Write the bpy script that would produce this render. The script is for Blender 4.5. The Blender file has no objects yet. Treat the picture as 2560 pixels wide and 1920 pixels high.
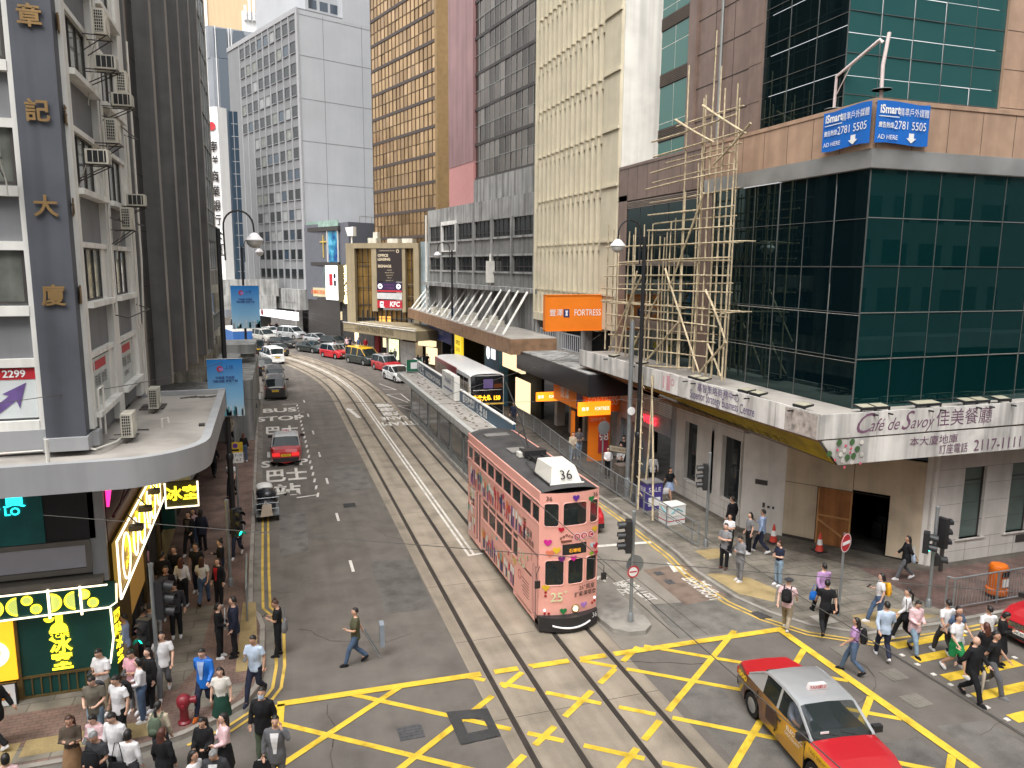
import bpy, bmesh, math, random
from mathutils import Vector, Matrix, noise
R_ = math.radians
random.seed(7)
C = bpy.context.scene.collection
SC = bpy.context.scene

# ---------------------------------------------------------------- camera, sky, sun, exposure
cam_d = bpy.data.cameras.new("camera"); cam = bpy.data.objects.new("camera", cam_d); C.objects.link(cam)
cam_d.sensor_width = 36; cam_d.lens = 26.24; cam_d.clip_end = 2000; cam_d.clip_start = 0.2
YAW, PITCH, ROLL = R_(18.2), R_(8.984), R_(-0.45)
_h = Vector((math.sin(YAW), math.cos(YAW), 0)); _f = _h*math.cos(PITCH)+Vector((0, 0, -math.sin(PITCH)))
_r = Vector((math.cos(YAW), -math.sin(YAW), 0)); _u = _r.cross(_f)
_r2 = _r*math.cos(ROLL)-_u*math.sin(ROLL); _u2 = _r*math.sin(ROLL)+_u*math.cos(ROLL)
cam.matrix_world = Matrix(((_r2.x, _u2.x, -_f.x, 0), (_r2.y, _u2.y, -_f.y, 0), (_r2.z, _u2.z, -_f.z, 11.0), (0, 0, 0, 1)))
SC.camera = cam

SUN_EL, SUN_AZ = R_(58), R_(215)      # azimuth clockwise from +Y
w = bpy.data.worlds.new("World"); SC.world = w; w.use_nodes = True
nt = w.node_tree; bg = nt.nodes["Background"]
sky = nt.nodes.new("ShaderNodeTexSky"); sky.sky_type = 'NISHITA'; sky.sun_disc = False
sky.sun_elevation = SUN_EL; sky.sun_rotation = SUN_AZ; sky.dust_density = 6; sky.ozone_density = 0.6; sky.air_density = 1.4
hs = nt.nodes.new("ShaderNodeHueSaturation"); hs.inputs['Saturation'].default_value = 0.08
nt.links.new(sky.outputs[0], hs.inputs['Color']); nt.links.new(hs.outputs[0], bg.inputs['Color'])
bg.inputs['Strength'].default_value = 0.15
sl = bpy.data.lights.new("sun", 'SUN'); sl.energy = 0.8; sl.angle = R_(60); sl.color = (1, 0.94, 0.85)
so = bpy.data.objects.new("sun", sl); C.objects.link(so)
_sd = Vector((math.sin(SUN_AZ)*math.cos(SUN_EL), math.cos(SUN_AZ)*math.cos(SUN_EL), math.sin(SUN_EL)))
so.rotation_euler = _sd.to_track_quat('Z', 'Y').to_euler()
so.location = (0, -20, 80)
vs = SC.view_settings; vs.view_transform = 'Standard'; vs.look = 'None'; vs.gamma = 1; vs.exposure = 1.1
SC.cycles.max_bounces = 5; SC.cycles.diffuse_bounces = 3; SC.cycles.glossy_bounces = 3; SC.cycles.transparent_max_bounces = 8
SC.cycles.caustics_reflective = False; SC.cycles.caustics_refractive = False
SC.cycles.use_denoising = True

# ---------------------------------------------------------------- helpers
MATS = {}
def s2l(h):                                   # '#rrggbb' seen in the photo -> linear
    h = h.lstrip('#'); o = []
    for i in (0, 2, 4):
        c = int(h[i:i+2], 16)/255
        o.append(c/12.92 if c <= .04045 else ((c+.055)/1.055)**2.4)
    return tuple(o)
def mat(name, col, rough=.7, metal=0, var=.12, scale=2.0, bump=0, streak=0, emit=0, spec=.5, ior=1.5, coat=0, alpha=1, dirt=0, wear=0, fine=0):
    """principled with surface variation: var = mottling, streak = vertical run-off, dirt = blotches, fine = speckle"""
    if name in MATS: return MATS[name]
    if isinstance(col, str): col = s2l(col)
    m = bpy.data.materials.new(name); m.use_nodes = True; MATS[name] = m
    n = m.node_tree.nodes; l = m.node_tree.links; p = n["Principled BSDF"]
    p.inputs['Roughness'].default_value = rough; p.inputs['Metallic'].default_value = metal
    p.inputs['IOR'].default_value = ior; p.inputs['Specular IOR Level'].default_value = .22 if rough >= .6 and spec == .5 else spec
    if coat: p.inputs['Coat Weight'].default_value = coat; p.inputs['Coat Roughness'].default_value = .06
    p.inputs['Alpha'].default_value = alpha
    m.diffuse_color = (*col, 1)
    p.inputs['Base Color'].default_value = (*col, 1)
    if emit:
        p.inputs['Emission Color'].default_value = (*col, 1); p.inputs['Emission Strength'].default_value = emit
        return m
    if var or streak or dirt or fine or bump or wear:
        g = n.new("ShaderNodeNewGeometry")
        cur = None
        def noise_fac(sc, det, vec=None):
            t = n.new("ShaderNodeTexNoise"); t.inputs['Scale'].default_value = sc; t.inputs['Detail'].default_value = det
            l.new(vec or g.outputs['Position'], t.inputs['Vector']); return t.outputs['Fac']
        def mult(cur, fac, lo, hi, a=.3, b=.7):
            mr = n.new("ShaderNodeMapRange"); mr.inputs[1].default_value = a; mr.inputs[2].default_value = b
            mr.inputs[3].default_value = lo; mr.inputs[4].default_value = hi; l.new(fac, mr.inputs[0])
            mx = n.new("ShaderNodeMix"); mx.data_type = 'RGBA'; mx.blend_type = 'MULTIPLY'; mx.inputs[0].default_value = 1
            if cur is None: mx.inputs[6].default_value = (*col, 1)
            else: l.new(cur, mx.inputs[6])
            l.new(mr.outputs[0], mx.inputs[7]); return mx.outputs[2]
        if var:
            cur = mult(cur, noise_fac(scale, 5), 1-var, 1+var)
            cur = mult(cur, noise_fac(scale*.13, 3), 1-var*.7, 1+var*.7)
        if fine: cur = mult(cur, noise_fac(60, 2), 1-fine, 1+fine)
        if streak:
            vm = n.new("ShaderNodeVectorMath"); vm.operation = 'MULTIPLY'; vm.inputs[1].default_value = (2.2, 2.2, .12)
            l.new(g.outputs['Position'], vm.inputs[0]); cur = mult(cur, noise_fac(1.0, 4, vm.outputs[0]), 1-streak, 1+streak*.4, .35, .6)
        if wear:
            vm = n.new("ShaderNodeVectorMath"); vm.operation = 'MULTIPLY'; vm.inputs[1].default_value = (1.5, .05, 1)
            l.new(g.outputs['Position'], vm.inputs[0]); cur = mult(cur, noise_fac(1.0, 4, vm.outputs[0]), 1-wear, 1+wear*.7, .35, .65)
        if dirt:
            cur = mult(cur, noise_fac(scale*.6+.3, 7), 1-dirt, 1, .32, .52)
        if cur is not None: l.new(cur, p.inputs['Base Color'])
        if bump:
            b = n.new("ShaderNodeBump"); b.inputs['Strength'].default_value = bump; b.inputs['Distance'].default_value = .02
            l.new(noise_fac(scale*8, 4), b.inputs['Height']); l.new(b.outputs[0], p.inputs['Normal'])
    return m

class MB:
    """collects shapes and links them as ONE mesh object; xf maps every added vertex"""
    def __init__(s, xf=None): s.v = []; s.f = []; s.m = []; s.xf = xf; s.mi = 0; s.ch = []
    def add(s, vs, fs, mi=None):
        o = len(s.v); mi = s.mi if mi is None else mi; s.ch.append((o, len(s.f)))
        s.v += [tuple(s.xf @ Vector(v)) for v in vs] if s.xf is not None else [tuple(v) for v in vs]
        s.f += [tuple(i+o for i in f) for f in fs]; s.m += [mi]*len(fs); return s
    def box(s, x0, y0, z0, x1, y1, z1, mi=None):
        if x0 > x1: x0, x1 = x1, x0
        if y0 > y1: y0, y1 = y1, y0
        if z0 > z1: z0, z1 = z1, z0
        return s.add([(x0,y0,z0),(x1,y0,z0),(x1,y1,z0),(x0,y1,z0),(x0,y0,z1),(x1,y0,z1),(x1,y1,z1),(x0,y1,z1)],
                     [(0,3,2,1),(4,5,6,7),(0,1,5,4),(1,2,6,5),(2,3,7,6),(3,0,4,7)], mi)
    def prism(s, poly, z0, z1, mi=None, axis='z'):
        n = len(poly)
        def P(a, b, c): return (a, b, c) if axis == 'z' else ((c, a, b) if axis == 'x' else (a, c, b))
        vs = [P(a, b, z0) for a, b in poly]+[P(a, b, z1) for a, b in poly]
        return s.add(vs, [tuple(range(n-1, -1, -1)), tuple(range(n, 2*n))]+[(i, (i+1) % n, n+(i+1) % n, n+i) for i in range(n)], mi)
    def tube(s, pts, r, n=8, mi=None, r1=None, cap=True):
        pts = [Vector(p) for p in pts]; k = len(pts); vs = []; fs = []
        up = None
        for i, p in enumerate(pts):
            t = (pts[min(i+1, k-1)]-pts[max(i-1, 0)]).normalized()
            if up is None: up = Vector((0, 0, 1)) if abs(t.z) < .9 else Vector((1, 0, 0))
            a = t.cross(up).normalized(); b = a.cross(t).normalized(); up = b
            rr = r if r1 is None else r+(r1-r)*i/(k-1)
            if isinstance(rr, (list, tuple)): rr = rr[i]
            vs += [p+(a*math.cos(2*math.pi*j/n)+b*math.sin(2*math.pi*j/n))*rr for j in range(n)]
        for i in range(k-1):
            fs += [(i*n+j, i*n+(j+1) % n, (i+1)*n+(j+1) % n, (i+1)*n+j) for j in range(n)]
        if cap: fs += [tuple(range(n-1, -1, -1)), tuple(range((k-1)*n, k*n))]
        return s.add(vs, fs, mi)
    def lathe(s, prof, c=(0, 0, 0), n=16, mi=None, axis='z'):
        vs = []; k = len(prof)
        for r, z in prof:
            for j in range(n):
                a = 2*math.pi*j/n; x, y = r*math.cos(a), r*math.sin(a)
                q = (x, y, z) if axis == 'z' else ((z, x, y) if axis == 'x' else (x, z, y))
                vs.append((q[0]+c[0], q[1]+c[1], q[2]+c[2]))
        fs = [(i*n+j, i*n+(j+1) % n, (i+1)*n+(j+1) % n, (i+1)*n+j) for i in range(k-1) for j in range(n)]
        fs += [tuple(range(n-1, -1, -1)), tuple(range((k-1)*n, k*n))]
        return s.add(vs, fs, mi)
    def poly(s, pts, mi=None): return s.add(pts, [tuple(range(len(pts)))], mi)
    def grid(s, rows, mi=None, closed=False):
        k = len(rows); n = len(rows[0]); vs = [p for r in rows for p in r]
        m = n if closed else n-1
        return s.add(vs, [(i*n+j, i*n+(j+1) % n, (i+1)*n+(j+1) % n, (i+1)*n+j) for i in range(k-1) for j in range(m)], mi)
    def text(s, t, size, o, right=(1, 0, 0), up=(0, 0, 1), align='CENTER', depth=.004, mi=None, sx=1, bold=0, shear=0, sp=1, lsp=1):
        V, F = glyphs(t, align, bold, shear, sp, lsp); r = Vector(right).normalized()*size*sx; u = Vector(up).normalized()*size; nn = Vector(right).cross(Vector(up)).normalized()*depth
        return s.add([Vector(o)+r*a+u*b+nn for a, b in V], F, mi)
    def disc(s, c, r, right=(1, 0, 0), up=(0, 0, 1), n=20, mi=None, r2=None, a0=0, a1=360, depth=0):
        R, U = Vector(right).normalized(), Vector(up).normalized(); c = Vector(c)+R.cross(U)*depth; k = n+1 if a1-a0 < 360 else n
        ang = [R_(a0+(a1-a0)*i/n) for i in range(k)]
        p = [c+R*math.cos(a)*r+U*math.sin(a)*r for a in ang]
        if r2 is None: return s.poly(p, mi)
        q = [c+R*math.cos(a)*r2+U*math.sin(a)*r2 for a in ang]
        m = n if k > n else n
        return s.add(p+q, [(i, (i+1) % k, k+(i+1) % k, k+i) for i in range(m)], mi)
    def build(s, name, mats, parent=None, smooth=None, loc=None, rot=None):
        me = bpy.data.meshes.new(name); me.from_pydata(s.v, [], s.f)
        if not isinstance(mats, (list, tuple)): mats = [mats]
        for m in mats: me.materials.append(m)
        if len(mats) > 1: me.polygons.foreach_set("material_index", s.m)
        if smooth is not None:
            me.polygons.foreach_set("use_smooth", [True]*len(me.polygons))
            if smooth < 180: me.set_sharp_from_angle(angle=R_(smooth))
        me.update()
        o = bpy.data.objects.new(name, me); C.objects.link(o)
        if parent is not None: o.parent = parent
        if loc is not None: o.location = loc
        if rot is not None: o.rotation_euler = rot
        return o
_G = {}
def glyphs(t, align, bold, shear, sp=1, lsp=1):
    k = (t, align, bold, shear, sp, lsp)
    if k not in _G:
        cu = bpy.data.curves.new("t", 'FONT'); cu.body = t; cu.align_x = align; cu.align_y = 'CENTER'; cu.size = 1; cu.offset = bold; cu.shear = shear
        cu.space_character = sp; cu.space_line = lsp; cu.resolution_u = 3
        o = bpy.data.objects.new("t", cu); C.objects.link(o); bpy.context.view_layer.update()
        me = bpy.data.meshes.new_from_object(o.evaluated_get(bpy.context.evaluated_depsgraph_get()))
        _G[k] = ([(v.co.x, v.co.y) for v in me.vertices], [tuple(p.vertices) for p in me.polygons])
        bpy.data.objects.remove(o); bpy.data.curves.remove(cu); bpy.data.meshes.remove(me)
    return _G[k]
def tag(o, label=None, cat=None, group=None, kind=None):
    if label: o['label'] = label
    if cat: o['category'] = cat
    if group: o['group'] = group
    if kind: o['kind'] = kind
    return o
def thing(name, label, cat, loc=(0, 0, 0), rotz=0, group=None):
    o = bpy.data.objects.new(name, None); C.objects.link(o); o.location = loc; o.rotation_euler = (0, 0, rotz); o.empty_display_size = .2
    return tag(o, label, cat, group)
def copy_tree(o, parent=None):
    c = o.copy(); C.objects.link(c)
    if parent is not None: c.parent = parent
    for ch in list(o.children): copy_tree(ch, c)
    return c
def struct(o): o['kind'] = 'structure'; return o

# pixel (of the 2560 x 1920 photo) -> point of the place, on a known plane; used only to read positions off the photo
def ray(px, py): return _f*1866+_r2*(px-1280)+_u2*(960-py)
def G(px, py, z=0.0):
    d = ray(px, py); t = (z-11)/d.z; return Vector((d.x*t, d.y*t, z))
def atX(px, py, x):
    d = ray(px, py); t = x/d.x; return Vector((x, d.y*t, 11+d.z*t))
def atY(px, py, y):
    d = ray(px, py); t = y/d.y; return Vector((d.x*t, y, 11+d.z*t))

# street centre line between the two tracks: straight, then bending left from y = 62
X0, Y0, RAD = 7.13, 62.0, 95.0
def path(s, off=0.0):
    if s <= Y0: return Vector((X0+off, s, 0)), 0.0
    a = min((s-Y0)/RAD, R_(42)); e = s-Y0-a*RAD
    c = Vector((X0-RAD, Y0, 0)); p = c+Vector((math.cos(a), math.sin(a), 0))*(RAD+off)
    return p+Vector((-math.sin(a), math.cos(a), 0))*e, a
def ribbon(mb, off0, off1, s0, s1, z, step=2.5, mi=None):
    n = max(1, int((s1-s0)/step)); rows = []
    for i in range(n+1):
        s = s0+(s1-s0)*i/n; rows.append([path(s, off0)[0]+Vector((0, 0, z)), path(s, off1)[0]+Vector((0, 0, z))])
    return mb.grid([[r[0], r[1]][::-1] for r in rows][::-1], mi)
# ---------------------------------------------------------------- ground materials
def paver(name, c1, c2, mortar, sc, bw=.5, rh=.25, var=.25):
    m = mat(name, c1, .8, var=var, scale=1.5, dirt=.35, fine=.12)
    n = m.node_tree.nodes; l = m.node_tree.links; p = n["Principled BSDF"]
    src = p.inputs['Base Color'].links[0].from_socket
    b = n.new("ShaderNodeTexBrick"); b.inputs['Scale'].default_value = sc; b.inputs['Brick Width'].default_value = bw; b.inputs['Row Height'].default_value = rh
    b.inputs['Mortar Size'].default_value = .02; b.inputs['Color1'].default_value = (1, 1, 1, 1)
    k = [c2[i]/c1[i] for i in range(3)]; b.inputs['Color2'].default_value = (*k, 1); b.inputs['Mortar'].default_value = (mortar, mortar, mortar, 1)
    g = n.new("ShaderNodeNewGeometry"); l.new(g.outputs['Position'], b.inputs['Vector'])
    mx = n.new("ShaderNodeMix"); mx.data_type = 'RGBA'; mx.blend_type = 'MULTIPLY'; mx.inputs[0].default_value = 1
    l.new(src, mx.inputs[6]); l.new(b.outputs['Color'], mx.inputs[7]); l.new(mx.outputs[2], p.inputs['Base Color'])
    return m
M_asph = mat("asphalt", (.142, .127, .113), .85, var=.1, scale=1.2, fine=.25, dirt=.2, bump=.25, wear=.09)
M_asph2 = mat("asphalt_patch", (.05, .05, .05), .9, var=.15, fine=.25)
M_slab = mat("track_concrete", (.30, .255, .20), .8, var=.12, scale=.9, dirt=.25, fine=.12, wear=.2)
M_slab2 = mat("lane_concrete", (.23, .208, .178), .8, var=.14, scale=.8, dirt=.25, fine=.1)
M_kerb = mat("kerb_stone", (.29, .27, .24), .85, var=.15, dirt=.35)
M_brick = paver("red_pavers", (.20, .13, .108), (.17, .12, .102), .62, 2.0)
M_brickR = paver("brown_pavers", (.15, .095, .082), (.12, .085, .075), .62, 2.0)
M_flag = paver("grey_flags", (.20, .18, .148), (.175, .156, .132), .6, 1.0, 1.0, .5)
M_dark_flag = paver("dark_flags", (.12, .104, .088), (.10, .09, .078), .65, 1.6, .6, .3)
M_tact = mat("tactile_yellow", (.33, .25, .125), .8, var=.15, dirt=.3, fine=.2)
M_rail = mat("rail_steel", (.06, .054, .05), .45, metal=.6, var=.2)
M_groove = mat("rail_groove", (.055, .045, .038), .8, var=.2)
M_yel = mat("yellow_paint", (.70, .475, .05), .75, var=.10, scale=3, dirt=.4, fine=.14)
M_yel2 = mat("kerb_yellow_paint", (.60, .41, .09), .75, var=.1, scale=3, dirt=.45)
M_wht = mat("white_paint", (.66, .63, .58), .7, var=.08, scale=3, dirt=.35, fine=.1)
M_iron = mat("cast_iron", (.10, .10, .105), .6, metal=.3, var=.2, scale=8)
M_gully = mat("gutter_concrete", (.19, .175, .15), .85, var=.15, dirt=.35)

g = MB(); g.poly([(-400, -300, 0), (400, -300, 0), (400, 600, 0), (-400, 600, 0)])
struct(g.build("road", M_asph))
g = MB(); ribbon(g, 4.87-X0, 9.4-X0, -30, 190, .004)
struct(g.build("tram_track_bed", M_slab))
g = MB(); g.poly([(9.42, 18.2, .003), (14.73, 17.8, .003), (14.73, 24, .003), (9.42, 24, .003)]); g.poly([(9.42, 24, .003), (14.73, 24, .003), (15.3, 50, .003), (11.0, 50, .003)])
struct(g.build("right_lane_concrete", M_slab2))
for off in (5.33, 6.40, 7.87, 8.95):
    g = MB(); ribbon(g, off-.075-X0, off+.075-X0, -30, 190, .008, mi=0); ribbon(g, off-.05-X0, off-.005-X0, -30, 190, .012, mi=1); ribbon(g, off+.035-X0, off+.055-X0, -30, 190, .012, mi=1)
    struct(g.build("tram_rail", [M_groove, M_rail]))
# pavements (0.13 m) with kerb stones
def kerb_pave(name, edge, back, pm, kname="kerb"):
    """edge: list of (x, y) along the kerb; back: the far side polygon"""
    top = [(x, y, .13) for x, y in edge]+[(x, y, .13) for x, y in back]
    g = MB(); g.poly(top); o = struct(g.build(name, pm)); return o
def kerb_run(edge, wdt, side, gut=True):
    ps = [Vector((x, y, 0)) for x, y in edge]; rows = []; rg = []
    for i, p in enumerate(ps):
        t = (ps[min(i+1, len(ps)-1)]-ps[max(i-1, 0)]).normalized(); nn = Vector((-t.y, t.x, 0))*side   # nn points to the pavement
        rows.append([p, p+Vector((0, 0, .125))+nn*.01, p+Vector((0, 0, .137))+nn*.03, p+nn*wdt+Vector((0, 0, .137)), p+nn*wdt])
        rg.append([p-nn*.28+Vector((0, 0, .006)), p+Vector((0, 0, .006))])
    if side > 0: rows = [r[::-1] for r in rows]; rg = [r[::-1] for r in rg]
    g = MB(); g.grid(rows); struct(g.build("kerb", M_kerb))
    if gut: g = MB(); g.grid(rg); struct(g.build("gutter", M_gully))
def arc_edge(off, s0, s1, step=3):
    n = int((s1-s0)/step); return [tuple(path(s0+(s1-s0)*i/n, off)[0][:2]) for i in range(n+1)]
L = [(-40, 17.25), (-3.2, 17.25), (-2.3, 17.5), (-1.5, 17.95), (-.85, 18.55), (-.55, 19.2), (-.45, 20.2), (-.42, 22.6), (-.55, 23.4), (-.8, 24.0), (-.83, 27)]+[(-.83, 34), (-.84, 46), (-.86, 60)]+arc_edge(-.86-X0, 64, 190)
kerb_pave("left_pavement", L, [(-120, 190), (-120, 17.25)], M_brick); kerb_run(L, .16, 1)
Rk = [(14.75, 50.0), (14.75, 31), (14.75, 28.4), (14.6, 24), (14.35, 22.3), (14.45, 20), (14.85, 18.7), (15.5, 17.6), (16.8, 16.6), (19.5, 16.45), (24, 16.5), (60, 16.5)]
far = [tuple(path(s, 7.9)[0][:2]) for s in range(190, 60, -4)]
Rk = far+[(15.4, 58)]+Rk
Lr = Rk
kerb_pave("right_pavement", Lr, [(90, 16.5), (90, 190)], M_dark_flag); kerb_run(Rk, .16, 1)
# flagged corner and brick stretch laid over the right pavement
g = MB(); g.poly([(14.9, 31, .134), (14.75, 24, .134), (14.5, 22.3, .134), (14.6, 20, .134), (14.98, 18.8, .134), (15.6, 17.75, .134), (16.85, 16.76, .134), (20.3, 16.62, .134), (20.3, 20.8, .134), (18.3, 24.2, .134), (18.4, 31, .134)]); struct(g.build("corner_flagstones", M_flag))
g = MB(); g.poly([(20.3, 16.66, .134), (60, 16.66, .134), (60, 19.8, .134), (22.6, 19.8, .134), (20.3, 20.8, .134)]); struct(g.build("brick_pavement", M_brickR))
# flagged strips on the left pavement
for q in ([(-6.5, 19.6), (-2.6, 19.6), (-2.2, 20.6), (-2.0, 24.5), (-2.9, 24.5), (-3.2, 20.4), (-6.5, 20.3)], [(-9, 17.5), (-4.6, 17.5), (-4.4, 18.1), (-9, 18.1)], [(-2.3, 18.5), (-1.2, 18.6), (-.9, 19.4), (-2.2, 19.4)]):
    g = MB(); g.poly([(x, y, .134) for x, y in q]); struct(g.build("grey_flagstones", M_flag))
def tact(q, z=.138):
    g = MB(); g.poly([(x, y, z) for x, y in q])
    x0, x1 = min(p[0] for p in q), max(p[0] for p in q); y0, y1 = min(p[1] for p in q), max(p[1] for p in q)
    struct(g.build("tactile_paving", M_tact))
tact([(-1.12, 24.4), (-.72, 24.3), (-.62, 20.0), (-1.2, 20.0)])
tact([(-7.6, 17.45), (-5.75, 17.45), (-5.75, 18.3), (-7.6, 18.3)]); tact([(-5.65, 17.7), (-3.0, 17.7), (-3.0, 18.35), (-5.65, 18.35)])
tact([(15.0, 21.9), (15.9, 21.2), (16.2, 20.1), (15.5, 19.3), (14.75, 20.2), (14.6, 21.9)]); tact([(17.2, 17.75), (18.9, 17.75), (19.9, 16.9), (17.2, 16.85)])
tact([(15.4, 23.1), (16.4, 23.1), (16.4, 24.0), (15.4, 24.0)])
# refuge islands of the tram stop
isl = [(9.5, 19.9), (9.6, 19.2), (10.0, 18.85), (10.5, 18.8), (10.85, 19.1), (10.95, 19.8), (10.95, 22.3), (9.5, 22.3)]
g = MB(); g.prism(isl, 0, .15); struct(g.build("refuge_island", M_kerb))
isl2 = [(9.6, 27), (11.1, 27), (11.15, 53), (10.9, 54.6), (10.4, 55.1), (9.9, 54.6), (9.65, 53)]
g = MB(); g.prism(isl2, 0, .15, 0); g.poly([(x*.985+.155, y, .155) for x, y in isl2], 1); struct(g.build("tram_stop_platform", [M_wht, M_flag]))

# slab joints, cracks and old trench patches
g = MB()
for y in range(8, 72, 4):
    for a, b in ((4.88, 5.25), (5.42, 6.32), (6.48, 7.79), (7.95, 8.87), (9.03, 9.39)): g.poly([(a, y, .0065), (b, y, .0065), (b, y+.018, .0065), (a, y+.018, .0065)])
rc = random.Random(12)
for x0, y0, n_ in ((.6, 25, 9), (2.9, 31, 8), (3.8, 21, 10), (1.2, 14.5, 8), (11.8, 17, 7), (13.3, 14, 8), (3.4, 40, 7), (15.8, 12, 9), (12.5, 33, 8)):
    p = Vector((x0, y0, .009)); a = rc.uniform(0, 6)
    for k in range(n_):
        a += rc.uniform(-.7, .7); q = p+Vector((math.cos(a), math.sin(a), 0))*rc.uniform(.25, .6); t_ = Vector((-math.sin(a), math.cos(a), 0))*rc.uniform(.006, .014); g.poly([p-t_, q-t_*.6, q+t_*.6, p+t_]); p = q
struct(g.build("road_cracks", M_groove))
M_old = mat("old_trench_patch", (.118, .110, .102), .85, var=.15, fine=.3, dirt=.3); M_old2 = mat("pale_trench_patch", (.155, .144, .132), .85, var=.12, fine=.25, dirt=.3)
for q, m in (([(.1, 28.5), (1.2, 28.6), (1.25, 33.5), (.15, 33.4)], M_old2), ([(3.2, 22.5), (4.8, 22.4), (4.82, 26.8), (3.3, 26.9)], M_old), ([(1.0, 12.2), (2.6, 12.3), (2.5, 14.6), (1.1, 14.4)], M_old), ([(9.6, 12.4), (10.9, 12.3), (11.0, 15.8), (9.7, 15.9)], M_old2), ([(12.2, 9.5), (14.2, 9.4), (14.3, 12.4), (12.3, 12.5)], M_old), ([(15.1, 8), (16.5, 8), (16.5, 12.4), (15.1, 12.6)], M_old2), ([(2.9, 36), (4.7, 36.2), (4.6, 41), (3.0, 41)], M_old2), ([(17.3, 8.5), (20, 8.4), (20, 9.8), (17.3, 9.9)], M_old)):
    g = MB(); g.poly([(x, y, .0028) for x, y in q]); struct(g.build("road_patch", m))
# ---------------------------------------------------------------- painted markings
def clipseg(a, b, bx):
    t0, t1 = 0.0, 1.0; dx, dy = b[0]-a[0], b[1]-a[1]
    for p, q in ((-dx, a[0]-bx[0]), (dx, bx[1]-a[0]), (-dy, a[1]-bx[2]), (dy, bx[3]-a[1])):
        if abs(p) < 1e-9:
            if q < 0: return None
        else:
            r = q/p
            if p < 0: t0 = max(t0, r)
            else: t1 = min(t1, r)
    if t0 >= t1: return None
    return (a[0]+dx*t0, a[1]+dy*t0), (a[0]+dx*t1, a[1]+dy*t1)
def stripe(g, a, b, wd, z=.012, mi=None):
    a, b = Vector((*a, z)), Vector((*b, z)); t = (b-a).normalized(); nn = Vector((-t.y, t.x, 0))*wd*.5
    g.poly([a-nn, b-nn, b+nn, a+nn][::1], mi)
g = MB()
rnd = random.Random(3)
def rails_cut(a, b):
    """breaks a painted line where the rails cross it"""
    cuts = [0, 1]; out = []
    for rx in (5.33, 6.40, 7.87, 8.95):
        if (a[0]-rx)*(b[0]-rx) < 0:
            t = (rx-a[0])/(b[0]-a[0]); hw = (.11+rnd.random()*.09)/max(.2, abs(b[0]-a[0])); cuts += [t-hw, t+hw]
    cuts.sort()
    for i in range(0, len(cuts)-1, 2):
        if cuts[i+1]-cuts[i] > .005: out.append((cuts[i], cuts[i+1]))
    return [((a[0]+(b[0]-a[0])*u, a[1]+(b[1]-a[1])*u), (a[0]+(b[0]-a[0])*v, a[1]+(b[1]-a[1])*v)) for u, v in out]
bx = (-.1, 14.5, 2.0, 18.2); zz = .012
for k, c in enumerate((10.9, 13.1, 15.25, 17.4, 19.5, 21.75, 24.1, 25.9)):
    s = clipseg((-5, c+3.8), (25, c-19), bx)
    if s:
        for a, b in rails_cut(*s): stripe(g, a, b, .16, .0125)
for k, c in enumerate((15.95, 13.15, 10.65, 8.15, 5.6, 3.05, .6, -1.8)):
    s = clipseg((-5, c-3.8), (25, c+19), bx)
    if s:
        for a, b in rails_cut(*s): stripe(g, a, b, .17, .0165)
for a, b in rails_cut((-.15, 18.32), (14.6, 17.86)): stripe(g, a, b, .24, .0205)
stripe(g, (14.6, 17.96), (14.62, 4), .25, .0245); stripe(g, (-.12, 18.3), (-.5, 12), .3, .0205)
struct(g.build("yellow_box_junction", M_yel))
g = MB()
for yy in (16.0, 15.2, 14.2, 13.25, 12.25, 11.25, 10.2):
    g.box(17.15, yy-.17, .006, 19.85, yy+.17, .012)
struct(g.build("yellow_crossing_bars", M_yel))
g = MB()
for k in range(14):
    for xx in (17.0, 20.0): g.box(xx-.06, 16.05-k*.54-.06, .004, xx+.06, 16.05-k*.54+.06, .02)
struct(g.build("crossing_studs", M_wht))
def off_line(g, edge, d, wd, z=.016):
    ps = [Vector((x, y, z)) for x, y in edge]; rows = []
    for i, p in enumerate(ps):
        t = (ps[min(i+1, len(ps)-1)]-ps[max(i-1, 0)]).normalized(); nn = Vector((-t.y, t.x, 0))
        rows.append([p+nn*(d-wd/2), p+nn*(d+wd/2)])
    g.grid([r[::-1] for r in rows])
g = MB()
e = [p for p in Rk if 16 < p[1] < 45 and p[0] < 40]; e = [(14.75, 44.0)]+e
off_line(g, e, -.22, .085); off_line(g, e, -.42, .085)
e = L[2:11]+[(-.83, 33.5)]; off_line(g, e, -.3, .085); off_line(g, e, -.52, .085)
e = [(-.83, 34.9), (-.83, 36.3)]; off_line(g, e, -.3, .1); off_line(g, e, -.52, .1)
struct(g.build("double_yellow_lines", M_yel2))
g = MB()
ribbon(g, 6.95-X0, 7.05-X0, 26.4, 150, .0125); ribbon(g, 7.16-X0, 7.26-X0, 26.4, 150, .0125); stripe(g, (6.95, 26.4), (7.95, 26.5), .14, .0165)
for yy in (62, 56, 49.98, 43.9, 38.2, 32.4, 26.7): stripe(g, (2.6, yy-.55), (2.6, yy+.55), .11)
# bus stop bay
for k in range(20):
    yy = 60.6-k*1.28
    stripe(g, (2.03, yy), (1.95, yy-.68), .11)
stripe(g, (.9, 61), (2.05, 60.9), .12, .016); stripe(g, (1.0, 35.75), (1.98, 35.95), .13, .016); stripe(g, (-.5, 35.3), (.15, 35.5), .12)
for t, yy, sz, sx in (("BUS", 58.5, 2.2, .66), ("STOP", 55.3, 2.2, .62), ("巴士", 51.2, 2.6, .42), ("站", 47.4, 2.6, .5), ("BUS", 44.6, 1.9, .6), ("STOP", 42.4, 1.9, .55), ("巴士", 39.8, 2.6, .42), ("站", 37.1, 2.1, .62)):
    g.text(t, sz, (.62, yy, .012), (1, 0, 0), (0, 1, 0), sx=sx, bold=.03)
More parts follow.
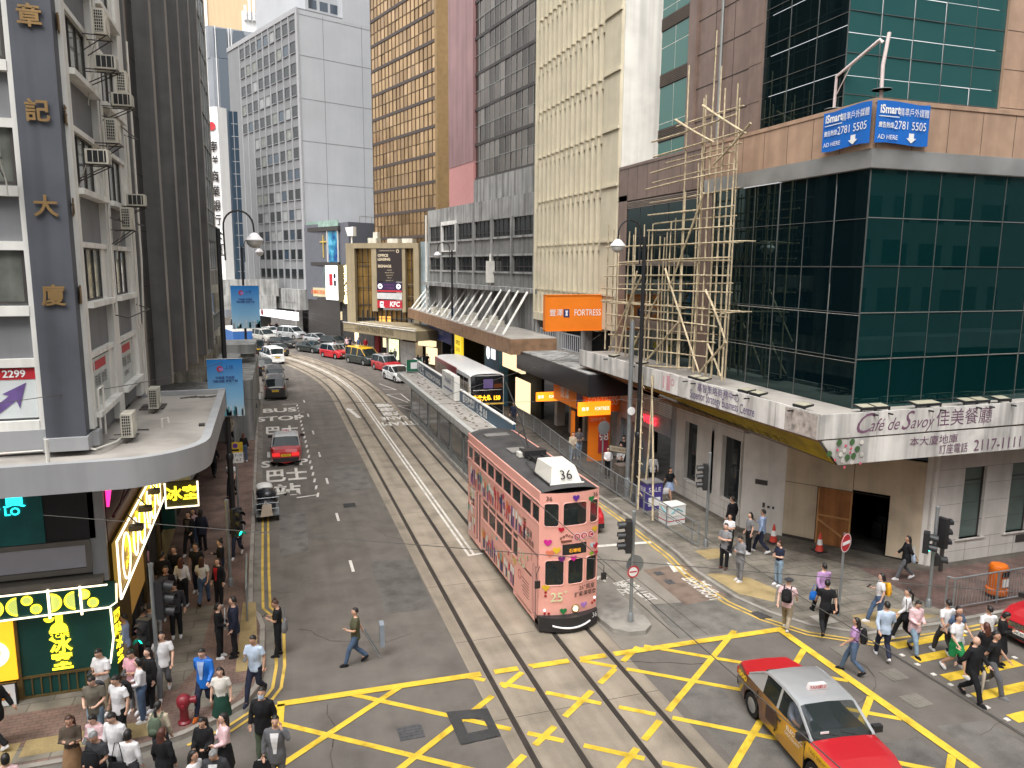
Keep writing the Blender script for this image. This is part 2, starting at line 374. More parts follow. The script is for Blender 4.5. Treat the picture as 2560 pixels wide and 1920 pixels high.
# arrows
def arrow(g, base, tip, wd=.14, hd=.32, z=.0125):
    b, t = Vector((*base, z)), Vector((*tip, z)); d = (t-b).normalized(); nn = Vector((-d.y, d.x, 0)); k = t-d*.9
    g.poly([b-nn*wd, k-nn*wd, k+nn*wd, b+nn*wd]); g.poly([k-nn*hd, t, k+nn*hd])
arrow(g, (6.1, 54.0), (5.65, 58.1)); arrow(g, (14.05, 22.4), (13.95, 23.6), .1, .3)
for t, yy, sz in (("電", 58.6, 1.5), ("車", 56.8, 1.5), ("線", 55, 1.5), ("LANE", 53.3, 1.6), ("TRAM", 51.3, 1.8)): g.text(t, sz, (8.5, yy, .0135), (-1, 0, 0), (0, -1, 0), sx=.5 if len(t) > 1 else .9, bold=.02)
for a, b in (((9.75, 69.5), (10.7, 65.6)), ((10.7, 65.6), (9.6, 66.2)), ((10.73, 63.47), (10.84, 59.67)), ((9.5, 63.4), (10.6, 59.2)), ((10.73, 63.4), (9.5, 63.4)), ((9.55, 58), (10.8, 54.1)), ((10.8, 57.6), (9.55, 58))): stripe(g, a, b, .1, .0125)
stripe(g, (11.2, 25.95), (14.5, 25.6), .22, .0125)
g.text("LOOK LEFT", .62, (11.75, 21.7, .0125), (.08, -1, 0), (1, .08, 0), sx=.55, bold=.02); g.text("望左", .6, (11.25, 22.0, .0125), (.08, -1, 0), (1, .08, 0), sx=.9, bold=.02); g.text("←", .7, (10.95, 22.9, .0125), (.08, -1, 0), (1, .08, 0), bold=.03)
g.text("LOOK RIGHT", .62, (13.95, 21.2, .0125), (0, 1, 0), (-1, 0, 0), sx=.5, bold=.02); g.text("望右", .6, (14.3, 21.2, .0125), (0, 1, 0), (-1, 0, 0), sx=.9, bold=.02)
struct(g.build("white_road_markings", M_wht))
# covers, patches, gully
def cover(x0, y0, x1, y1, z, m=M_iron, n=5):
    g = MB(); g.box(x0, y0, z-.003, x1, y1, z+.004)
    for i in range(n):
        for j in range(n):
            a, b = x0+(x1-x0)*(i+.2)/n, y0+(y1-y0)*(j+.2)/n; g.box(a, b, z+.002, a+(x1-x0)*.6/n, b+(y1-y0)*.6/n, z+.009)
    struct(g.build("manhole_cover", m))
cover(2.56, 15.92, 3.15, 16.45, .008); cover(15.65, 14.48, 16.22, 15.0, .008, M_gully); cover(15.2, 13.31, 15.8, 13.87, .008, M_gully); cover(15.3, 16.0, 15.85, 16.5, .008, M_gully)
cover(18.5, 18.95, 19.1, 19.7, .142, M_gully, 1); cover(15.9, 17.5, 16.5, 18.1, .142, M_kerb, 1); cover(3.0, 33.6, 3.55, 34.2, .008, M_asph2); cover(2.2, 46, 2.7, 46.6, .008, M_gully); cover(1.7, 57, 2.4, 57.8, .008, M_gully)
cover(13.0, 21.8, 13.3, 22.15, .012, M_iron, 2); cover(13.0, 22.6, 13.3, 22.9, .012, M_iron, 2)
g = MB(); q = [(3.83, 16.72), (4.86, 16.56), (4.86, 15.4), (3.87, 15.35)]; r = [(4.13, 16.3), (4.64, 16.2), (4.65, 15.73), (4.13, 15.72)]
for i in range(4): g.poly([(*q[i], .026), (*r[i], .026), (*r[(i+1) % 4], .026), (*q[(i+1) % 4], .026)][::-1])
struct(g.build("asphalt_patch", M_asph2))
g = MB(); g.poly([(12.7, 20.2, .009), (14.7, 20.4, .009), (14.7, 23.3, .009), (12.75, 23.2, .009)]); struct(g.build("reinstated_strip", mat("brown_strip", (.20, .15, .12), .85, var=.2, dirt=.3)))
g = MB(); g.poly([(11.35, 18.25, .008), (14.6, 18.05, .008), (14.6, 20.1, .008), (11.6, 20.6, .008)]); struct(g.build("asphalt_strip", mat("grey_strip", (.155, .145, .13), .85, var=.2, fine=.2, dirt=.2)))
g = MB(); g.box(14.45, 18.6, .002, 15.0, 19.1, .02, 0)
for k in range(9): g.box(14.48+k*.058, 18.63, .02, 14.51+k*.058, 19.07, .026, 1)
struct(g.build("gully_grating", [M_groove, M_iron]))
g = MB()
for a, b in (((16.75, 16.4), (16.72, 5)), ): stripe(g, a, b, .03, .01)
stripe(g, (11.3, 24), (11.35, 18.3), .03, .014); stripe(g, (12.1, 24.5), (12.3, 18.2), .02, .014)
struct(g.build("road_joint", M_groove))
# ---------------------------------------------------------------- building materials
def glassmat(name, col, rough=.03, ior=1.6, metal=0.0, spec=.5, tint=None):
    m = mat(name, col, rough, metal=metal, var=0, ior=ior, spec=spec)
    if tint: m.node_tree.nodes["Principled BSDF"].inputs['Specular Tint'].default_value = (*tint, 1)
    return m
M_win = glassmat("window_glass", (.022, .026, .028), .05, 1.55)
M_winb = glassmat("window_glass_blue", (.03, .05, .075), .06, 1.8)
M_gteal2 = glassmat("lower_teal_glass", (.002, .020, .021), .02, 1.9, tint=(.5, .95, .9))
M_gteal = glassmat("teal_glass", (.022, .082, .083), .025, 1.75, tint=(.55, .95, .9))
M_gdark = glassmat("dark_green_glass", (.0015, .006, .008), .02, 1.7, tint=(.5, .9, .85))
M_ggreen = glassmat("green_panel_glass", (.035, .15, .12), .12, 1.6)
M_gold = mat("gold_glass", (.58, .385, .20), .16, metal=.85, var=.12, scale=.6)
M_bronze = mat("bronze_glass", (.16, .135, .115), .08, metal=.75, var=.15, scale=.3)
def vary(m, name, k, rough=None):
    c = m.diffuse_color; q = m.copy(); q.name = name; p = q.node_tree.nodes["Principled BSDF"]; p.inputs["Base Color"].default_value = (c[0]*k[0], c[1]*k[1], c[2]*k[2], 1)
    for l_ in list(p.inputs["Base Color"].links): q.node_tree.links.remove(l_)
    if rough is not None: p.inputs["Roughness"].default_value = rough
    return q
M_mullT = mat("thin_mullion", (.10, .108, .105), .5, metal=.2, var=.1)
M_mull = mat("steel_mullion", (.30, .31, .30), .4, metal=.5, var=.1)
M_mullD = mat("dark_mullion", (.045, .04, .038), .5, var=.1)
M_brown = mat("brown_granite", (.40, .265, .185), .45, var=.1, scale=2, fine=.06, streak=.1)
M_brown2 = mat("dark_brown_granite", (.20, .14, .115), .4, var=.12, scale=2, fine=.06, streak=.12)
M_joint = mat("panel_joint", (.05, .042, .038), .9, var=0)
M_steel = mat("brushed_steel", (.50, .50, .49), .3, metal=.55, var=.3, scale=.5)
M_louv = mat("louvre", (.17, .135, .11), .5, metal=.2)
M_tile = mat("white_stone", (.60, .57, .53), .5, var=.06, scale=1.5, streak=.1, dirt=.12)
M_ply = mat("raw_hoarding", (.50, .41, .30), .75, var=.08, scale=1.2, streak=.12, dirt=.15)
M_plyw = mat("orange_plywood", (.28, .115, .04), .6, var=.2, scale=2, streak=.3)
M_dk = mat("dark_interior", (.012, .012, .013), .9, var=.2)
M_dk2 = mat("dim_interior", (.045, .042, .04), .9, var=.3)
M_canbrown = mat("canopy_brown", (.27, .165, .10), .6, var=.12, dirt=.3)
M_dirtywhite = mat("weathered_white", (.66, .64, .61), .6, var=.06, scale=1, streak=.38, dirt=.25)
M_soffy = mat("yellow_soffit", (.40, .29, .015), .6, var=.12, scale=1.5, dirt=.35)
M_purple = mat("purple_lettering", (.17, .085, .14), .6, var=.1)
M_purp2 = mat("blue_purple_lettering", (.13, .10, .22), .6, var=.1)
M_cream = mat("cream_paint", (.64, .575, .43), .7, var=.05, scale=.8, streak=.05, dirt=.12)
M_white = mat("white_wall_paint", (.70, .68, .63), .65, var=.05, scale=1, streak=.16, dirt=.1)
M_grey = mat("grey_wall_paint", (.20, .205, .215), .65, var=.06, scale=1, streak=.1)
M_slate = mat("slate_column", (.085, .09, .105), .6, var=.1, scale=1.2, streak=.2)
M_canopy = mat("canopy_grey", (.33, .335, .345), .6, var=.06, scale=.7, streak=.08)
M_roofc = mat("canopy_top_screed", (.36, .335, .305), .8, var=.12, scale=.8, dirt=.3)
M_gran = mat("dark_granite", (.036, .035, .034), .38, var=.2, scale=1.5, fine=.1, streak=.3)
M_gran2 = mat("granite_fin", (.105, .103, .10), .35, var=.15, scale=1.5, streak=.25)
M_golds = [M_gold, vary(M_gold, "gold_glass_dark", (.72, .70, .68)), vary(M_gold, "gold_glass_pale", (1.18, 1.2, 1.3), .1), vary(M_gold, "gold_glass_blind", (.9, .95, 1.1), .4)]
M_bronzes = [M_bronze, vary(M_bronze, "bronze_glass_dark", (.55, .55, .55)), vary(M_bronze, "bronze_glass_pale", (1.5, 1.55, 1.6), .15)]
M_conc = mat("weathered_concrete", (.31, .31, .30), .8, var=.12, scale=.7, streak=.42, dirt=.25)
M_concL = mat("grey_tile_wall", (.41, .425, .445), .55, var=.05, scale=.3, streak=.02)
M_concM = mat("grey_mosaic_wall", (.20, .205, .213), .6, var=.06, scale=.4, streak=.05)
M_pink = mat("pink_granite", (.27, .15, .152), .4, var=.12, scale=.5, fine=.05, streak=.2)
M_pink2 = mat("fresh_pink_panel", (.50, .23, .22), .5, var=.05)
M_olive = mat("olive_beige_cladding", (.27, .22, .135), .5, var=.1, scale=.6, streak=.12)
M_bluegrey = mat("blue_grey_cladding", (.12, .125, .145), .6, var=.06)
M_blk = mat("black_panel", (.018, .018, .02), .35, var=.2)
M_red = mat("red_paint", (.45, .02, .03), .5, var=.05)
M_goldlet = mat("bronze_letters", (.30, .19, .08), .45, metal=.4, var=.15)
M_black = mat("black_letters", (.02, .018, .018), .6, var=0)
M_whl = mat("white_letters", (.8, .8, .79), .5, var=0)

def FR(p0, h, side):
    """facade frame: (s along, d outwards, z). h = heading in degrees, ccw from +Y"""
    a = R_(h); d = Vector((-math.sin(a), math.cos(a), 0)); nn = Vector((math.cos(a), math.sin(a), 0))*side
    return Matrix(((d.x, nn.x, 0, p0[0]), (d.y, nn.y, 0, p0[1]), (0, 0, 1, 0), (0, 0, 0, 1)))
EACH = {"granite_pier", "stone_wall", "dark_bands", "glazing_bars", "columns", "shop_pillars", "stored_units", "roof_units", "lit_panels", "fittings", "hoarding", "spandrels", "sills", "pipes", "yellow_step_signs", "blue_panel", "lit_fascia", "white_shutter", "stained_glass_window", "column_base", "lower_walls", "window_glow", "granite_parapet", "granite_cladding", "roof_edge", "shop_wall", "rooftop_duct", "podium"}
class Bld:
    def __init__(s, name, label, p0, cat="building", group=None):
        s.t = thing(name, label, cat, (p0[0], p0[1], 0), 0, group); s.inv = Matrix.Translation((-p0[0], -p0[1], 0))
    def mb(s, fr=None): return MB(s.inv @ fr if fr is not None else s.inv)
    def part(s, name, mats, fn, fr=None, smooth=None, parent=None):
        g = s.mb(fr); fn(g)
        if name in EACH and 1 < len(g.ch) <= 24:          # every separate piece is a part of its own
            ch = g.ch+[(len(g.v), len(g.f))]
            for (v0, f0), (v1, f1) in zip(ch, ch[1:]):
                q = MB(); q.v = g.v[v0:v1]; q.f = [tuple(i-v0 for i in f) for f in g.f[f0:f1]]; q.m = g.m[f0:f1]; o = q.build(name.rstrip('s') if name in ('dark_bands', 'glazing_bars', 'columns', 'shop_pillars', 'stored_units', 'roof_units', 'lit_panels', 'fittings', 'sills', 'spandrels', 'pipes', 'yellow_step_signs') else name, mats, parent or s.t, smooth)
            return o
        return g.build(name, mats, parent or s.t, smooth)
def panes(g, s0, s1, z0, z1, cols, rows, d=0.0, gap=.0, wob=.002, rnd=None, mis=(0,)):
    """a run of glass panes, each very slightly out of plane so reflections break up from pane to pane"""
    rnd = rnd or random.Random(5)
    for i in range(cols):
        for j in range(rows):
            a, b = s0+(s1-s0)*i/cols+gap, s0+(s1-s0)*(i+1)/cols-gap; c, e = z0+(z1-z0)*j/rows+gap, z0+(z1-z0)*(j+1)/rows-gap
            w = [rnd.uniform(-wob, wob) for _ in range(3)]
            g.poly([(a, d+w[0], c), (b, d+w[1], c), (b, d+w[2]+w[1]-w[0], e), (a, d+w[2], e)], rnd.choice(mis))
def bars(g, s0, s1, z0, z1, ss, zs, w=.03, d0=0, d1=.03):
    for q in ss: g.box(q-w/2, d0, z0, q+w/2, d1, z1)
    for q in zs: g.box(s0, d0, q-w/2, s1, d1+.003, q+w/2)
def lin(a, b, n): return [a+(b-a)*i/n for i in range(n+1)]

# ================================================================ RIGHT: corner building with green glass
B = Bld("corner_office_building", "corner building of green mirror glass and brown granite above a white stone ground floor", (18.7, 20))
FX = FR((18.7, 20), 0, -1); FY = FR((18.7, 20), -90, 1)          # street face, cross-street face
B.part("glass_wall", M_gdark, lambda g: (panes(g, 9.9, 17.2, 6.3, 7.9, 5, 1), panes(g, 9.9, 17.2, 8.35, 11.1, 5, 2), panes(g, 9.9, 17.2, 11.35, 14.1, 5, 2)), FX)
B.part("glass_wall", M_gdark, lambda g: panes(g, 0, 9, 6.3, 14.2, 6, 5, 0, .008, .006), FX)
B.part("mullions", M_mullT, lambda g: bars(g, 0, 9, 6.3, 14.2, lin(0.012, 9, 6), (12.62, 11.07, 9.53, 8.0), .02, 0, .02), FX)
B.part("mullions", M_mullD, lambda g: bars(g, 9.9, 17.2, 6.3, 14.1, lin(9.9, 17.2, 5), (12.6, 9.6), .02, 0, .012), FX)
B.part("glass_wall", M_gteal2, lambda g: panes(g, 0.012, 22, 4.9, 14.2, 15, 6, 0, .008, .007), FY)
B.part("mullions", M_mullT, lambda g: bars(g, 0, 22, 4.9, 14.2, lin(0, 22, 15), (12.66, 11.09, 9.54, 7.98), .02, 0, .02), FY)
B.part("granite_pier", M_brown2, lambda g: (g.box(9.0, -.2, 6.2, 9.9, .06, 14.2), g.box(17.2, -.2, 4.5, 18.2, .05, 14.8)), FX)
def louv(g):
    for z0, z1 in ((14.1, 14.5), (11.1, 11.36), (7.88, 8.35)):
        n = int((z1-z0)/.075)
        for k in range(n): g.add([(9.9, .0, z0+k*.075), (17.2, 0, z0+k*.075), (17.2, .05, z0+k*.075-.03), (9.9, .05, z0+k*.075-.03), (17.2, .02, z0+k*.075+.03), (9.9, .02, z0+k*.075+.03)], [(0, 1, 2, 3), (3, 2, 4, 5)])
        g.box(9.9, -.06, z0, 17.2, -.03, z1)
B.part("louvre_band", M_louv, louv, FX)
B.part("steel_band", M_steel, lambda g: (g.box(.0, .0, 14.225, 9.6, .115, 14.798)), FX)
B.part("steel_band", M_steel, lambda g: (g.box(-.13, .0, 14.22, 22, .12, 14.8)), FY)
def band(g, s0, s1):
    z0, z1 = 14.803, 16.2
    g.box(s0, -.4, z0, s1, .1, z1); g.box(s0, -.6, z1, s1, .13, z1+.14)
B.part("granite_parapet", M_brown, lambda g: band(g, .0, 9.6), FX); B.part("granite_parapet", M_brown, lambda g: band(g, -.14, 22), FY)
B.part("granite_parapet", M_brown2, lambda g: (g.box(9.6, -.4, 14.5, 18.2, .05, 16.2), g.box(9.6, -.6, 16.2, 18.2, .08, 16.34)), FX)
B.part("panel_joints", M_joint, lambda g: [g.box(q, .09, 14.81, q+.018, .104, 16.2) for q in lin(0, 9.6, 7)]+[g.box(q, .04, 14.55, q+.018, .054, 16.2) for q in lin(9.6, 18.2, 8)], FX)
B.part("panel_joints", M_joint, lambda g: [g.box(q, .09, 14.81, q+.018, .104, 16.2) for q in lin(0, 22, 15)], FY)
B.part("podium_roof", M_roofc, lambda g: g.box(.2, -24, 16.0, 18.2, -.3, 16.12), FX)
# upper tower, set back
UX = FR((18.95, 21.8), 0, -1); UY = FR((18.95, 21.8), -90, 1)
B.part("glass_wall", M_gdark, lambda g: panes(g, .0, 4.5, 16.1, 34, 3, 12, 0, .008), UX)
B.part("mullions", M_mullT, lambda g: bars(g, 0, 4.5, 16.1, 34, lin(0, 4.5, 3), [16.8+1.35*k for k in range(13)], .02, 0, .02), UX)
def curved(g):
    rows = []
    for k in range(13):
        z = 16.1+1.35*k-.65*(k > 0)
        rows.append([(7.0*t-.35*math.sin(0), .0+.10*math.sin(t*math.pi), z) for t in lin(0, 1, 14)])
    g.grid(rows)
B.part("glass_wall", M_gteal, lambda g: panes(g, .0, 6.95, 16.1, 34, 5, 13, .0, .008, .016), UY)
B.part("mullions", M_mullT, lambda g: bars(g, 0, 6.95, 16.1, 34, lin(0, 6.95, 5), [16.88+1.34*k for k in range(13)], .02, 0, .02), UY)
B.part("granite_cladding", M_brown, lambda g: (g.box(6.95, -.3, 16.1, 20, .12, 34)), UY)
B.part("panel_joints", M_joint, lambda g: [g.box(6.95, .11, q, 20, .125, q+.02) for q in [16.88+1.34*k for k in range(13)]], UY)
def towx(g):
    g.box(4.5, -.3, 16.1, 5.3, .12, 34); g.box(5.3, -.3, 16.1, 10.0, .0, 34); g.box(9.4, -.3, 16.1, 10.05, .13, 34)
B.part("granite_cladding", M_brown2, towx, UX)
B.part("panel_joints", M_joint, lambda g: [g.box(5.3, -.005, q, 9.4, .014, q+.03) for q in [17.5+1.45*k for k in range(12)]]+[g.box(q, -.005, 16.1, q+.015, .01, 34) for q in (6.6, 8.0)]+[g.box(4.5, .11, q, 5.3, .126, q+.02) for q in [17.5+1.45*k for k in range(12)]], UX)
B.part("drainpipe", M_mull, lambda g: g.tube([(7.4, .1, 16.1), (7.4, .1, 34)], .06), UX)
def strip(g):
    panes(g, 10.05, 12.7, 16.2, 34, 2, 10, .03, .012, .002)
B.part("green_panels", M_ggreen, strip, UX)
def strl(g):
    for k in range(8):
        z0 = 17.1+k*2.6
        g.box(10.05, .03, z0, 12.7, .05, z0+.62, 0)
        for j in range(7): g.box(10.05, .05, z0+.05+j*.08, 12.7, .08, z0+.09+j*.08, 1)
B.part("louvre_band", [M_joint, M_louv], strl, UX)
# ground floor: stone piers and windows, chamfered corner under hoarding
FG = FR((18.7, 20), 0, -1)
def stone_x(g):
    g.box(5.9, -.3, .13, 11.25, -.0, .95); g.box(5.9, -.3, 3.8, 11.25, .0, 4.6)
    for a, b in ((5.9, 5.1), (5.05, 4.98), (7.4, 8.2), (8.0, 9.3), (10.45, 11.25)): g.box(min(a, b), -.3, .95, max(a, b), .0, 3.8) if b > 5.5 else None
B.part("stone_wall", M_tile, stone_x, FG)
B.part("stone_joints", M_joint, lambda g: [g.box(5.9, -.01, z, 11.25, .003, z+.008) for z in (.55, 4.2)]+[g.box(q, -.01, .13, q+.008, .003, .95) for q in (7, 8.1, 9.2, 10.3)], FG)
for a, b in ((5.95, 7.4), (9.3, 10.45)):
    o = B.part("window", M_tile, lambda g: (g.box(a, -.28, .95, b, .04, 1.0), g.box(a, -.28, 1.0, a+.05, .02, 3.8), g.box(b-.05, -.28, 1.0, b, .02, 3.8)), FG)
    B.part("pane", M_win, lambda g: g.poly([(a, -.2, 1), (b, -.2, 1), (b, -.2, 3.8), (a, -.2, 3.8)]), FG, parent=o)
CH = FR((18.7, 25.8), -142.8, 1)
B.part("hoarding", M_ply, lambda g: (g.box(1.75, -.1, .2, 3.0, .0, 2.45), g.box(5.6, -.1, .2, 6.72, .03, 2.6), g.box(1.75, -.1, 2.46, 4.28, .01, 4.0), g.box(4.3, -.1, 2.55, 6.72, .01, 4.0)), CH)
B.part("hoarding_seams", M_joint, lambda g: (g.box(1.75, .0, 2.45, 6.72, .014, 2.47), g.box(4.28, .0, 2.5, 4.3, .016, 4.0), g.box(3.0, -.1, .13, 3.03, .02, 2.45), g.box(1.75, -.08, .13, 4.4, .006, .25)), CH)
B.part("stone_wall", M_tile, lambda g: (g.box(0, -.3, .13, 1.75, .02, 4.2), g.box(6.72, -.3, .13, 7.1, .02, 4.4)), CH)
o = B.part("plywood_door", M_plyw, lambda g: g.box(3.04, -.03, .15, 4.3, .02, 2.45), CH)
B.part("door_batten", mat("batten_wood", (.42, .22, .09), .6, var=.2), lambda g: (g.box(3.04, .02, 1.3, 4.3, .06, 1.36), g.box(3.04, .02, .15, 3.1, .06, 2.45), g.box(4.24, .02, .15, 4.3, .06, 2.45), g.add([(3.1, .02, 1.1), (4.0, .02, .55), (4.0, .06, .55), (3.1, .06, 1.1), (3.1, .02, 1.18), (4.0, .02, .63), (4.0, .06, .63), (3.1, .06, 1.18)], [(0, 1, 2, 3), (4, 7, 6, 5), (2, 6, 7, 3), (0, 4, 5, 1)])), CH, parent=o)
def interior(g):
    g.box(3.0, -6, .13, 3.05, -.1, 4, 1); g.box(6.7, -6, .13, 6.75, -.1, 4, 1); g.box(3, -6, .13, 6.75, -5.9, 4, 1); g.box(3, -6, 4, 6.75, -.1, 4.05, 1); g.box(3, -6, .1, 6.75, -.05, .134, 0)
    for k in range(9):
        r = random.Random(k); a, b = 4.4+r.random()*1.6, -2.2-r.random()*2.5; h = .3+r.random()*.9
        g.box(a, b, .13, a+.3+r.random()*.4, b+.4, .13+h, 0)
    for k in range(4): g.box(4.4, -1.0-k*.6, .13-k*.0, 5.6, -.7-k*.6, .14+k*.002, 0)
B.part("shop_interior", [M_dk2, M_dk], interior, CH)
FYG = FR((22.95, 20.2), -90, 1)
def stone_y(g):
    g.box(-.1, -.3, .13, 20, 0, 1.0); g.box(-.1, -.3, 3.75, 20, 0, 4.6)
    q = -.1
    for a in (1.3, 3.65, 6.0, 8.4, 10.8): g.box(q, -.3, 1.0, a, 0, 3.75); q = a+1.25
    g.box(q, -.3, 1.0, 20, 0, 3.75)
B.part("stone_wall", M_tile, stone_y, FYG)
B.part("stone_joints", M_joint, lambda g: [g.box(-.1, -.01, z, 20, .003, z+.008) for z in (.55, 1.0, 1.7, 2.4, 3.1, 3.75)]+[g.box(q, -.01, .13, q+.008, .003, 1.0) for q in lin(.5, 19, 15)], FYG)
for a in (1.3, 3.65, 6.0, 8.4, 10.8):
    b = a+1.25
    o = B.part("window", M_tile, lambda g: (g.box(a-.1, -.28, .94, b+.1, .05, 1.0), g.box(a, -.28, 1.0, a+.06, .02, 3.75), g.box(b-.12, -.28, 1.0, b, .02, 3.75)), FYG)
    B.part("pane", mat("shop_window_glass", (.11, .15, .135), .08, var=.2, scale=1), lambda g: g.poly([(a, -.15, 1), (b, -.15, 1), (b, -.15, 3.75), (a, -.15, 3.75)]), FYG, parent=o)
    B.part("glazing_bar", M_mullD, lambda g: (g.box(b-.16, -.16, 1, b-.12, -.1, 3.75), g.box(a, -.16, 3.2, b, -.13, 3.24)), FYG, parent=o)
B.part("fittings", M_mullD, lambda g: (g.box(4.3, 0, .55, 4.9, .02, .85), g.box(-.05, .5, .13, .05, .6, 1.15)), FYG)
B.part("fittings", M_mullD, lambda g: (g.box(.9, .02, 1.2, 1.0, .05, 1.4), g.box(1.1, .02, 1.2, 1.2, .05, 1.3), g.box(1.3, .02, 1.2, 1.38, .05, 1.3)), CH)
B.part("fittings", M_mullD, lambda g: (g.box(.55, .02, 2.15, 1.05, .05, 2.35)), CH)
# canopy ring over the pavement
def can(g):
    e = [(16.55, 38.2), (16.55, 19.05), (45, 19.05), (45, 21), (22.9, 21), (18.8, 26), (18.8, 38.2)]
    g.prism(e, 5.52, 6.3)
B.part("canopy", M_canbrown, can)
B.part("canopy_top", M_roofc, lambda g: g.poly([(16.6, 38.2, 6.305), (16.6, 19.1, 6.305), (45, 19.1, 6.305), (45, 20, 6.305), (18.7, 20, 6.305), (18.7, 38.2, 6.305)]))
def sof(g):
    g.add([(16.62, 38.2, 5.52), (16.62, 19.1, 5.52), (17.3, 19.05, 4.78), (17.9, 24, 4.78), (17.9, 38.2, 4.78), (18.7, 38.2, 4.6), (18.7, 25.9, 4.6)], [(0, 1, 2, 3, 4), (4, 3, 6, 5)])
B.part("canopy_soffit", M_canbrown, lambda g: (g.add([(16.62, 38.2, 5.52), (16.62, 33, 5.52), (18.6, 33, 4.62), (18.6, 38.2, 4.62)], [(0, 1, 2, 3)]), g.add([(18.7, 25.8, 4.3), (22.95, 20.2, 4.3), (45, 20.2, 4.3), (45, 19.0, 4.72), (17.3, 19.0, 4.72), (18.6, 33, 4.62), (18.7, 33, 4.3)], [(0, 6, 5, 4), (0, 4, 3, 2, 1)])))
B.part("canopy_soffit", M_soffy, lambda g: g.add([(16.6, 33, 5.52), (16.6, 19.08, 5.52), (17.25, 19.0, 4.76), (17.9, 26, 4.76), (18.5, 33, 4.76)], [(0, 1, 2, 3, 4)]))
def soft(g):
    r = random.Random(11)
    for k in range(16):
        y = 21.2+k*.52
        u = Vector((.65, 0, -.75)).normalized()
        g.text("永發修繕工程電話服務公司"[k % 10:k % 10+2], .36, Vector((16.92+.02*k, y, 5.12-.012*k))+Vector((-.03, 0, -.03)), (0, -1, 0), -u, depth=.01)
B.part("soffit_lettering", mat("faded_black", (.10, .075, .01), .7, var=.2), soft)
# sign boards on the canopy edge
def board(name, label, p0, fr, fn, mats, parts=()):
    b = Bld(name, label, p0, "sign"); b.part("board", mats, fn, fr)
    for nm, m, f in parts: b.part(nm, m, f, fr)
    return b
CYF = FR((16.5, 18.98), -90, 1)
def by(g):
    r = random.Random(2); q = 0
    for k in range(12): g.box(q+.012, -.02, 5.62, q+2.28, .04, 6.42); q += 2.3
board("cafe_sign_board", "long weathered white sign with purple script lettering on the corner canopy", (16.5, 18.98), CYF, by, M_dirtywhite, (
    ("lettering", M_purple, lambda g: (g.text("C", .95, (1.62, .05, 6.02), shear=.5), g.text("afé de", .6, (2.55, .05, 5.95), shear=.45, sx=.85), g.text("S", .9, (3.42, .05, 6.02), shear=.5, sx=.9), g.text("avoy", .6, (4.12, .05, 5.95), shear=.45, sx=.85), g.text("佳美餐廳", .62, (6.0, .05, 6.0), sx=1.02))),))
board("phone_sign_board", "lower white sign giving the cafe telephone number with flowers at its corner", (17.2, 18.93), CYF,
    lambda g: g.prism([(.12, 5.57), (.85, 4.73), (28, 4.66), (28, 5.5)], -.03, .03, axis='y') , M_dirtywhite, (
    ("lettering", M_purple, lambda g: (g.text("本大廈地庫", .34, (4.75, .05, 5.28), sx=1.25), g.text("訂座電話", .36, (5.65, .05, 4.93), sx=.9), g.text("2117-1111", .56, (7.7, .05, 4.97), sx=.95))),
    ("flower_print", [mat("flower_pink", (.55, .10, .16), .6), M_wht, mat("leaf_green", (.06, .12, .05), .6)], lambda g: [g.disc((1.15+.3*math.cos(k*2.4)*(.4+.12*k), .055+.001*k, 5.12+.25*math.sin(k*2.4)*(.4+.1*k)), .05+.03*(k % 3), (1, 0, 0), (0, 0, 1), 8, k % 3) for k in range(20)])))
CXF = FR((16.52, 19.0), 0, -1)
def bx_(g):
    q = 0
    for k in range(9): g.box(q+.012, -.02, 5.6, q+2.1, .04, 6.45); q += 2.13
board("business_centre_sign_board", "long stained white sign with bilingual purple lettering along the street side of the canopy", (16.52, 19), CXF, bx_, M_dirtywhite, (
    ("lettering", M_purp2, lambda g: (g.text("Superior Strategy Business Centre", .5, (5.4, .05, 5.86), (-1, 0, 0), sx=.62), g.text("基智策略商務中心", .36, (5.6, .05, 6.2), (-1, 0, 0), sx=1.0))),
    ("logo", mat("logo_pink", (.55, .30, .33), .6), lambda g: (g.box(9.2, .04, 5.7, 9.5, .048, 6.35), g.box(9.7, .04, 5.75, 9.8, .048, 6.3), g.disc((9.0, .046, 6.1), .16, (1, 0, 0), (0, 0, 1), 12, r2=.1))),
    ("torn_panel", mat("torn_paper", (.42, .37, .34), .8, dirt=.5, var=.25, scale=5), lambda g: g.box(.05, .04, 5.62, 1.6, .047, 6.4)),))
# ================================================================ cream building with vertical fins
B = Bld("cream_fin_building", "cream office tower wrapped in closely spaced vertical fins", (18.7, 38.3))
F = FR((18.7, 38.3), 0, -1)
B.part("wall", M_cream, lambda g: (g.box(0, -8, 7.4, 13.3, -.4, 34), g.box(0, -.45, 7.4, 1.9, .12, 34), g.box(1.9, -.45, 7.2, 13.3, .14, 7.75)), F)
def fins(g):
    for k in range(15):
        q = 1.9+k*.816; g.add([(q, -.42, 7.7), (q+.10, .06, 7.7), (q+.30, .06, 7.7), (q+.24, -.42, 7.7), (q, -.42, 34), (q+.10, .06, 34), (q+.30, .06, 34), (q+.24, -.42, 34)], [(0, 1, 5, 4), (1, 2, 6, 5), (2, 3, 7, 6)])
B.part("vertical_fins", M_cream, fins, F)
def ledg(g, k):
        z = 9.42+k*3.03
        g.box(-.06, .1, z-.08, 1.96, .22, z+.06, 0)
        for i in range(14):
            q = 1.9+i*.816; g.box(q+.22, -.41, z-.5, q+.84, -.06, z+.06, 0); g.box(q+.0, -.2, z-.06, q+.34, .12, z+.06, 0)
for k in range(9): B.part("floor_ledge", M_cream, lambda g: ledg(g, k), F)
r = random.Random(8)
wn = [(k, i) for k in range(7) for i in range(14)]
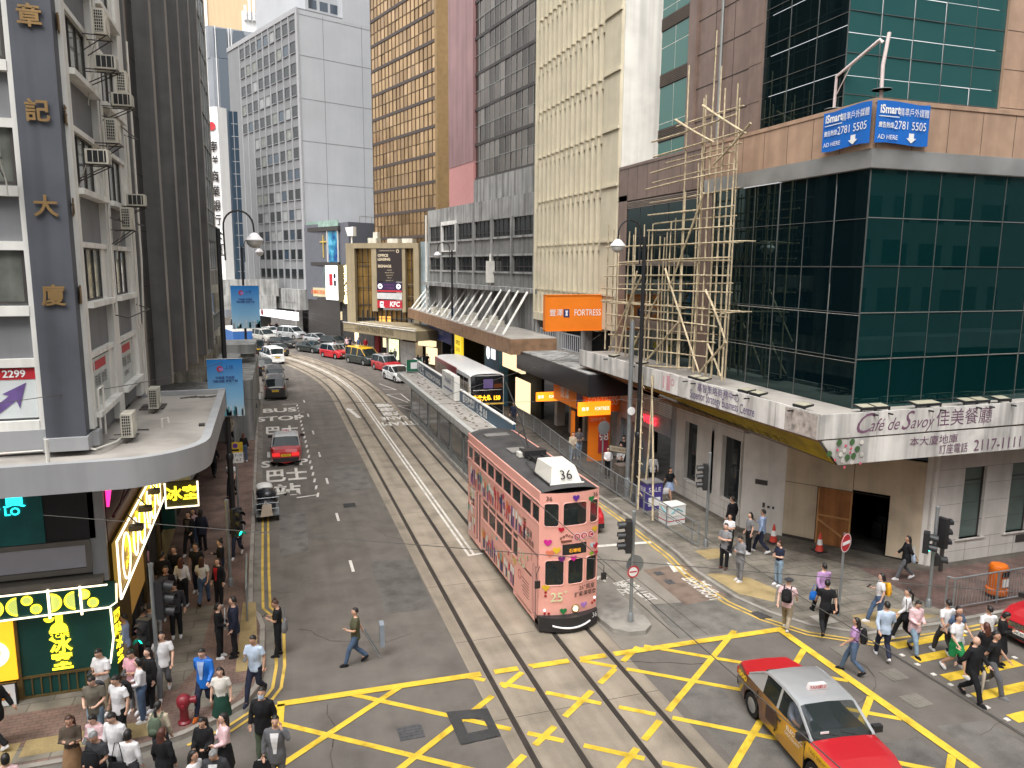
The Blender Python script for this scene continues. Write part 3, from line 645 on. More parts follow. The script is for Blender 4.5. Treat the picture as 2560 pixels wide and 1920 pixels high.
for k, i in wn:
    z = 9.42+k*3.03; q = 1.9+i*.816
    B.part("window", M_win if r.random() < .8 else M_winb, lambda g: g.poly([(q+.24, -.39, z), (q+.84, -.39, z), (q+.84, -.39, z+2.4), (q+.24, -.39, z+2.4)]), F)
B.part("lower_storey", [M_conc, M_win, M_dk], lambda g: (g.box(0, -.8, 5.4, 13.3, -.5, 7.4, 2), g.box(0, -.55, 5.4, .5, .0, 7.4, 0), g.box(4.2, -.55, 5.4, 4.8, .0, 7.4, 0), g.box(8.4, -.55, 5.4, 9.0, .0, 7.4, 0), g.box(12.9, -.55, 5.4, 13.3, .0, 7.4, 0)), F)
for a in (5.0, 9.1):
    B.part("window_grille", M_concL, lambda g: ([g.box(a+j*.34, -.05, 5.6, a+j*.34+.05, 0, 6.6) for j in range(10)], g.box(a, -.05, 5.55, a+3.1, .01, 5.62), g.box(a, -.05, 6.58, a+3.1, .01, 6.65)), F)
# lower shops
def cshop(g):
    g.box(0, -3, .13, 13.3, -2.9, 5.4, 0)
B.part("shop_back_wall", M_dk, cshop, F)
B.part("shop_pillars", M_tile, lambda g: [g.box(a, -.6, .13, a+b, 0, 4.4) for a, b in ((-.0, .45), (1.05, .15), (3.9, .35), (6.2, .3), (8.6, .5), (12.8, .5))]+[g.box(0, -.6, 4.0, 13.3, -.02, 5.4)], F)
CC = FR((16.1, 36), 0, -1)
B.part("black_canopy", M_blk, lambda g: (g.box(0, -2.6, 4.1, 12.0, 0, 5.3), ), CC)
B.part("canopy_top", M_conc, lambda g: g.box(.1, -2.6, 5.3, 11.9, -.1, 5.34), CC)
B.part("canopy_lettering", mat("dull_grey_letters", (.16, .155, .15), .5), lambda g: g.text("JEWELLERY", .5, (8.2, .02, 4.75), (-1, 0, 0), sx=.8, sp=1.3), CC)
o = thing("fortress_sign", "big orange electronics shop sign projecting over the pavement", "sign", (15, 39.8, 0))
def psign(o, x0, x1, z0, z1, y0, y1, m, fn, m2, ofs):
    g = MB(Matrix.Translation([-c for c in ofs])); g.box(x0, y0, z0, x1, y1, z1); g.build("panel", m, o)
    g = MB(Matrix.Translation([-c for c in ofs])); fn(g); return g.build("lettering", m2, o)
M_orange = mat("orange_sign", (.78, .20, .012), .5, var=.04); M_orangeE = mat("lit_orange_sign", (1.0, .24, .01), .5, emit=.9)
M_navy = mat("navy_sign", (.02, .03, .13), .5, var=.05)
def fort(g, x, z, y, sz, w=1):
    g.text("豐澤", sz*.8, (x-sz*2.0*w, y, z), sx=w); g.text("FORTRESS", sz, (x+sz*1.75*w, y, z), sx=.72*w)
psign(o, 15.05, 18.65, 7.35, 9.38, 39.8, 40.1, M_orange, lambda g: fort(g, 16.74, 8.36, 39.79, .52), M_whl, (15, 39.8, 0))
g = MB(Matrix.Translation((-15, -39.8, 0))); g.box(16.16, 39.775, 8.13, 16.51, 39.80, 8.58, 0); g.prism([(16.26, 8.2), (16.41, 8.2), (16.38, 8.36), (16.42, 8.5), (16.25, 8.5), (16.29, 8.36)], 39.76, 39.77, 1, axis='y'); g.build("emblem", [M_navy, M_whl], o)
g = MB(Matrix.Translation((-15, -39.8, 0))); g.box(15.03, 39.76, 7.33, 15.09, 40.13, 9.4); g.box(15.03, 39.76, 9.36, 18.67, 40.13, 9.41); g.box(15.03, 39.76, 7.32, 18.67, 40.13, 7.37); g.box(18.6, 39.9, 7.6, 19.0, 40.0, 7.7); g.box(18.6, 39.9, 9.0, 19.0, 40.0, 9.1); g.build("frame", M_orange, o)
# the wall that closes the gap beside the tower (end wall of the cream building)
g = MB(); g.box(18.75, 38.2, 7.4, 26, 38.3, 34)
tag(g.build("party_wall", M_white), "plain off white end wall rising behind the brown granite parapet", "wall")
# ================================================================ LEFT: grey and white corner building
B = Bld("grey_white_corner_building", "grey building with white window frames, bronze wall characters and a curved canopy", (-5, 20))
LX = FR((-4.2, 20), 0, 1); LY = FR((-4.2, 20.05), 90, -1)         # street face; front face (s to the left)
M_wframe = mat("white_frame_paint", (.74, .73, .69), .55, var=.04, scale=1, streak=.15, dirt=.06)
M_curt = mat("curtained_glass", (.16, .17, .15), .12, var=.3, scale=1.6, streak=.25)
LEV = [7.35+2.7*k for k in range(5)]                              # window sills
def wallp(g, s0, s1):
    g.box(s0, -.5, 6.6, s1, -.06, 21)
B.part("wall", M_grey, lambda g: wallp(g, 0, 8.3), LX); B.part("wall", M_grey, lambda g: wallp(g, 0.06, 12), LY)
def fx(g):
    for a, b, z in ((.06, .42, 7.0), (3.45, 4.25, 6.6), (7.35, 8.3, 6.6)): g.box(a, -.1, z, b, .10, 21)
    for z in LEV:
        for a, b in ((.42, 3.45), (4.25, 7.35)):
            g.box(a, -.1, z-.14, b, .22, z); g.box(a, -.1, z+1.32, b, .07, z+1.45)
            g.box(b-.55, -.1, z, b, .02, z+1.32)
B.part("white_frame", M_wframe, fx, LX)
def fy(g):
    g.box(.85, -.1, 7.0, 1.02, .10, 21); g.box(4.6, -.1, 7.0, 4.8, .1, 21)
    for z in LEV: g.box(1.02, -.1, z-.28, 8, .12, z-.05); g.box(1.02, -.1, z+1.22, 8, .07, z+1.42)
B.part("white_frame", M_wframe, fy, LY)
for z in LEV[1:]:
    for fr, a, b, hh in ((LX, .42, 2.9, 1.32), (LX, 4.25, 6.8, 1.32), (LY, 1.06, 4.6, 1.27)):
        o = B.part("window", M_mullD, lambda g: (g.box(a, -.06, z, b, -.02, z+.05), g.box(a, -.06, z+hh-.05, b, -.02, z+hh), *[g.box(q-.03, -.06, z, q+.03, -.015, z+hh) for q in lin(a+.03, b-.03, 3)]), fr)
        B.part("pane", M_curt, lambda g: g.poly([(a, -.05, z), (b, -.05, z), (b, -.05, z+hh), (a, -.05, z+hh)]), fr, parent=o)
B.part("column", M_slate, lambda g: g.box(-5.04, 19.65, 6.9, -4.2, 20.4, 21))
B.part("column_base", M_canopy, lambda g: (g.box(-6.5, 19.9, 6.6, -5.06, 20.3, 7.08), g.box(-5.1, 19.55, 6.6, -4.15, 20.4, 6.92), g.box(-4.16, 20, 6.6, -4.0, 20.4, 6.95)))
M_bz = M_goldlet
for ch, z in (("章", 16.24), ("記", 14.27), ("大", 12.22), ("廈", 10.22)):
    B.part("bronze_character", M_bz, lambda g: [g.text(ch, .5, (-4.62, 19.62-.006*k, z), bold=.02) for k in range(6)])
    B.part("bronze_character", M_bz, lambda g: [g.text(ch, .46, (-4.17+.006*k, 20.0, z), (0, 1, 0), bold=.02, sx=.6) for k in range(6)])
# advert posters in the lowest windows
def poster_y(g):
    g.box(1.05, -.05, 7.36, 4.6, .0, 8.28, 0); g.box(1.02, -.05, 8.28, 4.6, .01, 8.54, 1)
    g.prism([(1.25, 8.2), (1.75, 7.95), (1.62, 7.9), (2.5, 7.2), (2.2, 7.2), (1.48, 7.78), (1.42, 7.6)], 0.004, .012, 2, axis='y')
    g.text("8882 2299", .24, (1.75, .016, 8.41), (-1, 0, 0), mi=3, bold=.02)
B.part("poster", [mat("poster_white", (.62, .66, .66), .4, var=.08), M_red, mat("poster_purple", (.13, .08, .24), .5, var=.3), M_whl], poster_y, LY)
def poster_x(g, a):
    g.box(a, -.05, 7.36, a+2.4, -.0, 8.6, 0); g.box(a+.1, .0, 8.3, a+.5, .01, 8.52, 1); g.box(a+.7, .0, 8.3, a+2.0, .01, 8.52, 1)
    g.text("商舖", .34, (a+.9, .012, 8.0), (1, 0, 0), mi=2); g.text("放租", .34, (a+1.7, .012, 8.0), (1, 0, 0), mi=2); g.text("LEASING", .2, (a+1.2, .012, 7.65), (1, 0, 0), mi=2)
PM = [mat("poster_grey", (.50, .53, .50), .4, var=.1), M_red, M_mullD]
B.part("poster", PM, lambda g: poster_x(g, .45), LX); B.part("poster", PM, lambda g: poster_x(g, 4.3), LX)
# pipes down the facade
M_pipe = mat("white_pipe", (.62, .60, .55), .5, var=.1)
for pts in ([(-4.05, 20.5, 6.7), (-4.05, 20.5, 7.9), (-4.0, 20.8, 7.95), (-4.0, 20.8, 6.7)], [(-4.0, 27.6, 6.6), (-4.0, 27.6, 9), (-4.0, 27.2, 9.0), (-4, 27.2, 15)], [(-4.0, 28.0, 6.6), (-4.0, 28.0, 8.8), (-3.9, 27.9, 11), (-3.9, 27.9, 18)], [(-4.02, 23.4, 9.6), (-4.02, 23.4, 21)]):
    B.part("pipe", M_pipe, lambda g: g.tube(pts, .03, 6))
for z in (9.55, 12.25, 14.95):
    B.part("clothes_rail", M_mullD, lambda g: (g.tube([(-4.05, 23.5, z), (-3.75, 23.7, z-.1), (-3.7, 27.4, z-.05)], .018, 6), g.tube([(-4.1, 27.5, z+.1), (-3.7, 27.4, z-.05)], .018, 6)))
# canopy with the rounded corner
R1c = 2.0; cy = [(-14, 18.3), (-1.5-1.0-R1c, 18.3)]+[(-1.5-R1c-.0+R1c*math.sin(R_(a)), 18.3+R1c-R1c*math.cos(R_(a))) for a in range(8, 91, 8)]+[(-1.5, 21), (-1.5, 28.1)]
def canopy(g):
    out = cy; n = len(out); inn = []
    for i, p in enumerate(out):
        t = (Vector((*out[min(i+1, n-1)], 0))-Vector((*out[max(i-1, 0)], 0))).normalized(); q = Vector((*p, 0))+Vector((-t.y, t.x, 0))*.22; inn.append(q)
    rows = [[(p[0], p[1], 5.92), (p[0], p[1], 6.6), (q.x, q.y, 6.6), (q.x, q.y, 6.46)] for p, q in zip(out, inn)]
    g.grid([r for r in rows], 0)
    g.poly([(q.x, q.y, 6.462) for q in inn]+[(-4.3, 28.0, 6.462), (-4.3, 20.2, 6.462), (-14, 20.2, 6.462)], 1)
    g.poly(([(p[0], p[1], 5.93) for p in out]+[(-4.3, 28.1, 5.93), (-4.3, 20.2, 5.93), (-14, 20.2, 5.93)])[::-1], 0)
    g.box(-4.3, 27.85, 5.92, -1.5, 28.1, 6.62, 0)
B.part("canopy", [M_canopy, M_roofc], canopy, smooth=35)
B.part("canopy_pipe", M_pipe, lambda g: (g.tube([(-4.85, 18.9, 6.4), (-4.85, 18.9, 7.05)], .045, 8), g.tube([(-9, 19.75, 6.55), (-4.3, 19.85, 6.6), (-4.0, 19.5, 6.62), (-3.7, 20.3, 6.6), (-3.6, 21.2, 6.6)], .025, 6), g.tube([(-2.9, 22.4, 6.46), (-2.9, 22.4, 6.72), (-2.75, 22.4, 6.75), (-2.72, 22.4, 6.6)], .03, 6)))
B.part("roof_clutter", M_mullD, lambda g: (g.tube([(-3.8, 22.2, 6.5), (-3.2, 22.1, 6.5)], .02, 5), g.box(-1.95, 22.3, 6.46, -1.8, 22.5, 6.52), *[g.tube([(-2.9+.3*k, 27.2+.1*(k % 2), 6.48), (-2.4+.28*k, 27.4-.12*(k % 3), 6.5)], .025, 5) for k in range(4)], g.box(-3.9, 25.3, 6.46, -3.2, 26.2, 6.5)))
# shop level
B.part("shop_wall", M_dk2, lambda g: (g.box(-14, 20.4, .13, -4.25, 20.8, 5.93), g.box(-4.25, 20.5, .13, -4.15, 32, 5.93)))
SY = FR((-4.2, 20.38), 90, -1)
B.part("lower_pier", M_canopy, lambda g: (g.box(-.1, -.1, 3.0, .25, .05, 5.93)), SY)
B.part("grey_panel", mat("grey_white_panel", (.40, .39, .43), .5, var=.05), lambda g: g.box(.38, 0, 3.42, 6, .06, 4.0), SY)
B.part("panel_frame", mat("brown_metal", (.16, .145, .125), .5, var=.1), lambda g: (g.box(.25, -.02, 4.02, 7, .1, 4.14), g.box(.25, -.02, 3.28, 7, .1, 3.41), g.box(.24, -.02, 3.41, .37, .1, 4.02), g.box(0, -.02, 3.05, 8, .35, 3.2)), SY)
B.part("black_panel", M_blk, lambda g: g.box(.12, 0, 4.15, 1.22, .05, 5.9), SY)
B.part("maroon_wall", mat("maroon_wall", (.05, .008, .018), .5, var=.15), lambda g: g.box(-4.14, 20.6, 3.9, -4.1, 31, 5.9))
B.part("drain_pipe", mat("maroon_pipe", (.07, .012, .02), .4), lambda g: (g.tube([(-4.0, 20.9, 4.5), (-4.0, 30, 4.5)], .05, 6), g.tube([(-3.95, 21.6, 4.6), (-3.95, 27, 5.8)], .03, 6)))
# shop fronts
M_dgreen = mat("dark_green_tiles", (.006, .06, .05), .35, var=.12); M_wood = mat("brass_brown_trim", (.15, .10, .035), .45, metal=.2, var=.15)
M_neon = mat("yellow_neon", (1, .78, .03), emit=1.1); M_neonw = mat("warm_white_neon", (1, .86, .62), emit=1.05); M_cyan = mat("cyan_neon", (.02, .75, .8), emit=1.6)
o = thing("green_cafe_shopfront", "dark green cafe shopfront with yellow neon characters at the street corner", "shop front", (-6, 20.4, 0))
def sp(name, m, fn, sm=None, par=None):
    g = MB(Matrix.Translation((6, -20.4, 0))); fn(g); return g.build(name, m, par or o, sm)
sp("green_panel", M_dgreen, lambda g: (g.box(-6.25, 20.3, .1, -4.05, 20.38, 2.4)))
sp("planked_base", M_wood, lambda g: ([g.box(q-.015, 20.27, .1, q+.015, 20.302, .68) for q in lin(-6.2, -4.4, 9)]+[g.box(-6.25, 20.26, .66, -4.3, 20.31, .72), g.box(-6.35, 20.24, .0, -6.2, 20.32, 2.4), g.box(-6.25, 20.25, .13, -4.3, 20.305, .18)]))
def neonv(g):
    g.text("二", .1, (-5.3, 20.27, 2.0)); 
    for ch, z, s in (("冰", 1.42, .5), ("室", .98, .5)): g.text(ch, s, (-5.29, 20.26, z), bold=.03)
    g.text("2 CAFE", .15, (-5.29, 20.26, 1.70), sx=.9, bold=.02); g.disc((-5.5, 20.26, 2.2), .12, n=12, a0=180, a1=360); g.box(-5.36, 20.25, 2.02, -5.2, 20.262, 2.25); g.box(-5.52, 20.25, 1.78, -5.1, 20.262, 1.86); g.disc((-5.3, 20.26, 1.86), .2, n=12, a0=0, a1=180)
sp("neon_lettering", M_neon, neonv)
def fasc(g):
    g.box(-6.6, 20.1, 2.36, -3.95, 20.3, 2.98, 0)
sp("front_fascia", M_dgreen, fasc)
sp("neon_tube", M_neonw, lambda g: (g.tube([(-6.6, 20.06, 2.99), (-4.1, 20.06, 2.99)], .022, 6), g.tube([(-6.6, 20.06, 2.36), (-4.1, 20.06, 2.38), (-3.92, 20.06, 2.5), (-3.9, 20.1, 2.98)], .022, 6), g.tube([(-5.4, 20.0, 2.3), (-5.4, 20.0, 3.05)], .03, 6), g.tube([(-4.7, 20.0, 2.3), (-4.7, 20.0, 3.05)], .03, 6)))
M_lime = mat("lime_disc", (.42, .48, .10), .5, emit=.55)
def fruits(g):
    for q in (-6.3, -5.05):
        for sg, x in ((1, q-.22), (-1, q+.1)):
            g.disc((x+.1*sg*-1, 20.08, 2.67), .24, n=14, a0=-90 if sg > 0 else 90, a1=90 if sg > 0 else 270, mi=0); g.disc((x+.1*sg*-1, 20.07, 2.67), .24, n=14, r2=.2, a0=-90 if sg > 0 else 90, a1=90 if sg > 0 else 270, mi=1)
        for x, z in ((q+.42, 2.8), (q+.6, 2.56)): g.disc((x, 20.08, z), .12, n=14, mi=0); g.disc((x, 20.07, z), .13, n=14, r2=.1, mi=1)
sp("neon_fruit", [M_lime, M_neon], fruits)
sp("side_fascia", mat("amber_panel", (.20, .12, .02), .5, emit=.5), lambda g: g.box(-3.98, 20.3, 2.5, -3.9, 29.2, 3.95))
def nside(g):
    g.tube([(-3.86, 20.32, 2.45), (-3.86, 20.32, 4.0), (-3.86, 29.2, 4.0)], .03, 6); g.tube([(-3.86, 20.4, 2.45), (-3.86, 29.2, 2.48)], .03, 6)
    for y, ry, rz in ((21.4, .55, .62), (22.9, .35, .55), (24.1, .5, .62), (25.4, .3, .6), (26.4, .5, .6), (27.8, .4, .6)):
        p = [(-3.85, y+ry*math.cos(R_(a)), 3.22+rz*math.sin(R_(a))) for a in range(0, 361, 20)]; g.tube(p, .024, 6)
sp("neon_tube", M_neonw, nside)
sp("neon_lettering", M_neon, lambda g: (g.text("冰室", 1.3, (-3.87, 25.0, 3.2), (0, 1, 0), sx=1.4, bold=.03), g.text("點心", .9, (-3.87, 22.2, 3.2), (0, 1, 0), bold=.02), g.text("冰室", .9, (-3.87, 27.6, 3.2), (0, 1, 0), bold=.02)))
for y in (21.9, 23.6, 25.4): sp("sign_lamp", M_mullD, lambda g: (g.box(-3.85, y, 3.7, -3.5, y+.25, 3.85), g.tube([(-3.9, y+.1, 4.2), (-3.6, y+.1, 3.85)], .02, 5)))
sp("neon_edge", M_neonw, lambda g: (g.tube([(-4.1, 20.2, 2.3), (-4.08, 20.2, 1.5), (-4.2, 20.2, .8)], .025, 5)))
sp("neon_lettering", M_neon, lambda g: [g.text(c, .34, (-3.98, 20.25+.02*k, 2.05-.38*k), (.3, 1, 0), bold=.03) for k, c in enumerate("兩點冰室")])
sp("side_shop_front", M_wood, lambda g: (g.box(-4.14, 20.5, .13, -4.05, 22.6, 2.5), g.box(-4.14, 25.3, .13, -4.05, 25.6, 2.5), g.box(-4.14, 28.6, .13, -4.05, 29, 2.5)))
sp("side_window", mat("amber_window", (.32, .17, .04), .3, emit=.25, var=0), lambda g: (g.box(-4.12, 22.6, .9, -4.08, 25.3, 2.3)))
sp("serving_counter", mat("counter_front", (.33, .27, .12), .5), lambda g: ([g.box(-4.05, 29.2+.3*k, .13, -3.95, 29.4+.3*k, 1.1) for k in range(12)]))
sp("green_pillar", M_dgreen, lambda g: g.box(-4.05, 29.6, 1.1, -3.6, 30.2, 3.4))
o = thing("yellow_food_poster_box", "lit yellow poster of a fried egg beside the green shopfront", "poster", (-6.5, 20.3, 0))
g = MB(Matrix.Translation((6.5, -20.3, 0))); g.box(-7.2, 20.2, .72, -6.27, 20.3, 2.26, 0); g.disc((-6.75, 20.18, 1.45), .36, n=20, mi=1); g.disc((-6.72, 20.17, 1.5), .15, n=14, mi=2); g.build("lightbox", [mat("poster_yellow", (.75, .38, .02), emit=.7), mat("egg_white", (.8, .7, .55), emit=.6), mat("yolk", (.75, .25, .02), emit=.7)], o)
g = MB(Matrix.Translation((6.5, -20.3, 0))); g.text("店", .26, (-6.5, 20.16, .5)); g.build("lettering", M_whl, o)
o = thing("menu_board", "small standing menu board with a noodle bowl picture by the green shopfront", "menu board", (-6.4, 20.1, 0))
g = MB(Matrix.Translation((6.4, -20.1, 0))); g.box(-6.75, 20.05, .02, -6.28, 20.12, .72, 0); g.box(-6.72, 20.04, .12, -6.31, 20.052, .69, 1); g.box(-6.62, 20.03, .3, -6.42, 20.042, .46, 2); g.box(-6.72, 20.03, .06, -6.31, 20.045, .14, 3); g.build("board", [M_blk, M_whl, mat("bowl_orange", (.6, .2, .03), .5), M_dgreen], o)
o = thing("cyan_neon_shop_sign", "teal shop sign with cyan neon lettering under the canopy", "sign", (-6.4, 20.38, 0))
g = MB(Matrix.Translation((6.4, -20.38, 0))); g.box(-9, 20.28, 4.16, -5.42, 20.36, 5.93); g.build("panel", mat("teal_panel", (.012, .13, .13), .2, var=.2), o)
g = MB(Matrix.Translation((6.4, -20.38, 0))); g.text("百貨", .42, (-6.25, 20.26, 5.3), sx=1.2, bold=.02); g.text("STATIONERY LO", .26, (-5.86-1.0, 20.26, 5.02), bold=.02); g.build("lettering", M_cyan, o)
o = thing("small_neon_sign", "small boxed yellow neon sign hung under the canopy over the pavement", "sign", (-2.2, 20.5, 4.5))
g = MB(Matrix.Translation((2.2, -20.5, -4.5))); g.box(-2.68, 20.45, 4.72, -1.9, 20.6, 5.4, 0); g.tube([(-2.68, 20.43, 5.4), (-2.68, 20.43, 4.74), (-1.9, 20.43, 4.74), (-1.9, 20.43, 5.4)], .025, 6, 1); g.text("冰室", .4, (-2.28, 20.44, 5.08), bold=.03, mi=2); g.build("light_box", [mat("olive_box", (.10, .09, .01), .5), M_neonw, M_neon], o)
o = thing("pink_neon_sign", "pink lit sign strip beneath the canopy", "sign", (-4, 20.8, 5))
g = MB(Matrix.Translation((4, -20.8, -5))); g.prism([(20.6, 4.85), (21.2, 5.35), (21.4, 5.9), (20.6, 5.9)], -4.08, -4.02, axis='x'); g.build("panel", mat("pink_neon", (1, .03, .25), emit=1.2), o)

# air conditioners hung on the left building
M_ac = mat("air_conditioner_casing", (.58, .55, .47), .5, var=.08, streak=.15, dirt=.15)
def make_ac(kind):
    t = thing("air_conditioner", "x", "air conditioner", group="air conditioners on the grey and white building")
    W, D, H = (.8, .34, .72) if kind == 'split' else (.52, .62, .40)
    g = MB(); g.box(0, -W/2, 0, D, W/2, H); g.build("casing", M_ac, t)
    g = MB()
    for side in (0,):
        if kind == 'split':
            g.box(.03, -W/2-.004, .05, D-.05, -W/2+.002, H-.06, 1)
            for k in range(7): g.box(.03, -W/2-.014, .06+k*.088, D-.05, -W/2, .075+k*.088, 0)
            for k in range(5): g.box(.03+k*.06, -W/2-.016, .05, .042+k*.06, -W/2, H-.06, 0)
        else:
            g.box(.05, -W/2-.004, .04, D-.05, -W/2+.002, H-.04, 1)
            for k in range(4): g.box(.05+k*.15, -W/2-.014, .04, .07+k*.15, -W/2, H-.04, 0)
    g.build("grille", [M_ac, M_blk], t)
    if kind == 'split':
        g = MB(); g.lathe([(.27, D), (.27, D+.012), (.22, D+.02), (.21, D+.004)], (0, .02, H/2), 18, axis='x'); g.build("fan_ring", M_ac, t, 40)
    else:
        g = MB(); g.box(D, -W/2+.04, .04, D+.006, W/2-.04, H-.04, 1); [g.box(D, -W/2+.04+k*.09, .04, D+.015, -W/2+.06+k*.09, H-.04, 0) for k in range(6)]; g.build("louvre", [M_ac, M_blk], t)
    g = MB()
    for y in (-W/2+.06, W/2-.06): g.tube([(-.35, y, -.03), (D+.06, y, -.03)], .018, 5); g.tube([(-.35, y, -.5), (D, y, -.03)], .018, 5)
    g.tube([(D+.05, -W/2, -.03), (D+.05, W/2, -.03)], .018, 5); g.build("bracket", M_mullD, t)
    g = MB(); g.tube([(-.02, W/2-.1, .1), (-.15, W/2-.05, -.2), (-.3, W/2, -.6), (-.33, W/2, -1.0)], .02, 5); g.build("hose", M_pipe, t)
    return t
A1 = make_ac('split'); A2 = make_ac('win')
acs = [(A1, -3.75, 22.7, 16.75, "large split unit at the very top beside the first window column"), (A2, -3.75, 22.3, 15.85, "small box unit just under the topmost split unit"),
       (A2, -3.7, 24.1, 15.3, "small box unit sticking out second from the top"), (A1, -3.72, 23.1, 14.15, "split unit on a long bracket in the middle of the facade"),
       (A2, -3.85, 20.9, 13.35, "window unit poking out of the upper open window"), (A1, -3.7, 24.3, 11.95, "pale split unit with grille above the yellow reflecting windows"),
       (A1, -3.75, 25.5, 15.9, "split unit cut by the top edge of the view"), (A2, -3.72, 25.5, 12.7, "small window unit with a drip tray near the dark tower"),
       (A1, -3.5, 20.9, 6.62, "large split unit standing on the canopy beside the column"), (A1, -3.4, 24.9, 6.62, "split unit standing farther back on the canopy"), ]
used = set()
for src, x, y, z, lab in acs:
    o = src if id(src) not in used else copy_tree(src); used.add(id(src)); o.location = (x-.12, y, z); o.scale = (.8, .8, .85); o['label'] = lab
o = copy_tree(A2); o.location = (-5.6, 19.55, 13.3); o.rotation_euler = (0, 0, R_(-90)); o['label'] = "window unit on the front face beside the bronze characters"

# ================================================================ dark granite tower
B = Bld("dark_granite_tower", "tall dark granite tower with projecting vertical fins", (-4.6, 28.4))
D = FR((-4.55, 28.3), -2.9, 1)
edges = [.9, 4.9, 5.5, 8.7, 9.4, 12.3, 13.0, 16.1, 16.9, 19.6]
bot = [6.5, 6.1, 6.1, 6.0, 6.0, 5.95]
def dgw(g):
    g.box(-.2, -6, 6.0, 20.5, -.05, 60)
B.part("wall", M_gran, dgw, D)
for k, (a, b) in enumerate(((.0, .55), (4.6, 5.35), (8.4, 9.2), (12.0, 12.75), (15.8, 16.6), (19.2, 19.9))):
    B.part("granite_fin", M_gran2, lambda g: (g.add([(a, -.1, bot[k]), (a+.25, .5, bot[k]), (b, .5, bot[k]), (b, -.1, bot[k]), (a, -.1, 60), (a+.25, .5, 60), (b, .5, 60), (b, -.1, 60)], [(0, 1, 5, 4), (1, 2, 6, 5), (2, 3, 7, 6), (0, 3, 2, 1)])), D)
B.part("dark_glass_strip", M_blk, lambda g: [g.box(b+.02, -.06, 6.5, b+.6, .04, 60) for b in (.55, 5.35, 9.2, 12.75, 16.6)], D)
B.part("stone_joints", M_joint, lambda g: [g.box(-.1, -.04, 8+k*2.1, 19.2, -.035, 8.02+k*2.1) for k in range(16)], D)
B.part("podium", M_conc, lambda g: (g.box(.0, -5, 3.2, 21, 1.7, 3.9), g.box(20.3, -5, .13, 20.8, 1.2, 3.2)), D)
B.part("shop_wall", M_dk2, lambda g: g.box(.0, -5, .13, 20.2, .2, 3.2), D)
B.part("podium_parapet", mat("tan_parapet", (.36, .30, .24), .7, var=.1, dirt=.3), lambda g: (g.box(10, 1.55, 3.9, 21, 1.75, 4.5)), D)
# ================================================================ old block with window cages, beyond
B = Bld("old_balcony_block", "narrow old block with dark glazing, window cages and a pale side wall", (-3.6, 48.5))
E_ = FR((-3.62, 48.4), -1, 1)
B.part("wall", mat("dirty_cream_wall", (.42, .39, .32), .7, var=.1, streak=.4, dirt=.3), lambda g: (g.box(0, -6, 3, 9.0, -.1, 40), g.box(8.4, -6, 3, 9.0, .3, 40)), E_)
B.part("glass_wall", M_win, lambda g: panes(g, 0, 8.3, 10.6, 34, 5, 12, .25, .02, .004), E_)
B.part("mullions", M_mull, lambda g: bars(g, 0, 8.3, 10.6, 34, lin(0, 8.3, 5), [10.6+1.95*k for k in range(12)], .07, .25, .3), E_)
B.part("sign_band", M_conc, lambda g: g.box(0, 0, 9.6, 8.3, .3, 10.6), E_)
for z in (6.9, 12.4):
    B.part("window_cage", M_mull, lambda g: ([g.box(q-.02, 0, z, q+.02, .55, z+.05) for q in lin(.2, 8, 14)]+[g.box(q-.02, .5, z, q+.02, .55, z+1.0) for q in lin(.2, 8, 14)]+[g.box(.1, .5, z+.98, 8.1, .56, z+1.04)]), E_)
B.part("window", M_win, lambda g: panes(g, .2, 8, 5.4, 9.4, 4, 2, .12, .08), E_)
for z in (9.15, 6.4): B.part("air_conditioner", M_ac, lambda g: (g.box(3.2, .1, z, 4.0, .6, z+.5), g.box(3.3, .6, z+.08, 3.9, .61, z+.42)), E_)
B.part("rooftop_duct", M_conc, lambda g: (g.box(2, .2, 3.9, 8, 1.6, 4.7), g.box(8, .4, 4.7, 12, 2.6, 5.3), g.box(12.1, -1, 3.4, 15, 2.4, 4.2)), E_)
B.part("podium", M_conc, lambda g: g.box(0, -3, .13, 14, 2.6, 3.9), E_)
# ================================================================ RIGHT: old grey concrete block
B = Bld("old_concrete_block", "low weathered concrete office block with slanting white struts over its canopy", (18.7, 57))
F = FR((18.7, 57), 7.8, -1)
B.part("wall", M_conc, lambda g: (g.box(-6, -8, 14.8, 19.8, .0, 16.45), g.box(-6, -8, 5.2, 19.8, -.6, 14.8)), F)
cols = (.1, 3.95, 7.85, 11.75, 15.85, 19.4)
B.part("columns", M_conc, lambda g: [g.box(q-.17, -.6, 5.2, q+.17, .10, 14.9) for q in cols+(-3.8,)], F)
B.part("spandrels", mat("grey_spandrel", (.19, .19, .18), .7, var=.12, streak=.3), lambda g: (g.box(-6, -.6, 11.95, 19.7, -.06, 13.2), g.box(-6, -.6, 9.3, 19.7, -.06, 10.4)), F)
B.part("sills", M_conc, lambda g: (g.box(-6, -.4, 13.2, 19.8, .06, 13.36), g.box(-6, -.4, 11.8, 19.8, .05, 11.95), g.box(-6, -.4, 10.4, 19.8, .05, 10.55), g.box(-6, -.4, 9.0, 19.8, .7, 9.35)), F)
for i in range(-1, 5):
    a, b = ((cols[i]+.22, cols[i+1]-.22) if i >= 0 else (-3.5, -.15))
    for z0, z1 in ((13.36, 14.8), (10.55, 11.8)):
        o = B.part("window", M_mullD, lambda g: (bars(g, a, b, z0, z1, lin(a, b, 4), (z0+.03, z1-.03, z0+.4), .05, -.16, -.1)), F)
        B.part("pane", M_win, lambda g: g.poly([(a, -.15, z0), (b, -.15, z0), (b, -.15, z1), (a, -.15, z1)]), F, parent=o)
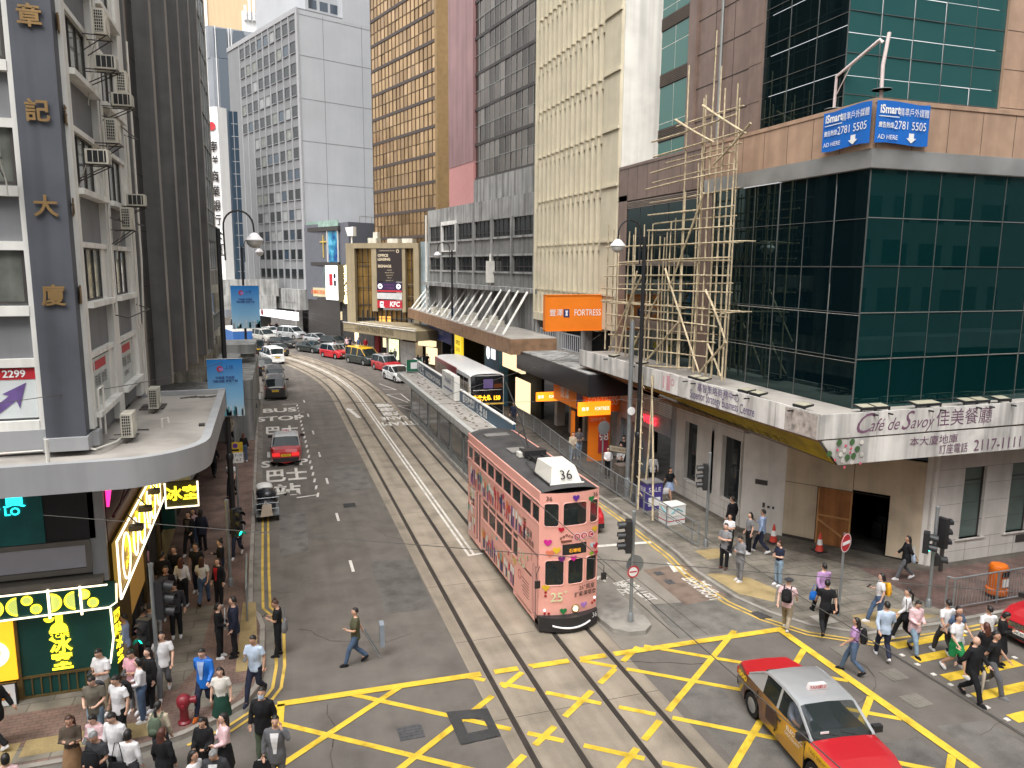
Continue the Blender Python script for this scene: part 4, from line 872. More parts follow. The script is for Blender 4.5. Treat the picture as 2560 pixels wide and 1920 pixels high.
B.part("white_shutter", M_wframe, lambda g: (g.box(11.9, -.3, 12.3, 15.6, .1, 12.4), g.box(11.95, -.1, 12.3, 12.1, .12, 15.1), g.box(15.5, -.1, 12.3, 15.65, .12, 15.1), g.box(11.9, -.1, 14.8, 15.7, .13, 15.15)), F)
B.part("roof_room", M_conc, lambda g: g.box(-4, -9, 16.45, 9, -2, 18.2), F)
B.part("lower_storey", [M_dk, M_wframe], lambda g: (g.box(-6, -1.2, 5.2, 19.7, -.9, 9.0, 0), *[g.box(q, -1.0, 5.2, q+.3, -.6, 9.0, 1) for q in (1.5, 9.5, 19.2)]), F)
B.part("stored_units", M_ac, lambda g: [g.box(q, .2, 6.1, q+.8, .7, 6.1+.5+.3*(k % 2)) for k, q in enumerate((1, 2.2, 3.4, 6.5, 8, 12, 13, 14, 15, 16.4))], F)
B.part("pipes", M_pipe, lambda g: (g.tube([(4, .1, 12), (4, .1, 9)], .12, 6), g.box(3.6, -.1, 9.6, 4.3, .4, 11.4), g.tube([(19.5, .3, 6), (19.5, .3, 16)], .1, 6)), F)
CN = FR((15.4, 47.2), 0, -1)
B.part("canopy", [M_canbrown, M_roofc], lambda g: (g.box(0, -3.6, 5.12, 38, 0, 6.15, 0), g.box(.05, -3.55, 6.15, 37.9, -.05, 6.19, 1)), CN)
g0 = []
for k in range(17):
    s = 37-k*2.15
    B.part("strut", M_wframe, lambda g: (g.tube([(s, -.25, 6.2), (s+1.3, -2.9+.12*k*.2, 9.15)], .085, 6)), CN)
B.part("shop_fronts", [M_navy, M_conc, M_dk, M_tile], lambda g: (g.box(18, -1.6, 3.4, 33, -1.4, 5.12, 0), g.box(18, -3, .13, 33, -2.6, 3.4, 3), g.box(26, -2.6, .13, 26.4, -1.3, 3.4, 2), g.box(17.4, -3, .13, 18, -1.3, 5.12, 2), g.box(2, -3.2, .13, 17.4, -3.0, 5.12, 2), g.box(33, -3, .13, 38, -2.6, 5.12, 2)), CN)
B.part("shop_lettering", M_conc, lambda g: g.text("btaet", .9, (27.5, -1.38, 4.3), (-1, 0, 0), sx=1.2, sp=1.2), CN)
B.part("blue_panel", mat("blue_panel", (.02, .11, .20), .5), lambda g: (g.box(7.5, -2, 2.9, 11.5, -1.5, 5.0), g.box(7.6, -2.3, .13, 9.2, -1.9, 3.2)), CN)
M_lit = mat("lit_shop_window", (1, .80, .50), emit=.55); M_litw = mat("lit_white_panel", (.95, .95, 1), emit=.6)
B.part("lit_fascia", M_lit, lambda g: (g.box(2.6, -2, 3.4, 7.2, -1.7, 5.0), g.box(3.2, -2.6, .3, 6.4, -2.5, 2.6)), CN)
B.part("disc_emblem", M_litw, lambda g: (g.disc((10.4, -1.48, 4.1), .55, (-1, 0, 0)), g.box(8.4, -1.5, 3.7, 9.6, -1.48, 4.5)), CN)
B.part("yellow_step_signs", mat("lit_yellow", (1, .8, .1), emit=.8), lambda g: (g.box(13.5, -1.6, 1.9, 15.6, -1.4, 2.2), g.box(10.5, -1.6, 1.5, 12.4, -1.4, 1.8)), CN)
o = thing("yellow_square_sign", "square yellow sign hung below the brown canopy", "sign", (15.6, 62, 3))
g = MB(); g.box(-.1, -1.5, .6, .1, .9, 3.2); g.build("panel", mat("yellow_sign", (.72, .50, .02), .5, emit=.5), o); g = MB(); g.text("OFFICE", .5, (-.12, -.3, 2.5), (0, -1, 0), sx=.9, bold=.02); g.text("LEASING", .5, (-.12, -.3, 1.9), (0, -1, 0), sx=.8); g.build("lettering", M_black, o)
o.location = (15.75, 63, 1.9)
# ================================================================ bronze glass tower with pink granite pier
B = Bld("bronze_glass_tower", "tall brown mirrored glass tower behind the concrete block", (18.4, 52))
F = FR((19.5, 57), 7.4, -1)
F2 = FR((20.2, 57.8), 7.4, -1)
B.part("glass_wall", M_bronzes, lambda g: panes(g, -8, 9.6, 18.6, 60, 17, 28, 0, .0, .012, None, (0, 0, 0, 1, 1, 2)), F)
B.part("mullions", M_mull, lambda g: bars(g, -8, 9.6, 18.6, 60, lin(-8, 9.6, 17), [18.6+1.48*k for k in range(28)], .05, 0, .05), F)
B.part("floor_bands", M_mullD, lambda g: [g.box(-8, 0, 18.6+2.96*k-.12, 9.6, .07, 18.6+2.96*k+.12) for k in range(14)], F)
B.part("plinth", M_conc, lambda g: (g.box(-8, -3, 16.5, 9.6, .2, 18.5)), F)
B.part("pink_pier", [M_pink, M_pink2], lambda g: (g.box(9.5, -6, 20.2, 15.6, .25, 60, 0), g.box(9.5, -6, 14, 15.6, .22, 20.2, 1)), F)
# ================================================================ gold glass tower
B = Bld("gold_glass_tower", "tall tower of gold mirrored glass with dark floor bands", (13.6, 104))
F = FR((13.6, 104), 16, -1)
B.part("glass_wall", M_golds, lambda g: panes(g, -19.4, -2, 10, 70, 17, 40, 0, .0, .012, None, (0, 0, 0, 0, 1, 1, 2, 3)), F)
B.part("mullions", mat("gold_mullion", (.13, .085, .045), .4, metal=.5), lambda g: bars(g, -19.4, -2, 10, 70, lin(-19.4, -2, 17), [10+1.5*k for k in range(40)], .07, 0, .06), F)
B.part("floor_bands", mat("dark_band", (.06, .045, .04), .5), lambda g: [g.box(-19.4, .0, 11.2+3.02*k, -2, .1, 11.2+3.02*k+.34) for k in range(20)], F)
B.part("edge_trim", mat("gold_trim", (.34, .22, .10), .35, metal=.6), lambda g: g.box(-19.9, -2, 10, -19.4, .2, 70), F)
B.part("side_wall", M_gold, lambda g: g.box(-19.4, -12, 10, -2.05, -.1, 70), F)
# ================================================================ beige shopping block
B = Bld("beige_shopping_block", "low beige framed block carrying stacked advertising panels", (16.9, 87))
F = FR((16.9, 87), 50, -1)
B.part("frame", M_olive, lambda g: (g.box(-.3, -6, 12.95, 9.6, .3, 13.55), g.box(8.4, -6, 3.6, 9.6, .3, 12.95), g.box(5.35, -.4, 5.5, 6.1, .2, 12.95), g.box(-.35, -6, 3.6, .35, .3, 12.95), g.box(1.5, -.4, 5.5, 2.0, .2, 12.95)), F)
M_amber = mat("amber_glass", (.19, .115, .035), .15, metal=.4, var=.35, scale=.7, streak=.2)
B.part("glass_wall", M_amber, lambda g: (panes(g, .35, 1.5, 4.6, 12.95, 1, 6, -.3, .02), panes(g, 6.1, 8.4, 4.6, 12.95, 3, 5, -.3, .02), panes(g, 1.5, 6.1, 3.6, 5.7, 6, 2, -.3, .02)), F)
B.part("mullions", M_mullD, lambda g: (bars(g, 6.1, 8.4, 4.6, 12.95, lin(6.1, 8.4, 3), (10.9, 8.3, 6.2), .05, -.3, -.2), bars(g, .35, 8.4, 3.6, 5.6, lin(.35, 8.4, 12), (4.7,), .06, -.3, -.1), bars(g, .35, 1.5, 4.6, 12.95, (.9,), (10.5, 8.5, 7), .05, -.3, -.2)), F)
B.part("window_glow", mat("orange_glow", (.9, .4, .08), emit=.5), lambda g: (g.box(4.6, -.28, 3.9, 5.4, -.2, 4.9), g.box(3.8, -.28, 3.9, 4.3, -.2, 4.9)), F)
for nm, z0, z1, m in (("poster", 9.08, 13.05, mat("leasing_poster", (.018, .012, .012), .4, var=0)), ("poster", 7.85, 8.95, mat("club_poster", (.02, .012, .05), .4, var=0)), ("poster", 7.0, 7.72, mat("blank_panel", (.50, .50, .50), .5)), ("poster", 5.95, 6.85, mat("red_panel", (.42, .015, .03), .4))):
    o = B.part(nm, m, lambda g: g.box(1.95, .1, z0, 5.35, .28, z1), F)
    if z0 == 9.08:
        B.part("lettering", mat("cream_lettering", (.62, .52, .36), .5, var=0), lambda g: ([g.text(t, .42, (5.15, .3, z), (-1, 0, 0), align='LEFT', bold=.03, sx=1.05) for t, z in (("OFFICE", 12.1), ("LEASING", 11.65), ("SIGNAGE", 10.85))], g.text("LONDON TRADE CENTRE", .18, (3.9, .3, 12.65), (-1, 0, 0)), g.disc((2.45, .3, 12.6), .2, (-1, 0, 0), r2=.12), *[g.text(t, .13, (3.6, .3, 10.4-.3*k), (-1, 0, 0)) for k, t in enumerate(("ENQUIRIES", "2868 1238 / 9800 1234", "LEASING OFFICE", "9800 1234", "leasing@office.com"))]), F, parent=o)
    if z0 == 7.85:
        B.part("emblems", [M_litw, M_red], lambda g: (g.disc((4.9, .3, 8.5), .3, (-1, 0, 0), r2=.15), g.disc((2.4, .3, 8.5), .3, (-1, 0, 0), r2=.12), g.box(1.95, .28, 7.85, 5.35, .3, 8.05, 1)), F, parent=o)
        B.part("lettering", mat("dim_purple", (.18, .05, .18), .5), lambda g: (g.text("SPORTS", .3, (3.65, .3, 8.65), (-1, 0, 0), sx=1.2, sp=1.2), g.text("FITNESS", .3, (3.65, .3, 8.3), (-1, 0, 0), sx=1.2)), F, parent=o)
    if z0 == 5.95:
        B.part("lettering", M_whl, lambda g: g.text("KFC", .8, (2.95, .3, 6.4), (-1, 0, 0), bold=.03, shear=.15, sx=.95), F, parent=o)
        B.part("portrait_panel", [M_whl, M_black], lambda g: (g.box(4.35, .28, 5.96, 4.9, .29, 6.1, 0), g.prism([(4.5, 6.1), (4.45, 6.7), (4.95, 6.72), (5.0, 6.1)], .28, .29, 0, axis='y'), g.box(4.55, .29, 6.4, 4.85, .3, 6.5, 1)), F, parent=o)
B.part("roof_units", M_ac, lambda g: (g.box(6.1, -2, 13.6, 7.3, -1, 14.2), g.box(3.2, -2, 13.6, 4.6, -1, 14.1), g.box(1.2, -2, 13.6, 2.6, -1, 14.1), g.box(6.2, -2, 14.2, 6.8, -1.4, 14.9)), F)
B.part("floodlight", M_wframe, lambda g: (g.tube([(8.9, 0, 13.5), (8.9, 0, 14.4)], .1, 6), g.prism([(8.5, 14.4), (9.3, 14.4), (9.6, 15.4), (8.5, 15.5)], -.4, .3, axis='y')), F)
B.part("drain_pipes", mat("pale_blue_wall", (.30, .36, .38), .6, streak=.3), lambda g: g.box(-1.6, -4, 3, -.35, -.2, 13.7), F)
K = FR((14.3, 74.9), 22, -1)
B.part("canopy", M_olive, lambda g: (g.prism([(0, -3.2), (0, 0), (15.5, 0), (15.5, -4), (10, -6), (3, -6)], 3.35, 4.35)), K)
B.part("canopy_edge", M_wframe, lambda g: (g.box(0, -.02, 4.35, 15.5, .1, 4.42), g.box(2, -1.4, 4.36, 14, -1.3, 4.42)), K)
B.part("canopy_lettering", mat("dark_olive_letters", (.09, .07, .035), .5), lambda g: g.text("LONDON TRADE CENTRE", .75, (8.4, .03, 3.85), (-1, 0, 0), sx=.95), K)
SHK = FR((16.6, 76), 25, -1)
B.part("shop_front", [M_dk2, M_tile, mat("lit_green_yellow", (.75, .85, .45), emit=.8), mat("red_shop", (.25, .03, .03), .6), M_lit], lambda g: (g.box(0, -3, .13, 15, -2.7, 3.35, 0), g.box(4.2, -1.4, .13, 7.0, -.4, 2.7, 1), g.box(8.6, -1.3, .3, 10.3, -1.1, 2.6, 2), g.box(12.6, -1.5, .13, 13.4, -1.2, 3.2, 3), g.box(1.8, -1.6, .4, 3.6, -1.4, 2.2, 4), g.box(11.3, -1.5, 1.5, 12.0, -1.4, 2.6, 4), g.box(1.6, -1.3, 2.4, 4.2, -.8, 3.0, 4), g.box(4.2, -1.2, 2.7, 6.4, -.3, 3.2, 0), g.box(7.2, -1.5, .13, 8.2, -1.2, 3.3, 1), g.box(10.5, -1.5, .13, 11.0, -1.2, 3.3, 1)), SHK)
# ================================================================ grey window-grid tower
B = Bld("grey_grid_tower", "tall pale grey tower with a grid of small square windows and a blank side wall", (5.95, 118.5))
F = FR((5.95, 118.5), 22.0, -1); FS = FR((5.95, 118.5), 22.0-90, 1)
rr = random.Random(4); M_curt2 = mat("pale_blind_glass", (.26, .27, .27), .3, var=.1)
B.part("window_wall", M_concM, lambda g: g.box(0, -9, 7.2, 28, 0, 47.5), F)
B.part("side_wall", M_concL, lambda g: g.box(.05, -25, 7, 12.6, .02, 47.3), FS)
B.part("upper_block", M_concL, lambda g: (g.box(7.2, -20, 47, 26, .03, 72), g.box(2.0, -20, 47.0, 7.2, -1.5, 56)), FS)
B.part("upper_windows", M_winb, lambda g: [g.box(q, -1.5, z, q+1.3, -1.48, z+1.3) for q in (2.5, 4.3, 6.0) for z in (48.3, 51.2)], FS)
B.part("wall_ribs", mat("rib_grey", (.33, .335, .345), .6, var=.05), lambda g: ([g.box(.55+2.45*k-.1, 0, 7.2, .55+2.45*k+.1, .12, 47.5) for k in range(10)]+[g.box(0, 0, 46.9, 28, .15, 47.6), g.box(-.1, -.1, 7.2, .35, .16, 47.5)]), F)
B.part("wall_joints", mat("joint_grey", (.25, .26, .27), .7), lambda g: ([g.box(0, .02, z, 12.6, .035, z+.12) for z in (11, 17, 23, 29, 35, 41, 46.6)]+[g.box(q, .02, 7, q+.1, .03, 47) for q in (3.9, 10.3)]), FS)
n = 0; extra = []
for j in range(13):
    z = 44.6-j*2.985
    for i in range(9):
        q = .85+i*2.45
        if j > 4 and i > 6: continue
        if n < 90:
            B.part("window", [M_concM, rr.choice((M_win, M_win, M_win, M_winb, M_curt, M_curt2))], lambda g: (g.box(q, 0, z-.14, q+1.8, .16, z, 0), g.poly([(q+.05, .03, z), (q+1.75, .03, z), (q+1.75, .03, z+1.5), (q+.05, .03, z+1.5)], 1), g.box(q, 0, z, q+.05, .1, z+1.5, 0), g.box(q+1.75, 0, z, q+1.8, .1, z+1.5, 0), g.box(q, 0, z+1.5, q+1.8, .12, z+1.55, 0)), F); n += 1
        else: extra.append((q, z))
if extra:
    o = B.part("window_rows", M_win, lambda g: [g.poly([(q+.05, .03, z), (q+1.75, .03, z), (q+1.75, .03, z+1.5), (q+.05, .03, z+1.5)]) for q, z in extra], F); o['kind'] = 'stuff'
B.part("podium", M_conc, lambda g: (g.box(0, -8, 4.1, 30, 1.2, 7.2), g.box(1.0, .9, 5.2, 8, 1.25, 7.0)), F)
B.part("podium_planting", mat("balcony_plants", (.06, .07, .02), .8, var=.4), lambda g: [g.lathe([(.1, 0), (.3, .3), (.05, .7)], (9.5+k*.6+.2*math.sin(k*3), 1.5, 6.6+.25*math.sin(k*2)), 6) for k in range(16)], F)
B.part("planter_ledge", M_canbrown, lambda g: g.box(8, 1.2, 5.9, 24, 2.0, 6.5), F)
B.part("shop_front", [M_dk2, M_tile, M_lit], lambda g: (g.box(0, -4, .13, 30, -3.5, 4.1, 0), g.box(7, -1.2, .5, 13, -1, 2.4, 1), g.box(14, -2.2, .6, 19, -2, 2.3, 1), g.box(4, -1, .13, 4.6, 0, 4.1, 1)), F)
o = thing("bank_fascia", "long white lit bank fascia with a red hexagon emblem", "sign", (5.95, 118.5, 0))
T = Matrix.Translation((-5.95, -118.5, 0))
g = MB(T @ F); g.box(.5, 1.2, 2.5, 23, 1.5, 3.75); g.build("light_box", M_litw, o)
g = MB(T @ F); g.disc((14, 1.53, 3.1), .55, (-1, 0, 0), n=6); g.build("emblem", M_red, o)
# church block
c0 = (11.12, 106.03); B = Bld("church_block", "low block with a blue stained glass window, gold cross and blue grey side", c0)
F = FR(c0, 22.5, -1); FS = FR(c0, 22.5-80, 1)
dF = (-.3827, .9239); dS = (.8434, .5373)
B.part("wall", M_bluegrey, lambda g: g.prism([c0, (c0[0]+dS[0]*8.5, c0[1]+dS[1]*8.5), (c0[0]+dS[0]*8.5+dF[0]*13, c0[1]+dS[1]*8.5+dF[1]*13), (c0[0]+dF[0]*13-.2, c0[1]+dF[1]*13), (c0[0]+dF[0]*3+.3, c0[1]+dF[1]*3)], 5.8, 16.8))
B.part("roof_rail", M_mull, lambda g: (g.box(2, -.1, 17.6, 8.5, -.05, 17.68), *[g.box(q, -.1, 16.8, q+.06, -.05, 17.6) for q in lin(2, 8.4, 6)]), FS)
B.part("glass_parapet", mat("pale_green_glass", (.25, .36, .31), .1, var=.2), lambda g: (g.box(3.0, -.1, 16.3, 12.9, .0, 17.2)), F)
B.part("dark_bands", M_mullD, lambda g: (g.box(2.8, -.3, 15.75, 13.2, .15, 16.35), g.box(3, -.3, 10.85, 13, .12, 11.35), g.box(3, -.4, .13, 13, .05, 6.1)), F)
m = mat("stained_glass", (.03, .14, .36), .2, var=0)
n = m.node_tree.nodes; l = m.node_tree.links; no = n.new("ShaderNodeTexNoise"); no.inputs['Scale'].default_value = .8; no.inputs['Detail'].default_value = 5; gg = n.new("ShaderNodeNewGeometry"); l.new(gg.outputs['Position'], no.inputs['Vector'])
cr = n.new("ShaderNodeValToRGB"); cr.color_ramp.elements[0].position = .35; cr.color_ramp.elements[0].color = (.01, .05, .22, 1); cr.color_ramp.elements[1].position = .65; cr.color_ramp.elements[1].color = (.10, .42, .62, 1)
e = cr.color_ramp.elements.new(.5); e.color = (.02, .20, .34, 1); l.new(no.outputs['Fac'], cr.inputs['Fac']); l.new(cr.outputs[0], n["Principled BSDF"].inputs['Base Color'])
B.part("stained_glass_window", m, lambda g: (g.box(3.2, -.2, 11.35, 9.2, -.1, 15.75), g.box(9.9, -.2, 11.35, 12.2, -.1, 15.75)), F)
B.part("glazing_bars", M_tile, lambda g: (g.box(6.2, -.1, 11.35, 6.4, .08, 15.75), g.box(3.1, -.1, 11.35, 3.25, .06, 15.75), g.box(12.6, -.1, 11.35, 12.8, .06, 15.75)), F)
B.part("cross", mat("gold_cross", (.65, .48, .12), .4, metal=.3), lambda g: (g.box(7.45, .0, 12.0, 7.62, .1, 15.2), g.box(6.6, .0, 14.15, 8.5, .11, 14.35)), F)
B.part("lower_glass", mat("grey_green_glass", (.10, .14, .12), .1, var=.3, scale=.4), lambda g: g.box(6.8, -.2, 6.1, 12.8, -.05, 10.85), F)
o = thing("lit_poster_screen", "tall white lit advertising screen with dark bottles beside the church block", "screen", (8, 112, 0)); o.location = (c0[0], c0[1], 0); T = Matrix.Translation((-c0[0], -c0[1], 0))
g = MB(T @ F); g.box(3.1, .0, 6.0, 6.7, .25, 10.85); g.build("screen", M_litw, o); g = MB(T @ F); g.box(4.5, .26, 8.0, 5.6, .27, 9.7, 0); g.box(3.5, .26, 8.0, 4.2, .27, 8.8, 1); g.disc((3.9, .27, 9.4), .4, (-1, 0, 0), n=10, mi=1); g.build("picture", [M_red, M_black], o)
o = thing("coming_soon_sign", "small cream sign with orange lettering on the church block glass", "sign", (c0[0], c0[1], 0))
g = MB(T @ F); g.box(6.95, .0, 6.3, 12.3, .1, 7.6); g.build("panel", mat("cream_sign", (.55, .50, .32), .5), o); g = MB(T @ F); g.text("COMING SOON", .8, (9.5, .12, 6.95), (-1, 0, 0), sx=.75, bold=.03); g.build("lettering", mat("orange_letters", (.7, .13, .02), .5), o)
o = thing("vertical_gold_neon_sign", "vertical sign of glowing gold characters between the beige block and white screen", "sign", (c0[0], c0[1], 0))
g = MB(T @ F); g.box(-1.9, .0, 5.8, 2.9, .3, 11.0); g.build("panel", mat("dark_olive", (.09, .07, .03), .5), o)
g = MB(T @ F); [g.text(c, 1.35, (.4, .32, 10.2-1.35*k), (-1, 0, 0), bold=.03) for k, c in enumerate("東海名都")]; g.text("Island", .7, (.5, .32, 5.0+.9), (-1, 0, 0)); g.build("lettering", mat("gold_neon", (1, .85, .45), emit=1.5), o)
B.part("lower_walls", M_dk2, lambda g: g.box(-6, -.6, .13, 14, -.3, 6), F)
B.part("wood_panel", mat("warm_wood", (.16, .07, .03), .5, var=.2), lambda g: g.box(4.6, -.4, .13, 10, -.1, 4.6), F)
B.part("lit_panels", M_lit, lambda g: (g.box(-1.6, -.4, .5, -1.0, .0, 5), g.box(3, -.4, 3.2, 4.2, 0, 4.4)), F)
# ================================================================ far left: white bank tower, glass tower, tan tower
B = Bld("white_bank_tower", "narrow white tower carrying a red emblem and vertical black characters", (-6, 125))
F = FR((-7.55, 125), -90, 1); FS = FR((-5.75, 125), -20, 1)
B.part("wall", mat("white_tower_tile", (.74, .74, .73), .5, var=.03, scale=.3, streak=.05), lambda g: (g.prism([(-7.5, 125), (-5.75, 124.2), (-4.5, 125.2), (-6, 130)], 7.0, 34.1)))
CF = FR((-5.75, 124.2), 180-65.5, 1)
B.part("emblem", M_red, lambda g: g.disc((-6.65, 124.5, 31.3), .62, (1, -.457, 0), n=20, depth=.1))
B.part("lettering", M_black, lambda g: [g.text(c, 1.75, (-6.55, 124.43, 28.2-2.15*k), (1, -.457, 0), depth=.12, sx=.8, bold=.02) for k, c in enumerate("南洋商業銀行大廈")])
B.part("side_wall", M_winb, lambda g: panes(g, .2, 1.6, 8, 33.8, 2, 14, .03, .05), FR((-4.5, 125.2), -90, 1))
B.part("podium", M_conc, lambda g: (g.box(-9, 124, 6, 2, 126, 8.6), g.box(-8, 123.6, 4.0, 1.5, 126, 6.2)))
o = thing("far_bank_sign", "white bank sign with red emblem at the far street corner", "sign", (-6.3, 140, 4.5))
g = MB(); g.box(0, .3, -.6, 3.6, .6, .7); g.build("panel", M_litw, o); g = MB(); g.text("NCB", .8, (1.7, .29, .0)); g.text("南商", .6, (2.95, .29, .0)); g.build("lettering", mat("grey_blue", (.2, .2, .35), .5), o); g = MB(); g.disc((.6, .28, .05), .35); g.build("emblem", M_red, o)
B = Bld("blue_striped_glass_tower", "far glass tower with blue panes and silver vertical stripes", (-7, 165))
F = FR((-8, 165), -90, 1)
B.part("wall", mat("silver_panel", (.30, .32, .35), .4, metal=.4, var=.15, scale=.2), lambda g: (g.prism([(-13, 172), (-8, 165), (1.2, 167), (1.2, 180), (-13, 180)], 0, 50.9), g.prism([(-13, 173), (-8.6, 165.6), (.9, 167.5), (.9, 180), (-13, 180)], 50.9, 56.9)))
B.part("window_strips", M_winb, lambda g: (g.box(-6.9, 164.9, 8, -5.2, 165.7, 50.8), g.box(-3.6, 165.5, 8, -2.2, 166.5, 50.8), g.box(-7.6, 165.4, 51, -5.2, 166, 56.5), g.box(-4.0, 165.9, 51, -2.0, 166.8, 56.5)))
B.part("vertical_ribs", M_whl, lambda g: [g.tube([(q, 164.9+max(0, (q+8)*.22), 8), (q, 164.9+max(0, (q+8)*.22), 56.8)], .08, 5) for q in (-7.3, -4.9, -4.4)]+[g.tube([(-8-1.2*k, 165+1.6*k, 8), (-8-1.2*k, 165+1.6*k, 56.5)], .2, 5) for k in range(1, 4)])
B = Bld("tan_high_rise", "warm tan high rise closing the view at the top of the street", (-8, 230))
F = FR((-30, 230), -90, 1)
B.part("wall", mat("tan_tower", (.58, .43, .27), .6, var=.05, scale=.05, streak=.06), lambda g: g.box(-30, 230, 0, 3.6, 245, 140))
B.part("pilasters", M_whl, lambda g: [g.box(q, 229.6, 0, q+.7, 230.1, 140) for q in (-14.4, -12.6)])
B.part("window_column", M_winb, lambda g: g.box(3.4, 229.5, 0, 7.4, 231, 140))
B.part("roof_edge", mat("grey_edge", (.2, .19, .18), .6), lambda g: (g.box(2.6, 229, 78, 3.4, 231, 140), g.box(7.4, 229, 78, 8.4, 231, 140)))
B = Bld("white_roof_block", "bright white rooftop block above the grey tower", (0, 185))
B.part("wall", M_whl, lambda g: (g.box(-2.5, 185, 0, 8.5, 195, 66), g.box(1.5, 184.5, 60, 9.5, 190, 70), *[g.box(-2+.9*k, 184, 64, -1.5+.9*k, 186, 67+1.2*(k % 3)) for k in range(6)]))
# ================================================================ buildings behind the viewpoint, seen only in the mirror glass
B = Bld("office_block", "grey office block across the side street mirrored in the green glass", (19, -4))
B.part("wall", M_concM, lambda g: g.box(16.5, -26, 0, 60, -3.5, 40)); B.part("windows", M_win, lambda g: [g.box(17.6+3.1*i, -3.52, 8+3.2*k, 19.6+3.1*i, -3.48, 9.7+3.2*k) for i in range(12) for k in range(9)])
B.part("curved_canopy", M_canopy, lambda g: g.prism([(16, -3.4), (15.6, -2.4), (17, -1.2), (22, -1.0), (60, -1.0), (60, -3.4)], 5.2, 6.3))
B.part("shop_band", M_dk, lambda g: g.box(17, -3.55, .2, 60, -3.44, 5))
B = Bld("office_block", "dim office block behind the viewpoint mirrored in the green glass", (-20, -20))
B.part("wall", M_bluegrey, lambda g: g.box(-40, -40, 0, -3.5, -8, 45)); B.part("windows", M_win, lambda g: [g.box(-3.52, -38+3*i, 4+3.2*k, -3.46, -36.2+3*i, 5.8+3.2*k) for i in range(10) for k in range(12)])
# ================================================================ VEHICLES
M_tyre = mat("tyre_rubber", (.02, .02, .02), .85, var=.2); M_rim = mat("alloy_rim", (.45, .45, .45), .35, metal=.7, var=.1); M_trim = mat("black_trim", (.02, .02, .021), .55, var=.1)
M_carglass = glassmat("car_glass", (.012, .018, .02), .03, 1.55); M_chrome = mat("chrome", (.6, .6, .6), .2, metal=.9, var=0)
M_head = mat("headlamp", (.62, .64, .66), .12, var=.05); M_tail = mat("tail_lamp", (.38, .015, .02), .2, var=.05); M_tailon = mat("brake_lamp", (.8, .03, .03), emit=.35)
M_plateY = mat("yellow_plate", (.75, .47, .02), .5, var=0); M_plateW = mat("white_plate", (.75, .75, .72), .5, var=0)
def paint(name, col, metal=0): return mat(name, col, .28, metal=metal, var=.02, coat=.7)
P_red = paint("taxi_red", (.46, .014, .022)); P_silver = paint("silver_paint", (.44, .45, .46), .35); P_white = paint("white_car_paint", (.74, .74, .73)); P_black = paint("black_car_paint", (.012, .013, .014)); P_grey = paint("pearl_grey", (.42, .41, .38), .2); P_dgreen = paint("dark_green_van", (.025, .033, .03)); P_yellow = paint("yellow_roof", (.72, .40, .015))
def wrap_paint():
    m = paint("gold_brown_wrap", (.5, .3, .05)); n = m.node_tree.nodes; l = m.node_tree.links; p = n["Principled BSDF"]
    t = n.new("ShaderNodeTexCoord"); sx = n.new("ShaderNodeSeparateXYZ"); l.new(t.outputs['Object'], sx.inputs[0]); cr = n.new("ShaderNodeValToRGB"); mr = n.new("ShaderNodeMapRange")
    no = n.new("ShaderNodeTexNoise"); no.inputs['Scale'].default_value = 2.2; l.new(t.outputs['Object'], no.inputs['Vector'])
    ad = n.new("ShaderNodeMath"); ad.operation = 'MULTIPLY_ADD'; l.new(no.outputs['Fac'], ad.inputs[0]); ad.inputs[1].default_value = .9; l.new(sx.outputs['Y'], ad.inputs[2])
    mr.inputs[1].default_value = -1.9; mr.inputs[2].default_value = 1.9; l.new(ad.outputs[0], mr.inputs[0]); l.new(mr.outputs[0], cr.inputs['Fac'])
    e = cr.color_ramp.elements; e[0].position = .1; e[0].color = (.055, .022, .012, 1); e[1].position = .95; e[1].color = (.62, .33, .008, 1)
    q = cr.color_ramp.elements.new(.42); q.color = (.13, .055, .018, 1); q = cr.color_ramp.elements.new(.7); q.color = (.50, .24, .012, 1)
    l.new(cr.outputs[0], p.inputs['Base Color']); return m
P_wrap = wrap_paint()
